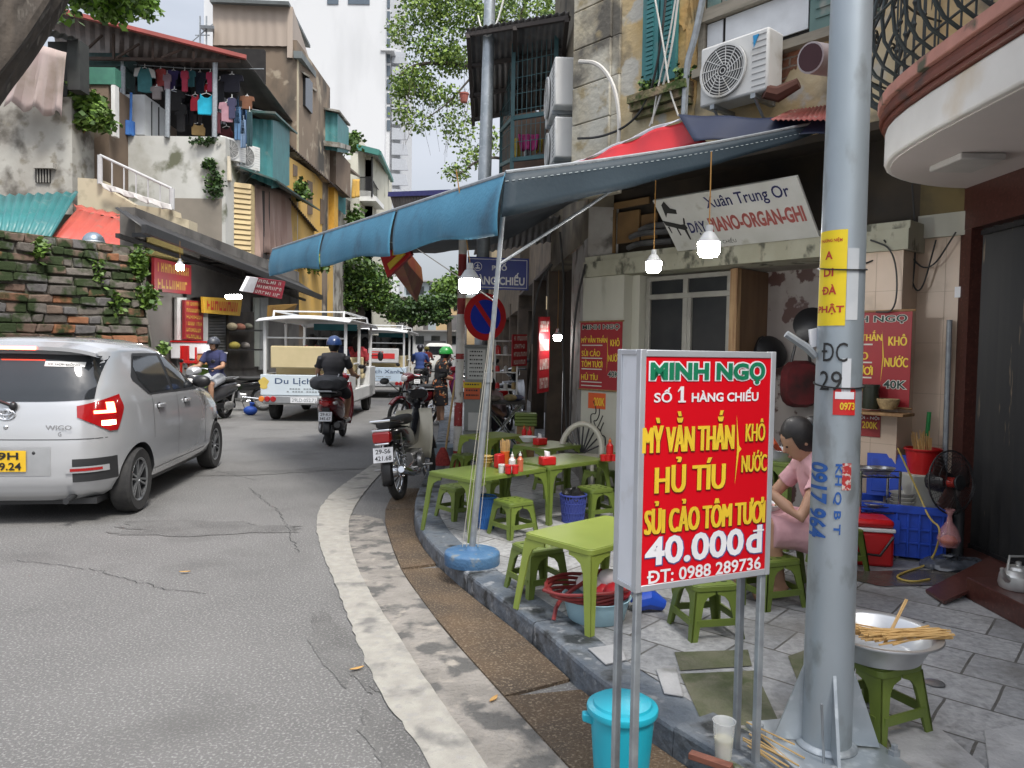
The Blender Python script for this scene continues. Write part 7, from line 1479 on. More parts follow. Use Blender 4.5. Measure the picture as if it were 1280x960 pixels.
def banner(label,M,W,H,par=None):
 o=thing('menu_banner',label,'banner',M.to_translation(),0,'red menu banners on the pillars');mb=MB();mb.box(0,W,0,H,-.006,0,M=M);c=mb.build('cloth',mat('banner_red',(.32,.012,.018),(.27,.01,.015),s=4,rough=.5),o)
 for v in(0,H):mb=MB();mb.bar(M@V((-.01,v,0)),M@V((W+.02,v,0)),.008);mb.build('rod',wood,o)
 mb=MB()
 for s,q,m,b_ in(('MINH NGỌ',(.06,.94,.87,.955),0,.07),('MINH NGỌ',(.06,.94,.87,.955),1,.02),('MỲ VẰN THẮN',(.04,.66,.69,.80),2,.03),('SỦI CẢO',(.05,.5,.49,.6),2,.03),('TÔM TƯƠI',(.05,.56,.33,.44),2,.03),('HỦ TÍU',(.05,.45,.14,.25),2,.03),('KHÔ',(.74,.95,.64,.76),2,.03),('NƯỚC',(.7,.97,.42,.54),2,.03),('40K',(.7,.95,.2,.28),0,.07),('40K',(.7,.95,.2,.28),1,.02)):
  for i,dx in enumerate((-.003,0,.003)if m==2 else(0,)):mb.text(s,M@TR(dx*W*1.4,0,(.002 if m!=1 else .0032)+.0003*i),q[0]*W,q[1]*W,q[2]*H,q[3]*H,0 if m==2 else b_,m)
 for v in(.645,.455,.295,.105,.05):mb.box(.05*W,.55*W,v*H,(v+.015)*H,.001,.0015,0,M=M)
 mb.add([(.66*W,.8*H,.002),(.69*W,.52*H,.002),(.66*W,.26*H,.002),(.675*W,.52*H,.002)],[(0,1,2,3)],2,M);mb.build('lettering',[mat('off_white_print',(.6,.58,.52),rough=.6),mat('dark_green_print',(.01,.04,.03),rough=.6),yel_p],c);return o
a_,b_=PF(724,486,.02),PF(776,487,.02);WB=(b_-a_).length;HB=PF(740,402,.02).z-a_.z;banner('red menu banner on the left cream pillar behind the tables',FM((a_-FL).dot(UX),a_.z,.02),WB,HB)
c_=PF(1136,511,.03);zt_=PF(1130,388,.03).z;HR=zt_-c_.z;WR=HR*WB/HB*1.05;banner('larger red menu banner on the beige pillar behind the lamp post',FM((c_-FL).dot(UX)-WR,c_.z,.03),WR,HR)
def fsheet(name,x0,y0,x1,y1,off,m,label,cat,texts=()):
 u0,z0=uz(x0,y1,off);u1,z1=uz(x1,y0,off);mb=MB();M=FM(u0,z0,off);mb.box(0,u1-u0,0,z1-z0,-.004,0,M=M);s=tag(mb.build(name,m),label,cat)
 if texts:
  mb=MB();ms_=[]
  for st,a,b,c,d,mt in texts:ms_.append(mt);mb.text(st,M@TR(0,0,.002),a*(u1-u0),b*(u1-u0),c*(z1-z0),d*(z1-z0),.02,len(ms_)-1)
  mb.build('lettering',ms_,s)
 return s
fsheet('poster',1068,513,1101,544,.02,mat('poster_maroon',(.30,.03,.03),rough=.6),'small maroon price poster under the right menu banner','poster',[('200K',.3,.9,.3,.55,yel_p),('MỘI - NỘI',.05,.95,.62,.78,wht_p)])
fsheet('poster',735,492,757,510,.003,mat('poster_orange',(.65,.10,.02),rough=.6),'little orange and yellow leaflet stuck under the left menu banner','poster',[('200K',.35,.95,.2,.7,yel_p)])
mb=MB();q=random.Random(4)
for k in range(4):
 u,z=uz(742+k*4,505+k*9,.002);pts=[F(u+.04*math.sin(j*1.1+k),z-.035*j+.03*math.cos(j*1.7),.002)for j in range(6)];mb.tube(smoothline(pts,2),.006,4)
mb.build('graffiti',blk_p,ch)
BL,BR_=PF(847,314,.06),PF(1024,296,.06);uL,uR=(BL-FL).dot(UX),(BR_-FL).dot(UX);TL,TR2=PU(816,251,uL),PU(988,212,uR-.02)
xx=(BR_-BL);up_=(TL-BL);w_=xx.length;PM=frame(BL,xx,up_);hh=up_.dot(PM.to_3x3()@V((0,1,0)));sk=up_.dot(PM.to_3x3()@V((1,0,0)))
o=thing('shop_board','tilted white board advertising piano, organ and guitar lessons over the doorway','sign',BL);mb=MB();mb.hexa([PM@V(p)for p in((0,0,0),(w_,0,0),(w_+sk*.4,hh,0),(sk,hh,0))],[PM@V(p)for p in((0,0,-.02),(w_,0,-.02),(w_+sk*.4,hh,-.02),(sk,hh,-.02))]);bd=mb.build('board',mat('aged_white_board',(.52,.52,.50),(.45,.45,.42),s=4,rough=.6,dirt=(.3,.28,.22),ds=5,dlo=.62,dhi=.75),o)
mb=MB();M=PM@TR(sk*.5,0,.003);mb.text('Xuân Trung Or',M,.37*w_,.925*w_,.66*hh,.92*hh,.012,0);mb.text('DẠY',M,.175*w_,.30*w_,.27*hh,.52*hh,.03,0);mb.text('PIANO-ORGAN-GHI',M,.335*w_,.965*w_,.30*hh,.54*hh,.04,1);mb.text('ĐC: 2 HÀNG CHIẾU',M,.17*w_,.47*w_,.06*hh,.16*hh,.0,2)
for pl_ in([(.04,.62),(.2,.5),(.24,.5),(.25,.42),(.22,.38),(.05,.52)],[(.09,.66),(.1,.9),(.14,.96),(.17,.82),(.22,.78),(.21,.7),(.12,.74)],[(.06,.5),(.07,.36),(.08,.36),(.08,.49)],[(.21,.38),(.22,.2),(.235,.2),(.235,.4)],[(.14,.45),(.145,.3),(.16,.3),(.155,.44)],[(.225,.5),(.25,.62),(.26,.6),(.245,.5)]):
 mb.add([((x*.78-.03)*w_,y*hh,0)for x,y in pl_],[tuple(range(len(pl_)))],2,M)
mb.build('lettering',[mat('dark_blue_ink',(.012,.015,.09),rough=.6),mat('faded_red_ink',(.35,.09,.08),rough=.6),blk_p],bd)
def blocksign(name,label,pts,face,ink,rows,seed,th=.06,par=None,cat='sign'):
 A,B,C,D=pts;mb=MB();mb.slab([A,B,C,D],th);n=(B-A).cross(D-A).normalized()
 if n.dot(CAM-A)<0:n=-n
 s=tag(mb.build(name,face),label,cat);off=n*(th+.006)if(A+(B-A).cross(D-A).normalized()*th-CAM).length<(A-CAM).length else n*.006
 q=random.Random(seed);mb=MB()
 for k in range(rows):
  v0=(k+.22)/rows;v1=(k+.78)/rows;x=.08
  while x<.88:
   wd=q.uniform(.05,.09);g=lambda u,v:A.lerp(B,u).lerp(D.lerp(C,u),v)+off;e=wd*.28
   mb.add([g(x,v0),g(x+e,v0),g(x+e,v1),g(x,v1)],[(0,1,2,3)])
   if q.random()<.8:z=q.choice([v0,(v0+v1)/2-.08/rows,v1-.16/rows]);mb.add([g(x+e,z),g(x+wd,z),g(x+wd,z+.16/rows),g(x+e,z+.16/rows)],[(0,1,2,3)])
   if q.random()<.7:mb.add([g(x+wd-e,v0),g(x+wd,v0),g(x+wd,v1),g(x+wd-e,v1)],[(0,1,2,3)])
   x+=wd+.03
 mb.build('lettering',ink,s);return s
dkr=mat('deep_sign_red',(.26,.015,.02),(.22,.012,.018),s=3,rough=.5);ink_y=mat('dull_yellow_ink',(.5,.3,.05),rough=.6);ink_w=mat('off_white_ink',(.6,.55,.5),rough=.6)
O=lambda x,y,o=.2:onl(x,y,o)
blocksign('shop_sign','dark red shop board with yellow letters under the black awning, by the wall corner',[O(193,322),O(239,332),O(239,368),O(193,364)],dkr,ink_y,2,1)
blocksign('shop_sign','tall red menu board with yellow rows beside the grey shutter',[O(231,375),O(254,377),O(254,426),O(231,424)],dkr,ink_y,6,2)
blocksign('shop_sign','yellow shop board with red script over the grey roller shutter',[O(254,371,.35),O(303,374,.35),O(300,395,.35),O(255,391,.35)],mat('sign_yellow',(.55,.32,.03),rough=.5),mat('red_script_ink',(.5,.03,.02),rough=.5),1,3)
blocksign('shop_sign','tilted red and white shop board hanging at the end of the black awning',[P(312,346,18.2),P(357,352,20.5),P(352,374,20.3),P(303,364,18)],mat('sign_crimson',(.34,.03,.05),rough=.5),ink_w,3,4)
mb=MB();A,D_=P(312,346,18.15),P(303,364,17.95);B_,C_=P(323,347.5,18.6),P(316,366,18.5);mb.slab([A,B_,C_,D_],.08);tag(mb.build('sign_end_panel',wht_p),'white end panel with house emblem on the tilted red board','sign')
blocksign('shop_sign','brown and ochre hanging board further along beyond the tilted red one',[P(337,382,21),P(372,380,23),P(366,392,23),P(336,396,21)],mat('sign_ochre',(.30,.17,.04),rough=.6),mat('brown_ink',(.15,.04,.02),rough=.6),1,8)
bx=[P(480,322,10.4),P(497,300,10.6),P(527,350,12.2),P(524,378,12)]
blocksign('shop_sign','red and yellow box sign slung under the blue canopy',[P(480,325,10.4),P(498,316,10.2),P(529,352,12.6),P(521,378,12.6)],mat('sign_brown_red',(.36,.05,.03),(.4,.16,.04),s=3,rough=.5),ink_y,3,5,.25)
mb=MB();mb.slab([P(475,320,10.2),P(505,300,10.1),P(514,318,10.1),P(484,347,10.2)],.1);fb=tag(mb.build('shop_sign',mat('sign_bright_red',(.6,.02,.02),rough=.5)),'bright red end of the slung box sign with yellow script','sign')
mb=MB();mb.slab([P(494,288,10.12),P(500,288,10.12),P(499,318,10.0),P(490,318,10.0)],.03);mb.slab([P(484,330,10.08),P(503,313,10.0),P(506,318,10.0),P(487,337,10.08)],.03);mb.build('lettering',yel_p,fb)
redpl=mat('red_plastic',(.5,.015,.015),rough=.35);clearw=mat('milky_bottle',(.55,.55,.53),rough=.3);sauce=mat('chilli_sauce',(.45,.12,.06),rough=.35);orangep=mat('orange_plastic',(.6,.12,.02),rough=.4)
# stall furniture
gp=mat('green_plastic',(.135,.185,.033),(.11,.155,.028),s=6,rough=.42,bump=.05,bs=60,dirt=(.11,.17,.03),ds=7,dlo=.58,dhi=.75);gp2=mat('lime_plastic',(.24,.30,.055),(.21,.265,.045),s=5,rough=.4,dirt=(.2,.28,.05),ds=7,dlo=.6,dhi=.75)
def pfurn(nm,label,cat,L,W,h,mt,group,splay=.03,rail=True,slots=True):
 """moulded plastic stool or table: rounded top with lip, four L-section arched legs, rails"""
 o=thing(nm,label,cat,(0,0,0),0,group);t=.02*min(1,h/.25);lip=.03 if not rail else .028
 mb=MB()
 def rr(l,w,r=.03,n=4):return[(sx*(l/2-r)+r*math.cos(q0+k*math.pi/2/n),sy*(w/2-r)+r*math.sin(q0+k*math.pi/2/n))for sx,sy,q0 in((1,1,0),(-1,1,math.pi/2),(-1,-1,math.pi),(1,-1,1.5*math.pi))for k in range(n+1)]
 mb.prism(rr(L,W),h-lip,h-.004);mb.prism(rr(L-.012,W-.012),h-.004,h);top=mb.build('tabletop' if not rail else 'seat',mt,o,world=False,bevel=.003)
 if slots:
  mb=MB()
  for i in(-1,0,1):
   for j in(-1,0,1):
    if i or j:mb.lathe([(.001,0),(.011,0),(.011,.001),(.001,.001)],10,TR(i*L*.27,j*W*.27,h+.0004)@RZ(.6*(i+j))@Matrix.Diagonal((1.5,.6,1,1)))
  mb.build('slots',mat('slot_shadow',(.03,.045,.01),rough=.8),top,world=False)
 hh=h-lip
 def wing(l,ww):
  m_=l/2;return[(0,0),(ww*.75,0),(ww,hh*.55),(ww*1.12,hh*.76),(ww*1.5,hh*.87),(min(m_,ww*2.4),hh*.93),(min(m_,ww*3.2),hh*.945),(min(m_,ww*3.2),hh),(0,hh)]
 for sx in(-1,1):
  for sy in(-1,1):
   mb=MB();f=lambda z:1+splay/(L/2)*(1-z/hh)
   for ax in(0,1):
    l,ww=((L-.02,min(.044,L*.2)),(W-.02,min(.044,W*.2)))[ax];pts=wing(l,ww);A=[];B=[]
    for s,z in pts:
     e=splay*(1-z/hh);x,y=sx*(L/2-.006+e),sy*(W/2-.006+e)
     if ax==0:A.append(V((x-sx*s,y,z)));B.append(V((x-sx*s,y-sy*.009,z)))
     else:A.append(V((x,y-sy*(s+.0),z)));B.append(V((x-sx*.009,y-sy*s,z)))
    if ax:A=[p+V((sx*.0005,0,0))for p in A]
    mb.hexa(A,B)
   mb.build('leg',mt,o,world=False,smooth=20)
 if rail:
  z0=h*.26;e=splay*.74
  for sy in(-1,1):mb=MB();mb.box(-L/2-e+.03,L/2+e-.03,sy*(W/2+e-.012)-.005,sy*(W/2+e-.012)+.005,z0,z0+.032);mb.build('stretcher',mt,o,world=False)
  for sx in(-1,1):mb=MB();mb.box(sx*(L/2+e-.012)-.005,sx*(L/2+e-.012)+.005,-W/2-e+.03,W/2+e-.03,z0,z0+.032);mb.build('stretcher',mt,o,world=False)
 return o
def at(x,y,z=.12):return G(x,y,z)
S0=pfurn('plastic_stool','','stool',.225,.225,.255,gp,'low green plastic stools')
spots=[((1092,905),25,'green stool carrying the steel basin of chopsticks beside the lamp post'),((881,788),12,'green stool standing free behind the legs of the menu sign'),((671,737),30,'green stool at the kerb end of the nearest lime table'),((641,668),38,'green stool just right of the round blue pole foot'),((572,646),40,'green stool under the kerb side of the second table'),((743,648),30,'green stool next to the purple basket under the sign edge'),((749,622),45,'darker green stool tucked deeper behind the purple basket'),((962,752),20,'green stool nearest the menu sign on the right side'),((1046,708),12,'green stool the woman in pink sits on'),((613,634),46,'green stool half hidden under the middle of the second table'),((690,612),46,'green stool under the third table, far side'),((582,598),40,'green stool behind the second table close to the banded post')]
for k,((x,y),r,lab)in enumerate(spots):
 s=S0 if k==0 else dup(S0);s.location=at(x,y);s.rotation_euler=(0,0,R(r));s['label']=lab
tabs=[]
def table(c,r,L,W,h,lab,mt=gp):
 t=pfurn('plastic_table',lab,'table',L,W,h,mt,'low green plastic tables',.04,False,False);t.location=(c[0],c[1],.12);t.rotation_euler=(0,0,R(r));tabs.append(h+.12);return t
table((.47,3.87),43,.66,.46,.40,'lime green table nearest the camera, half behind the menu sign',gp2)
table((-.165,5.60),46,.80,.48,.44,'green table next to the pole foot with sauces and chopsticks on it')
table((.40,6.12),42,.70,.48,.45,'green table with a red tissue box behind the sauce table')
table((.36,7.10),46,.56,.44,.45,'green table with bowl and chilli bottles near the grey pillar')
table((-.20,7.85),46,.56,.44,.45,'furthest pale green table beside the banded post',gp2)
table((1.12,6.40),-48,.60,.42,.45,'green table against the cream pillar with a red bottle')
table((1.33,4.32),40,.60,.46,.44,'green table where the woman in pink is eating')
s=pfurn('plastic_stool','tall green stool behind the eating woman with a steel tray on it','stool',.3,.3,.60,gp,'low green plastic stools');s.location=(1.93,5.25,.12);s.rotation_euler=(0,0,.6)
steel=mat('brushed_steel',(.55,.56,.57),(.47,.48,.49),s=25,rough=.3,metal=.85)
def lathe_thing(nm,label,cat,loc,prof,m,n=28,group=None,solid=0):mb=MB();mb.lathe(prof,n,TR(V(loc)),cap=not solid);o=mb.build(nm,m,None,origin=tuple(loc),solid=solid);return tag(o,label,cat,group)
tp3=(1.93,5.25,.722);lathe_thing('steel_tray','round steel tray on the tall green stool','tray',tp3,[(.001,0),(.13,0),(.16,.07),(.175,.075)],steel,solid=.004)
mb=MB();q=random.Random(1)
for k in range(5):a=k*1.3;mb.hexa([V(tp3)+V((.08*math.cos(a+d)*s_,.08*math.sin(a+d)*s_,.02+.03*s_+z))for d,s_,z in((0,.2,0),(.6,1.4,.06),(1.2,1.3,.05),(1.3,.3,.02))],[V(tp3)+V((.08*math.cos(a+d)*s_,.08*math.sin(a+d)*s_,.045+.03*s_+z))for d,s_,z in((0,.2,0),(.6,1.4,.06),(1.2,1.3,.05),(1.3,.3,.02))])
tag(mb.build('folded_napkins',mat('orange_red_cloth',(.5,.09,.03),rough=.8)),'folded orange red napkins in the steel tray','napkin')
eat=dict(pelvis=(0,0,.35),chest=(0,.07,.61),neck=(0,.14,.76),head=(0,.2,.87),shL=(-.155,.12,.70),shR=(.155,.12,.70),elL=(-.24,.27,.48),elR=(.2,.30,.48),wrL=(-.13,.40,.60),wrR=(.1,.43,.58),hipL=(-.09,.03,.32),hipR=(.09,.03,.32),knL=(-.13,.40,.42),knR=(.11,.42,.42),anL=(-.13,.33,.08),anR=(.11,.36,.08),toL=(-.14,.47,.03),toR=(.12,.5,.03))
pw=V((1.80,4.13,.12));person('woman in sleeveless pale pink dress eating at a low table behind the lamp post',pw,R(90),eat,mat('pale_pink_cloth',(.62,.36,.38),(.54,.3,.32),s=6,rough=.9,bump=.2,bs=30),None,kind_='dress',sleeve=.12,hair='bun',vox=.008,w=.84,face=(0,.8,-.5),curl=1.1,palm={'L':(0,0,-1),'R':(0,0,-1)},hdir={'L':(.3,.6,-.2),'R':(-.2,.7,-.2)})
bw_=(1.42,4.12,.562);lathe_thing('noodle_bowl','white bowl of noodles in front of the woman in pink','bowl',bw_,[(.001,.0),(.045,0),(.05,.012),(.085,.05),(.095,.07)],white_paint,solid=.004)
mb=MB();q=random.Random(2)
for k in range(26):a=q.uniform(0,6.28);r_=q.uniform(.0,.07);c=V(bw_)+V((r_*math.cos(a),r_*math.sin(a),.055));mb.tube([c,c+V((.02*q.uniform(-1,1),.02*q.uniform(-1,1),.012)),c+V((.04*q.uniform(-1,1),.04*q.uniform(-1,1),0))],.004,5)
tag(mb.build('noodles',mat('noodle_yellow',(.65,.5,.25),rough=.5)),'pale noodles heaped in the white bowl','noodles')
bc=at(1092,905);bc.z=.12+.2552;lathe_thing('steel_basin','wide dented steel basin on the green stool','basin',bc,[(.001,.0),(.125,.0),(.145,.008),(.185,.088),(.192,.092),(.212,.094),(.214,.088)],mat('aluminium_basin',(.62,.63,.64),(.5,.51,.52),s=8,rough=.38,metal=.75),48,solid=.003)
mb=MB();q=random.Random(6)
for k in range(46):
 a=V((q.uniform(-.10,-.0),q.uniform(-.13,-.04),q.uniform(.085,.115)));b=V((.2+q.uniform(-.03,.03),q.uniform(-.15,-.06)+.04,.10+q.uniform(0,.025)));mb.bar(bc+a,bc+b,.0032,.0026,n=5)
for k in range(24):a=V((q.uniform(-.02,.05),q.uniform(-.05,.03),q.uniform(.07,.09)));b=V((-.2+q.uniform(-.03,.03),q.uniform(-.05,.05),.105+q.uniform(0,.03)));mb.bar(bc+a,bc+b,.0032,.0026,n=5)
mb.bar(bc+V((.0,-.05,.06)),bc+V((.11,.02,.20)),.0035,.003,n=6);mb.bar(bc+V((.005,-.05,.06)),bc+V((.116,.02,.198)),.0035,.003,n=6)
tag(mb.build('chopsticks',mat('new_bamboo',(.62,.40,.16),(.52,.32,.12),s=20,rough=.55)),'bundle of pale wooden chopsticks drying in the steel basin','chopsticks')
cy=mat('turquoise_plastic',(.012,.38,.50),(.012,.33,.44),s=3,rough=.38,dirt=(.01,.24,.33),ds=5,dlo=.62,dhi=.75);bk=G(776,972,.02);bk.z=.018
o=thing('lidded_bucket','turquoise plastic bucket with domed lid in the gutter by the sign legs','bucket',bk);mb=MB();mb.lathe([(.085,0),(.09,.004),(.108,.235),(.108,.24)],40,TR(bk));mb.build('body',cy,o)
mb=MB();mb.lathe([(.118,.232),(.120,.245),(.118,.252),(.10,.258),(.096,.266),(.06,.273),(.001,.276)],40,TR(bk));mb.build('lid',cy,o);mb=MB();mb.hexa([bk+V(p)for p in((-.10,-.02,.19),(-.10,.02,.19),(-.10,.02,.225),(-.10,-.02,.225))],[bk+V(p)for p in((-.135,-.015,.2),(-.135,.015,.2),(-.135,.015,.225),(-.135,-.015,.225))]);mb.build('handle_lug',cy,o,bevel=.005)
def basket(nm,label,loc,r0,r1,h,m):
 mb=MB();loc=V(loc);n=26
 for k in range(n):
  a=2*math.pi*k/n
  for sg in(-1,1):mb.tube([loc+V(((r0+(r1-r0)*t)*math.cos(a+sg*t*.5),(r0+(r1-r0)*t)*math.sin(a+sg*t*.5),.01+(h-.02)*t))for t in(0,.33,.66,1)],.0035,4)
 for t in(0,.35,.7,1):mb.tube([loc+V(((r0+(r1-r0)*t)*math.cos(a),(r0+(r1-r0)*t)*math.sin(a),.008+(h-.012)*t))for a in[j*math.pi/16 for j in range(32)]],.007 if t in(0,1)else .004,5,closed=True)
 mb.lathe([(.001,.003),(r0,.003),(r0,.008),(.001,.008)],24,TR(loc));o=mb.build(nm,m,None,origin=tuple(loc));mi=MB();mi.lathe([(r0*.96,.01),(r1*.95,h*.93)],24,TR(loc),cap=False);mi.build('lining',m,o);return tag(o,label,'basket')
bluep=mat('blue_basket',(.03,.16,.48),(.025,.13,.4),s=5,rough=.45);purp=mat('violet_blue_basket',(.05,.07,.30),(.04,.06,.25),s=5,rough=.45)
basket('waste_basket','blue woven plastic waste basket between table leg and stool',at(608,660),.055,.072,.245,bluep)
pb2=at(716,652);basket('waste_basket','violet blue basket with black bag under the tissue box table',pb2,.085,.105,.22,purp)
mb=MB();q=random.Random(3);mb.ell(pb2+V((0,0,.2)),(.1,.1,.06));mb.v=[(x+q.uniform(-.012,.012),y+q.uniform(-.012,.012),z+q.uniform(-.015,.015))for x,y,z in mb.v];tag(mb.build('bin_bag',mat('black_bag',(.012,.012,.013),rough=.3)),'crumpled black bag stuffed in the violet basket','bag')
hb=at(745,772);lathe_thing('plastic_basin','pale blue plastic wash basin under the nearest lime table','basin',hb,[(.001,0),(.13,0),(.14,.01),(.165,.11),(.175,.115)],mat('pale_blue_basin',(.36,.56,.64),(.32,.5,.58),s=4,rough=.4),solid=.005)
mb=MB();q=random.Random(9)
for k in range(5):mb.tube([hb+V(((.17+.012*k*q.uniform(.3,1))*math.cos(a)-.06,(.13+.01*k)*math.sin(a)-.02,.12+.012*k+.012*math.sin(a*2+k)))for a in[j*math.pi/12 for j in range(24)]],.009,7,closed=True)
mb.tube(smoothline([hb+V((-.22,-.1,.02)),hb+V((-.2,-.05,.1)),hb+V((-.05,.0,.19)),hb+V((.03,.08,.22))],2),.011,7);tag(mb.build('hose',mat('dark_red_hose',(.22,.03,.03),(.17,.02,.02),s=9,rough=.4)),'coiled dark red hose over the pale blue basin','hose')
mb=MB()
for k,(dx,dy,c)in enumerate(((.04,.03,0),(.1,-.02,0),(-.03,.05,1),(.07,.06,1))):mb.m=c;mb.ell(hb+V((dx,dy,.12+.02*k)),(.07,.055,.05))
tag(mb.build('wash_bundle',[mat('red_bag',(.5,.02,.03),rough=.4),mat('white_rag',(.6,.55,.56),rough=.8)]),'red bags and rags piled in the pale blue basin','bundle')
dp=at(815,764);mb=MB();mb.tube([dp+V((-.09,0,.05)),dp+V((-.02,0,.07)),dp+V((.06,.01,.03))],[.055,.06,.03],10);mb.bar(dp+V((-.1,0,.05)),dp+V((-.2,.05,.14)),.012);tag(mb.build('plastic_scoop',mat('bright_blue_scoop',(.02,.08,.5),rough=.4)),'bright blue plastic scoop lying beside the wash basin','scoop')
cu=at(904,948);o=lathe_thing('plastic_cup','clear plastic cup with pale drink left on the kerb','cup',cu,[(.001,.0),(.026,0),(.036,.125),(.038,.128)],mat('clear_cup',(.8,.82,.82),alpha=.35,rough=.1),24,solid=.0015);mb=MB();mb.lathe([(.001,.003),(.025,.003),(.031,.068),(.001,.07)],20,TR(cu));mb.build('drink',mat('pale_drink',(.62,.6,.42),rough=.3),o)
mb=MB();p=at(888,955);mb.box(-.07,.07,-.016,.016,0,.02,M=TR(p)@RZ(-.6));tag(mb.build('wood_offcut',mat('red_brown_wood',(.22,.08,.05),(.16,.06,.04),s=5,stretch=(1,8,8),rough=.7),bevel=.002),'short red brown wood offcut lying by the cup','wood')
mb=MB();q=random.Random(3)
for k in range(9):p=at(965+q.uniform(-10,15),930+q.uniform(-14,20),.135+.004*k);a=R(120+q.uniform(-14,14));mb.bar(p-V((math.cos(a)*.09,math.sin(a)*.09,0)),p+V((math.cos(a)*.09,math.sin(a)*.09,.004)),.003,n=5)
tag(mb.build('bamboo_sticks',bamboo),'loose bamboo sticks dropped at the foot of the lamp post','sticks')
mb=MB();mb.bar(at(1080,925),P(1057,865,2.46),.004,n=5);tag(mb.build('bamboo_skewer',bamboo),'single bamboo skewer leaning on the stool by the lamp post','stick')
mb=MB();mb.bar(at(1030,962),P(1027,880,2.33),.004,n=6);tag(mb.build('steel_rod',galv2),'thin steel rod standing against the front of the lamp post','rod')
mb=MB();c=at(1168,854,.1235);mb.lathe([(.001,0),(.037,0),(.04,.003),(.03,.006),(.001,.006)],24,TR(c));tag(mb.build('pavement_cap',steel),'small round steel cap set in the paving','drain cap')
for k,(x,y0,y1,wd,D)in enumerate(((650,418,458,18,10.4),(681,396,492,13,8.9))):
 A,B=P(x-wd/2,y0,D),P(x+wd/2,y0,D+.25);blocksign('hanging_banner',['short red banner hanging in the dim shop entrance','long red banner hanging beside the grey pillar'][k],[A,B,B+V((0,0,P(x,y1,D).z-A.z)),A+V((0,0,P(x,y1,D).z-A.z))],mat('banner_red',(.32,.012,.018)),ink_w,4,60+k,.02,cat='banner')
p=V((P(632,470,10.6).x,10.6,.12));o=thing('display_case','white framed display case with small goods in the dim shop entrance','display case',p);mb=MB()
for dx in(-.16,.16):
 for dy in(0,.3):mb.box(p.x+dx-.012,p.x+dx+.012,p.y+dy-.012,p.y+dy+.012,.12,1.62)
mb.build('frame',white_paint,o);mb=MB()
for z in(.9,1.15,1.4,1.6):mb.box(p.x-.17,p.x+.17,p.y,p.y+.3,z,z+.015)
mb.build('shelf',white_paint,o);q=random.Random(4)
for k in range(9):mb=MB();x,z=p.x-.12+.12*(k%3),(.917,1.167,1.417)[k//3];r_=q.uniform(.03,.05);mb.lathe([(.001,0),(r_,0),(r_*.9,r_*2.2),(r_*.4,r_*2.6),(.001,r_*2.7)],12,TR(x,p.y+.1,z));mb.build('packet',[redpl,clearw,mat('tan_packet',(.4,.28,.12),rough=.6)][k%3],o)
def mk(p,r):return TR(V(p))@RZ(R(r))
cool=mat('cooler_red',(.55,.01,.012),(.48,.01,.012),s=4,rough=.35);c=at(1078,702);M=mk(c,-12);o=thing('cool_box','red cool box with white rim on the pavement by the blue crate','cool box',c)
mb=MB();mb.box(-.20,.16,-.11,.11,0,.22,M=M);mb.build('body',cool,o,bevel=.02);mb=MB();mb.box(-.205,.165,-.115,.115,.221,.245,M=M);mb.build('rim',white_paint,o,bevel=.006);mb=MB();mb.box(-.20,.16,-.11,.11,.246,.30,M=M);mb.build('lid',cool,o,bevel=.025);mb=MB();mb.M=M;mb.tube([V((-.2,-.118,.2)),V((-.13,-.13,.09)),V((.07,-.135,.08)),V((.15,-.118,.2))],.009,6);mb.build('handle',blackp,o)
cb_=mat('crate_blue',(.015,.07,.50),(.012,.06,.42),s=4,rough=.45,dirt=(.01,.04,.3),ds=6,dlo=.6,dhi=.75);c=at(1117,690);M=mk(c,-24);o=thing('plastic_crate','blue plastic crate full of bowls beside the standing fan','crate',c)
mb=MB();mb.M=M;w_,d_,h_=.275,.18,.36
for x0,x1,y0,y1 in((-w_,w_,-d_,-d_+.008),(-w_,w_,d_-.008,d_),(-w_,-w_+.008,-d_+.008,d_-.008),(w_-.008,w_,-d_+.008,d_-.008)):mb.box(x0,x1,y0,y1,.02,h_-.004)
mb.box(-w_+.004,w_-.004,-d_+.004,d_-.004,.02,.03)
for k in range(9):
 x=-w_+.002+(2*w_-.016)*k/8;mb.box(x,x+.012,-d_-.014,-d_-.001,.02,h_-.05)
 if k<7:y=-d_+(2*d_-.012)*k/6;mb.box(w_+.001,w_+.014,y,y+.012,.02,h_-.05);mb.box(-w_-.014,-w_-.001,y,y+.012,.02,h_-.05)
for z in(.02,.11,.20):mb.box(-w_-.010,w_+.010,-d_-.0105,-d_-.0015,z,z+.012);mb.box(w_+.0015,w_+.0105,-d_,d_,z,z+.012)
for q_ in((-w_-.018,w_+.018,-d_-.018,-d_+.006),(-w_-.018,w_+.018,d_-.006,d_+.018),(-w_-.018,-w_+.006,-d_+.006,d_-.006),(w_-.006,w_+.018,-d_+.006,d_-.006)):mb.box(*q_,h_-.05,h_)
mb.box(-.10,.02,-d_-.022,-d_-.0185,.10,.26);mb.build('basket',cb_,o,bevel=.002);mb=MB();mb.M=M@TR(.05,.09,.365)@RX(R(74));mb.box(-.23,.23,0,.30,-.006,.006);mb.box(-.2,.2,.03,.27,.006,.012);mb.build('lid',cb_,o,bevel=.004)
bowlm=mat('chipped_white_bowl',(.62,.60,.54),(.55,.53,.47),s=9,rough=.35)
for k in range(7):mb=MB();bz=.20+.028*k;mb.lathe([(.001,0),(.04,0),(.078-.003*(k>3),.045),(.084-.004*(k>3),.05)],28,M@TR(.04+.004*(k%2),.0,bz),cap=False);ob=mb.build('bowl',bowlm,None,solid=.003);tag(ob,'white bowl nested in the stack rising from the blue crate','bowl','stacked bowls in the blue crate')
for k in range(3):mb=MB();mb.lathe([(.001,0),(.06,0),(.1,.02),(.105,.024)],28,M@TR(.12,-.07,.285+.014*k)@RY(.15),cap=False);tag(mb.build('plate',bowlm,None,solid=.003),'white plate lying against the bowl stack in the blue crate','plate','plates in the blue crate')
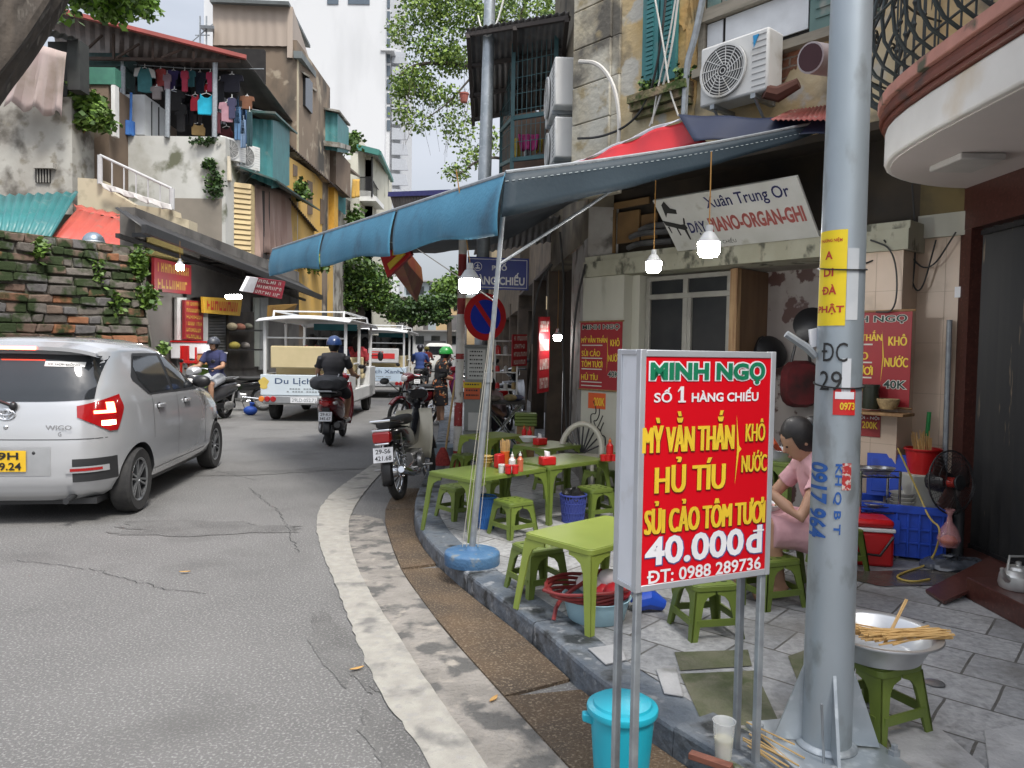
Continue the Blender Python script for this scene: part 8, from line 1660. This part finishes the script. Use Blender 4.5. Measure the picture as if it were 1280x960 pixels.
c=V((P(1143,585,5.2).x,5.1,.12));mb=MB();mb.box(c.x-.12,c.x+.12,5.0,5.2,.12,.66);tag(mb.build('plinth',cream,bevel=.01),'cream block behind the blue crate holding the red bucket','block')
c=V((c.x,5.1,.662));o=lathe_thing('red_bucket','red plastic bucket full of sticks behind the blue crate','bucket',c,[(.001,0),(.085,0),(.11,.17),(.118,.172),(.12,.16)],mat('bucket_red',(.5,.015,.015),rough=.35),28,solid=.004);mb=MB();q=random.Random(5)
for k in range(30):a=q.uniform(0,6.28);r_=q.uniform(0,.08);mb.bar(c+V((r_*.6*math.cos(a),r_*.6*math.sin(a),.05)),c+V((r_*math.cos(a)-.03,r_*math.sin(a),.22+q.uniform(0,.08))),.003,n=4)
tag(mb.build('chopsticks',mat('new_bamboo',(.6,.4,.16))),'chopsticks standing upright in the red bucket','chopsticks')
mb=MB();p=P(1157,620,5.15);mb.bar(P(1153,690,5.15),P(1159,545,5.2),.011,m=0);mb.bar(P(1159,545,5.2),P(1161.5,515,5.2),.014,m=1);tag(mb.build('broom',[bamboo,mat('green_grip',(.02,.25,.06),rough=.5)]),'bamboo broom handle with green grip leaning behind the red bucket','broom')
rk=V((P(1090,640,5.0).x,4.98,.12));o=thing('steel_rack','chrome wire rack of dishes between lamp post and beige pillar','rack',rk)
for i,(dx,dy)in enumerate(((-.13,-.08),(.13,-.08),(.13,.08),(-.13,.08))):mb=MB();mb.bar(rk+V((dx,dy,0)),rk+V((dx,dy,.58)),.009);mb.build('leg',chrome,o)
for z in(.1,.3,.54):
 mb=MB()
 for k in range(8):mb.bar(rk+V((-.13+.26*k/7,-.08,z)),rk+V((-.13+.26*k/7,.08,z)),.0035,n=5)
 for y in(-.08,.08):mb.bar(rk+V((-.13,y,z)),rk+V((.13,y,z)),.006);mb.bar(rk+V((-.13,y,z+.04)),rk+V((.13,y,z+.04)),.004)
 mb.build('shelf',chrome,o)
for k,(dx,z)in enumerate(((-.05,.55),(.05,.55),(.0,.31))):lathe_thing('steel_bowl',['steel bowl at left on the top of the wire rack','steel bowl at right on the top of the wire rack','steel bowl on the middle shelf of the wire rack'][k],'bowl',rk+V((dx,0,z)),[(.001,0),(.04,0),(.075,.04),(.08,.045)],steel,24,solid=.003)
u0,z0=uz(1062,512,.1);u1,_=uz(1138,512,.1);mb=MB();fbox(mb,u0,u1,z0-.02,z0,.02,.22);tag(mb.build('wall_shelf',wood,bevel=.003),'narrow wooden shelf on the beige pillar under the menu banner','shelf')
p=PF(1088,511,.12);lathe_thing('dark_jar','dark lidded jar on the pillar shelf','jar',p,[(.001,0),(.052,0),(.056,.01),(.056,.15),(.058,.152),(.058,.172),(.001,.174)],mat('dark_glass_jar',(.03,.035,.025),rough=.2),24)
p=PF(1110,511,.12);lathe_thing('wicker_bowl','pale wicker bowl on the pillar shelf','bowl',p,[(.001,0),(.045,0),(.065,.04),(.07,.065),(.068,.068)],mat('wicker',(.42,.30,.15),(.25,.17,.08),s=60,rough=.8),26,solid=.006)
fb_=at(1192,704);o=thing('standing_fan','black standing fan with red hub by the black gate','fan',fb_);hc=P(1190,603,fb_.y-.1)
mb=MB();mb.lathe([(.001,0),(.17,0),(.175,.012),(.05,.03),(.001,.035)],28,TR(fb_));mb.build('base',blackp,o);mb=MB();mb.bar(fb_+V((.02,0,.02)),fb_+V((.02,0,.36)),.034,n=14);mb.bar(fb_+V((.02,0,.36)),hc+V((.03,.10,-.02)),.018,n=12);mb.build('column',mat('charcoal_plastic',(.03,.033,.036),rough=.5),o)
HM_=frame(hc,(.88,.35,-.05),(0,.12,1));mb=MB();mb.M=HM_;mb.lathe([(.001,-.02),(.06,-.02),(.07,-.06),(.06,-.15),(.001,-.16)],20);mb.build('motor',blackp,o)
mb=MB();mb.M=HM_
for k in range(44):
 a=k*2*math.pi/44;mb.tube([V((r_*math.cos(a+.25*r_/.2),r_*math.sin(a+.25*r_/.2),z))for r_,z in((.05,.055),(.12,.05),(.18,.025),(.2,0))],.0014,3);mb.tube([V((r_*math.cos(a),r_*math.sin(a),z))for r_,z in((.05,-.075),(.15,-.06),(.2,-.01))],.0014,3)
for r_,z,t in((.2,-.004,.006),(.12,.05,.002),(.16,.036,.002)):mb.tube([V((r_*math.cos(a),r_*math.sin(a),z))for a in[j*math.pi/20 for j in range(40)]],t,5,closed=True)
mb.lathe([(.001,.062),(.045,.06),(.05,.052),(.001,.05)],20);mb.build('cage',black_metal,o)
mb=MB();mb.M=HM_
for k in range(3):
 a0=k*2*math.pi/3+.3;mb.grid([[V((r_*math.cos(a0+w),r_*math.sin(a0+w),.012*math.sin(w*2)-.01))for w in(-.5,-.2,.1,.45)]for r_ in(.04,.1,.16,.182)])
mb.build('blades',mat('smoked_blade',(.07,.035,.03),rough=.3),o,solid=.002);mb=MB();mb.M=HM_;mb.lathe([(.001,.035),(.03,.03),(.035,-.02)],18);mb.build('hub',mat('hub_red',(.42,.03,.02),rough=.4),o)
c=at(1194,707,.135);mb=MB();q=random.Random(8);mb.ell(c,(.21,.14,.055),None,26,10);mb.v=[(x+q.uniform(-.012,.012),y+q.uniform(-.012,.012),max(.122,z+q.uniform(-.012,.012)))for x,y,z in mb.v];tag(mb.build('plastic_wrap',mat('black_crinkled_plastic',(.03,.034,.042),(.10,.11,.13),s=12,rough=.15,coat=.4)),'crinkled dark plastic sheet wrapped round the fan foot','plastic sheet')
c=P(1186,672,4.62);mb=MB();mb.lathe([(.001,-.06),(.05,-.055),(.068,-.01),(.05,.05),(.018,.10),(.012,.14),(.03,.18)],16,TR(c));o=tag(mb.build('food_bag',mat('clear_pink_bag',(.6,.3,.3),alpha=.45,rough=.15)),'clear plastic bag of orange chillies hanging by the fan','bag');mb=MB();mb.ell(c+V((0,0,-.02)),(.05,.05,.035));mb.build('chillies',mat('orange_food',(.6,.16,.02),(.4,.05,.02),s=30,rough=.5),o)
mb=MB();mb.tube(smoothline([P(1122,560,5.0),P(1150,620,4.9),P(1162,650,4.75),P(1178,660,4.6),at(1165,705,.13),at(1130,715,.13),at(1118,722,.13),at(1140,728,.13),at(1162,724,.13)],3),.006,6);tag(mb.build('power_cable',mat('yellow_cable',(.5,.36,.08),rough=.5)),'yellow power cable looping from the pillar to the fan','cable')
mb=MB();mb.bar(PF(1187,400,-.2),PF(1180,612,-.2),.018,n=10);mb.box(-.035,.035,-.02,.02,-.03,.02,M=TR(PF(1180,612,-.19)));tag(mb.build('conduit',galv2),'grey conduit pipe down the beige tiles beside the maroon frame','pipe')
fsheet('sticker',1193,358,1205,372,-.235,wht_p,'small white sticker beside the maroon door frame','sticker')
rp=[G(1157,741,.125),G(1180,756,.125),V((P(1270,716,4.35).x-.05,4.3,.20)),V((P(1247,705,4.55).x,4.62,.20))];mb=MB();mb.slab(rp,.02,flip=1);tag(mb.build('ramp_board',maroon,bevel=.003),'red brown ramp board leaning on the gate step','ramp')
kc=V((XW-.42,P(1284,755,4.0).y,.242));kc.x=P(1285,740,kc.y).x;kc.y=3.9;kc.x=2.70;o=thing('kettle','dented aluminium kettle on the maroon step at the right edge','kettle',kc);km=mat('kettle_aluminium',(.6,.6,.58),(.5,.5,.48),s=10,rough=.35,metal=.7,dirt=(.28,.14,.05),ds=6,dlo=.6,dhi=.7)
mb=MB();mb.lathe([(.001,0),(.085,0),(.092,.02),(.085,.07),(.06,.095),(.05,.1)],30,TR(kc));mb.build('body',km,o);mb=MB();mb.lathe([(.052,.1),(.045,.115),(.012,.125),(.014,.14),(.001,.145)],24,TR(kc));mb.build('lid',km,o);mb=MB();mb.tube([kc+V((-.07,-.03,.05)),kc+V((-.11,-.05,.08)),kc+V((-.125,-.055,.12))],[.02,.014,.01],8);mb.build('spout',km,o);mb=MB();mb.tube([kc+V((-.06,0,.09)),kc+V((-.05,0,.17)),kc+V((.05,0,.17)),kc+V((.06,0,.09))],.007,6);mb.build('handle',km,o)
def bottle(label,p,h,r,m,capm,group='sauce bottles on the tables'):
 o=thing('sauce_bottle',label,'bottle',p,0,group);mb=MB();mb.lathe([(.001,0),(r,0),(r,h*.6),(r*.45,h*.72),(r*.4,h*.8)],16,TR(V(p)));mb.build('body',m,o);mb=MB();mb.lathe([(r*.48,h*.78),(r*.45,h*.86),(r*.15,h*.9),(r*.1,h)],12,TR(V(p)));mb.build('cap',capm,o)
zt2=.5605
def on(x,y,z=zt2):p=G(x,y,z);return p
bottle('clear white sauce bottle in the middle of the sauce table',on(640,590),.15,.026,clearw,clearw);bottle('pinkish chilli bottle at the right of the sauce table',on(650,589),.15,.024,sauce,clearw)
bottle('red chilli bottle at left on the far bowl table',on(655,549,.5705),.15,.024,redpl,orangep);bottle('red chilli bottle at right on the far bowl table',on(662,550,.5705),.14,.024,redpl,redpl);bottle('red bottle with orange cap on the table by the cream pillar',on(762,572,.5705),.17,.03,redpl,orangep)
mb=MB();p=on(624,585);mb.box(-.035,.035,-.03,.03,0,.11,M=mk(p,40));tag(mb.build('chilli_tub',redpl,bevel=.012),'square red tub at the left of the sauce table','tub')
p=on(631,584);o=lathe_thing('chopstick_holder','orange holder full of chopsticks on the sauce table','holder',p,[(.001,0),(.03,0),(.033,.12),(.035,.125)],orangep,18,solid=.003);mb=MB();q=random.Random(2)
for k in range(34):a=q.uniform(0,6.28);r_=q.uniform(0,.026);mb.bar(p+V((r_*math.cos(a),r_*math.sin(a),.02)),p+V((r_*1.5*math.cos(a),r_*1.5*math.sin(a),.19+q.uniform(0,.03))),.003,n=4)
tag(mb.build('chopsticks',mat('new_bamboo',(.6,.4,.16))),'chopsticks standing in the orange holder','chopsticks')
for k,(x,y,m)in enumerate(((627,591,clearw),(635,592,redpl),(644,592,redpl),(640,582,orangep))):mb=MB();mb.lathe([(.001,0),(.022,0),(.024,.03),(.024,.05),(.026,.052),(.026,.064),(.001,.066)],16,TR(on(x,y)));tag(mb.build('condiment_jar',m),['pale lidded jar left in front on the sauce table','red lidded jar centre front on the sauce table','red lidded jar right front on the sauce table','orange lidded jar behind on the sauce table'][k],'jar','condiment jars on the sauce table')
p=on(608,583);
for k in range(3):lathe_thing('yellow_bowl',['bottom yellow bowl of the small stack on the sauce table','middle yellow bowl of the small stack','top yellow bowl of the small stack'][k],'bowl',p+V((0,0,.022*k)),[(.001,0),(.03,0),(.045,.035),(.052,.04)],mat('yellow_bowl',(.55,.38,.12),rough=.4),22,'yellow bowls on the sauce table',solid=.003)
def tissue(label,p,r):
 o=thing('tissue_box',label,'tissue box',p,0,'red tissue boxes on the tables');mb=MB();M=mk(p,r);mb.box(-.06,.06,-.04,.04,0,.065,M=M);mb.build('box',redpl,o,bevel=.008);mb=MB();mb.cloth(M@V((-.03,0,.115)),M@V((.03,.01,.10)),M@V((.025,0,.06)),M@V((-.025,0,.06)),10,4,.01,1.5);mb.build('tissue',wht_p,o,solid=.002)
tissue('red tissue box with white tissue on the middle green table',on(684,581,.5705),25);tissue('red tissue box with tissue on the far bowl table',on(675,556,.5705),40)
p=on(660,552,.5705);lathe_thing('white_bowl','white bowl holding the chilli bottles on the far table','bowl',p,[(.001,0),(.05,0),(.085,.045),(.09,.05)],white_paint,24,solid=.004)
for k,x in enumerate((754,760,767)):mb=MB();mb.lathe([(.001,0),(.024,0),(.026,.04),(.028,.05),(.001,.055)],16,TR(on(x,576,.5705)));tag(mb.build('condiment_jar',redpl),['left red jar on the table by the cream pillar','centre red jar on the table by the cream pillar','right red jar partly behind the sign edge'][k],'jar','condiment jars by the cream pillar')
cc=V((.64,7.0,.12));o=thing('round_chair','cream round-backed plastic chair against the grey pillar','chair',cc);crm=mat('cream_plastic',(.5,.48,.4),(.43,.41,.34),s=4,rough=.45);RMc=mk(cc,-20)
mb=MB();mb.M=RMc;mb.tube([V((.20*math.cos(t),.06*math.sin(t)+.1,.40+.25*math.sin(t)))for t in[k*math.pi/12-.3 for k in range(16)]],.028,8)
mb.build('back_frame',crm,o);mb=MB();mb.M=RMc
for k in range(9):t=.25+k*.33;mb.bar((.03*math.cos(t),.1,.38),(.19*math.cos(t),.06*math.sin(t)+.1,.40+.24*math.sin(t)),.008,n=5)
mb.build('back_spokes',blackp,o);mb=MB();mb.M=RMc;mb.box(-.2,.2,-.2,.16,.33,.37);mb.build('seat',crm,o,bevel=.015)
for sx in(-1,1):
 for sy in(-1,1):mb=MB();mb.M=RMc;mb.bar((sx*.17,sy*.15-.02,.335),(sx*.2,sy*.18-.02,0),.02,.016);mb.build('leg',crm,o)
ft=V((-.12,9.7,.12));o=thing('folding_table','dark folding vendor table with crossed steel legs behind the tables','table',ft);mb=MB();mb.box(-.42,.3,-.25,.25,.66,.69,M=TR(ft));mb.build('top',mat('dark_top',(.05,.045,.04),rough=.6),o)
for y in(-.2,.2):
 for s_ in(-1,1):mb=MB();mb.bar(ft+V((-.3*s_,y,0)),ft+V((.25*s_,y,.66)),.013);mb.build('leg',chrome,o)
for k,(dx,dy,c_,r_)in enumerate(((-.3,0,(.5,.25,.2),.09),(-.1,-.1,(.35,.3,.25),.08),(.1,0,(.5,.4,.2),.09),(.2,.1,(.12,.13,.2),.08))):mb=MB();mb.ell(ft+V((dx,dy,.69+r_*.5)),(r_,r_*.8,r_*.5));tag(mb.build('food_bundle',mat('bundle_%d'%k,c_,tuple(k_*.6 for k_ in c_),s=20,rough=.8)),['pink bundle at the left of the vendor table','grey bundle near the left of the vendor table','tan bundle near the right of the vendor table','dark bundle at the right of the vendor table'][k],'bundle')
vp=V((-.25,10.35,.12));person('vendor in grey top sitting behind the folding table',vp,R(160),dict(eat),mat('vendor_top',(.3,.22,.22),rough=.9),mat('dark_shorts',(.025,.025,.03)),leg=.9,sleeve=.5,hair='bun',vox=.014,face=(0,.9,-.2))
tk=V((P(657,530,8.4).x,8.4,.12));mb=MB();mb.box(-.1,.1,-.08,.08,0,.5,M=TR(tk));tag(mb.build('wooden_crate',mat('reed_box',(.3,.18,.08),(.2,.11,.05),s=20,rough=.8),bevel=.01),'brown reed box under the green trays by the doorway','box')
for k in range(4):mb=MB();mb.box(-.125,.125,-.09,.09,.502+.036*k,.536+.036*k,M=TR(tk));tag(mb.build('green_tray',gp,bevel=.008),['bottom green tray of the stack by the doorway','second green tray of the doorway stack','third green tray of the doorway stack','top green tray of the doorway stack'][k],'tray','green trays stacked by the doorway')
lathe_thing('wash_tub','dark green tub on the ground beside the folding table','tub',V((P(632,540,8.8).x,8.8,.12)),[(.001,0),(.14,0),(.17,.16),(.18,.165)],mat('bottle_green',(.02,.16,.08),rough=.5),24,solid=.005)
lathe_thing('grey_basin','grey basin on the pavement by the broom','basin',V((P(557,566,9.6).x,9.6,.12)),[(.001,0),(.15,0),(.2,.1),(.21,.105)],mat('grey_blue_basin',(.25,.3,.34),rough=.4),24,solid=.005)
o=thing('broom','red bristled broom with long bamboo stick leaning by the banded post','broom',V((P(554,588,8.7).x,8.7,.12)));mb=MB();mb.bar(P(556,570,8.7),P(569,475,8.9),.013);mb.build('stick',bamboo,o);mb=MB();c=P(553,592,8.65);mb.lathe([(.10,0),(.095,.03),(.06,.14),(.025,.2)],14,TR(V((c.x,c.y,.122))));mb.build('bristles',mat('pink_red_bristle',(.45,.07,.06),(.3,.04,.04),s=50,rough=.9),o)
mb=MB();p=V((-.78,8.2,.0));q=random.Random(2);mb.ell(p+V((0,0,.05)),(.12,.09,.05));tag(mb.build('green_bag',mat('green_bag',(.03,.25,.13),rough=.4)),'green plastic bag on the ground under the parked black motorbike','bag')
for k,(x0,y0,x1,y1,D,m,lab)in enumerate(((213,426,257,445,16.3,wht_p,'large white and red foam box at left in front of the shops'),(246,440,272,452,16.0,mat('orange_box',(.55,.28,.1),rough=.6),'orange and white box stacked lower beside the foam box'),(240,452,268,478,16.2,mat('lime_crate',(.2,.4,.08),rough=.5),'lime green crate under the orange box'))):
 o=thing('storage_box',lab,'box',P((x0+x1)/2,y1,D));mb=MB();fr(mb,x0,y0+2,x1,y1,D,.5,zb=(.12 if k==2 else P(0,y1,D).z));mb.build('body',m,o,bevel=.02);mb=MB();fr(mb,x0-.6,y0,x1+.6,y0+2,D-.02,.54);mb.build('lid',redpl if k==0 else wht_p,o)
mb=MB();fr(mb,222,445,245,500,16.4,.5,zb=.12);tag(mb.build('box_stand',mat('stand_grey',(.2,.2,.2),rough=.8)),'grey stand under the white foam box','stand')
o=thing('red_chair','bright red chair in front of the white foam box','chair',V((P(236,470,15.9).x,15.9,0)));mb=MB();fr(mb,225,432,235,452,15.9,.05);mb.build('backrest',redpl,o)
for x in(225,234,243.5):mb=MB();fr(mb,x,432 if x<240 else 434,x+1.6,470,15.85,.05,zb=0);mb.build('leg',redpl,o)
mb=MB();fr(mb,225,451,245,454,15.55,.3);mb.build('seat',redpl,o)
mb=MB();c=V((P(313,480,16).x,16,0));mb.ell(c+V((0,0,.10)),(.15,.12,.10));mb.tube([c+V((.02,0,.18)),c+V((.04,0,.27))],[.03,.06],8);tag(mb.build('blue_sack',mat('bright_blue_sack',(.02,.08,.4),rough=.6)),'bright blue sack standing left of the near tourist cart','sack')
# lamps
glow=mat('lit_bulb',(1,.98,.94),emit=55)
def bulb(label,p,d,up):
 o=thing('hanging_bulb',label,'lamp',p,0,'LED bulbs hung over the pavement');p=V(p);r=d/2;mb=MB();mb.lathe([(.001,-r*.95),(r*.75,-r*.92),(r*.96,-r*.6),(r,r*.35)],24,TR(p));mb.build('diffuser',glow,o)
 mb=MB();mb.lathe([(r*1.0,r*.36),(r*.95,r*.5),(r*.45,r*1.25),(r*.32,r*1.3),(r*.32,r*1.9),(.001,r*1.95)],24,TR(p));mb.build('housing',mat('bulb_grey',(.45,.46,.47),rough=.5),o);mb=MB();mb.bar(p+V((0,0,r*1.9)),V(up),.004,n=5);mb.build('flex',mat('orange_flex',(.35,.18,.04),rough=.6),o)
p1,p2,p3=P(817,331,5.2),P(886,308,4.4),P(587,354,5.0)
bulb('smaller lit bulb hanging left of the piano board',p1,.11,p1+V((.0,0,.75)));bulb('larger lit bulb hanging in front of the piano board',p2,.13,p2+V((0,0,.55)));bulb('lit bulb hanging in front of the blue street name sign',p3,.14,p3+V((-.1,0,.75)))
p4=P(697,421,9.0);bulb('small lit bulb in the dark shop beyond the grey pillar',p4,.1,p4+V((0,0,.8)));p5=P(225,333,14.9);bulb('lit bulb under the black awning in front of the red shop board',p5,.16,p5+V((0,0,.5)))
a0,b0=PF(945,334,-.4),PF(1018,326,-.4);o=thing('tube_lamp','lit fluorescent tube on the ceiling of the stall doorway','lamp',a0);mb=MB();mb.bar(a0,b0,.014,n=10);mb.build('tube',mat('lit_tube',(1,1,.98),emit=30),o);mb=MB();mb.beam(a0+V((0,0,.035)),b0+V((0,0,.035)),.04,.03);mb.build('fitting',white_paint,o)
a0,b0=P(284,371,16.4),P(300,371,17.2);o=thing('tube_lamp','short lit tube lamp over the left shop window','lamp',a0);mb=MB();mb.bar(a0,b0,.05,n=10);mb.build('tube',mat('lit_tube',(1,1,.98)),o)
# air conditioners, duct, cables on the corner house
cpt=PF(943,93,.02);ac_unit('white air conditioner with round fan grille on the corner house',FM((cpt-FL).dot(UX)-.02,cpt.z-.02,.30),.60,.47,.22,mark=True)
for k,(x,y,h_)in enumerate(((707,100,.5),(707,170,.42))):p=P(x,y,7.75);ac_unit(['upper white air conditioner seen end-on at the house corner','lower white air conditioner seen end-on at the house corner'][k],frame(V((p.x-.14,p.y+.45,p.z)),(-.067*-1,-1,0),(0,0,1)),.85,h_,.28)
mb=MB();q0=PF(1013,72,.45);q1=PF(1050,78,.1);mb.tube([q0,q0.lerp(q1,.5),q1],.105,20);d_=tag(mb.build('duct_pipe',mat('plum_duct',(.5,.46,.46),(.3,.2,.21),s=3,rough=.5)),'fat pale duct pipe ending open beside the air conditioner','pipe');mb=MB();dd=(q0-q1).normalized();mb.tube([q0+dd*.001,q0+dd*.004],.092,20);mb.build('duct_mouth',mat('plum_dark',(.06,.02,.025),rough=.7),d_)
mb=MB();c=PF(972,118,.2);mb.tube([c+V((-.1,0,.02)),c,c+V((.12,-.1,.05))],[.05,.06,.04],8);tag(mb.build('rusty_bracket',mat('rust',(.12,.05,.035),rough=.9)),'rusty bracket under the duct beside the air conditioner','bracket')
def cable(label,pts,r,m,nm='cable'):mb=MB();mb.tube(smoothline(pts,3),r,6);return tag(mb.build(nm,m),label,'cable','cables on the house fronts')
wc=mat('white_cable',(.6,.58,.54),rough=.6);dcb=mat('dark_cable',(.03,.03,.03),rough=.6)
cable('thick white hose curving from the upper end-on air conditioner',[PF(724,77,.15),PF(748,78,.12),PF(768,105,.1),PF(775,150,.1),PF(772,190,.1)],.02,wc,'hose');cable('dark knotted cable running from the lower air conditioner up the wall',[PF(722,173,.2),PF(750,172,.12),PF(785,158,.1),PF(808,130,.1),PF(820,90,.12),PF(828,40,.12),PF(833,-10,.12)],.012,dcb)
cable('white cable crossing the teal shutters to the left',[PF(845,-5,.14),PF(836,50,.14),PF(822,110,.13),PF(815,155,.12)],.008,wc);cable('white cable crossing the teal shutters to the right',[PF(818,-5,.15),PF(830,60,.15),PF(836,110,.14),PF(848,145,.13)],.008,wc);cable('second pale cable beside the teal shutters',[PF(848,-5,.13),PF(840,60,.13),PF(826,120,.12),PF(812,158,.12)],.010,wc)
cable('stout grey pipe bent down the ochre wall by the boarded window',[PF(880,-10,.1),PF(868,50,.1),PF(858,80,.1),PF(855,145,.1)],.03,galv2,'bent_pipe')
for k,pts in enumerate(([(1105,300),(1135,340),(1150,375),(1170,300)],[(1080,330),(1130,310),(1160,345),(1195,290)],[(1088,300),(1120,312),(1122,390),(1095,390)],[(1140,230),(1145,300),(1142,350),(1128,440)])):cable(['black cable looped over the beige corner','black cable strung to the maroon frame','black cable dropping to the right menu banner','black cable falling from the balcony soffit'][k],[PF(x,y,.06 if x<1128 else-.17)for x,y in pts],.006,dcb)
for k,pts in enumerate(([(732,330),(720,380),(716,440),(712,540)],[(700,290),(706,360),(702,420),(710,560)],[(690,330),(676,350),(668,380),(665,430)])):cable(['black cable down the left side of the grey pillar','second black cable down the grey pillar','sagging cable in the dark shop entrance'][k],[P(x,y,7.35+.25*k)for x,y in pts],.012,dcb)
for k,(y,x0,x1)in enumerate(((282,800,852),(291,788,850),(304,785,840))):cable('dark pipe lying above the stall beam left of the piano board',[PF(x0,y+6,-.1),PF(x0+12,y,-.08),PF(x1,y-3,-.08)],.028,mat('dark_pipe',(.05,.05,.05),(.11,.11,.11),s=6,rough=.5),'pipe')
for k,(x,y,a)in enumerate(((965,440,.3),(1015,405,-.4),(940,432,.1))):c=PF(x,y,-.48);o=thing('wall_fan',['black wall fan inside the doorway, middle one','black wall fan high at the right inside the doorway','black wall fan lower left inside the doorway'][k],'fan',c,0,'black wall fans in the doorway');M=TR(c)@RZ(a)@RX(R(70));mb=MB();mb.lathe([(.001,.04),(.08,.035),(.15,.0),(.15,-.01),(.05,-.06),(.001,-.06)],24,M);mb.build('cage',blackp,o);mb=MB();mb.bar(c,c+V((.1,.12,.0)),.02);mb.build('arm',blackp,o)
c=PF(1000,480,-.5);o=thing('hanging_bag','dark red and black bag hanging inside the doorway','bag',c);mb=MB();loft(mb,[(-.08,0,0,.14,.17,3),(0,0,0,.17,.2,3),(.08,0,0,.14,.17,3)]);mb.v=[tuple(V(p)+c)for p in mb.v];mb.build('bag_body',mat('dark_red_bag',(.13,.012,.015),(.03,.01,.01),s=6,rough=.7),o);mb=MB();mb.tube([c+V((-.08,0,.18)),c+V((-.04,0,.38)),c+V((.04,0,.38)),c+V((.08,0,.18))],.012,6);mb.build('strap',blackp,o)
for k,(x,y,r_)in enumerate(((446,836,.6),(231,715,.2),(617,874,1.1))):c=G(x,y,.012);mb=MB();mb.M=TR(c)@RZ(r_);mb.grid([[V((.034*u*(1 if 1 else 0),.011*math.cos(u*1.5)*v,.004*v*v+.003*u*u))for v in(-1,0,1)]for u in[-1+j/4 for j in range(9)]]);tag(mb.build('fallen_leaf',mat('dry_leaf',(.5,.3,.1),(.4,.22,.07),s=30,rough=.7),solid=.001),['yellow fallen leaf on the asphalt beside the white line','small fallen leaf far out on the asphalt','brown leaf scrap on the broken concrete'][k],'leaf')
for k,(x,y,w_,h_,c_,lab)in enumerate(((661,178,26,20,(.55,.06,.25),'bright pink ruffled cloth in the caged balcony'),(648,185,10,24,(.5,.38,.05),'yellow cloth left in the caged balcony'),(674,182,9,16,(.5,.38,.05),'yellow cloth right in the caged balcony'),(660,190,10,16,(.6,.6,.6),'white cloth low in the caged balcony'))):
 D=9.75+.05*k;mb=MB();mb.cloth(P(x-w_/2,y-h_/2,D),P(x+w_/2,y-h_/2,D),P(x+w_*.4,y+h_/2,D),P(x-w_*.4,y+h_/2,D),16,6,.05,2,seed=k);tag(mb.build('hanging_cloth',mat('cage_cloth_%d'%k,c_,tuple(q_*.8 for q_ in c_),s=5,rough=.9),solid=.012),lab,'cloth','cloths in the balcony cage')
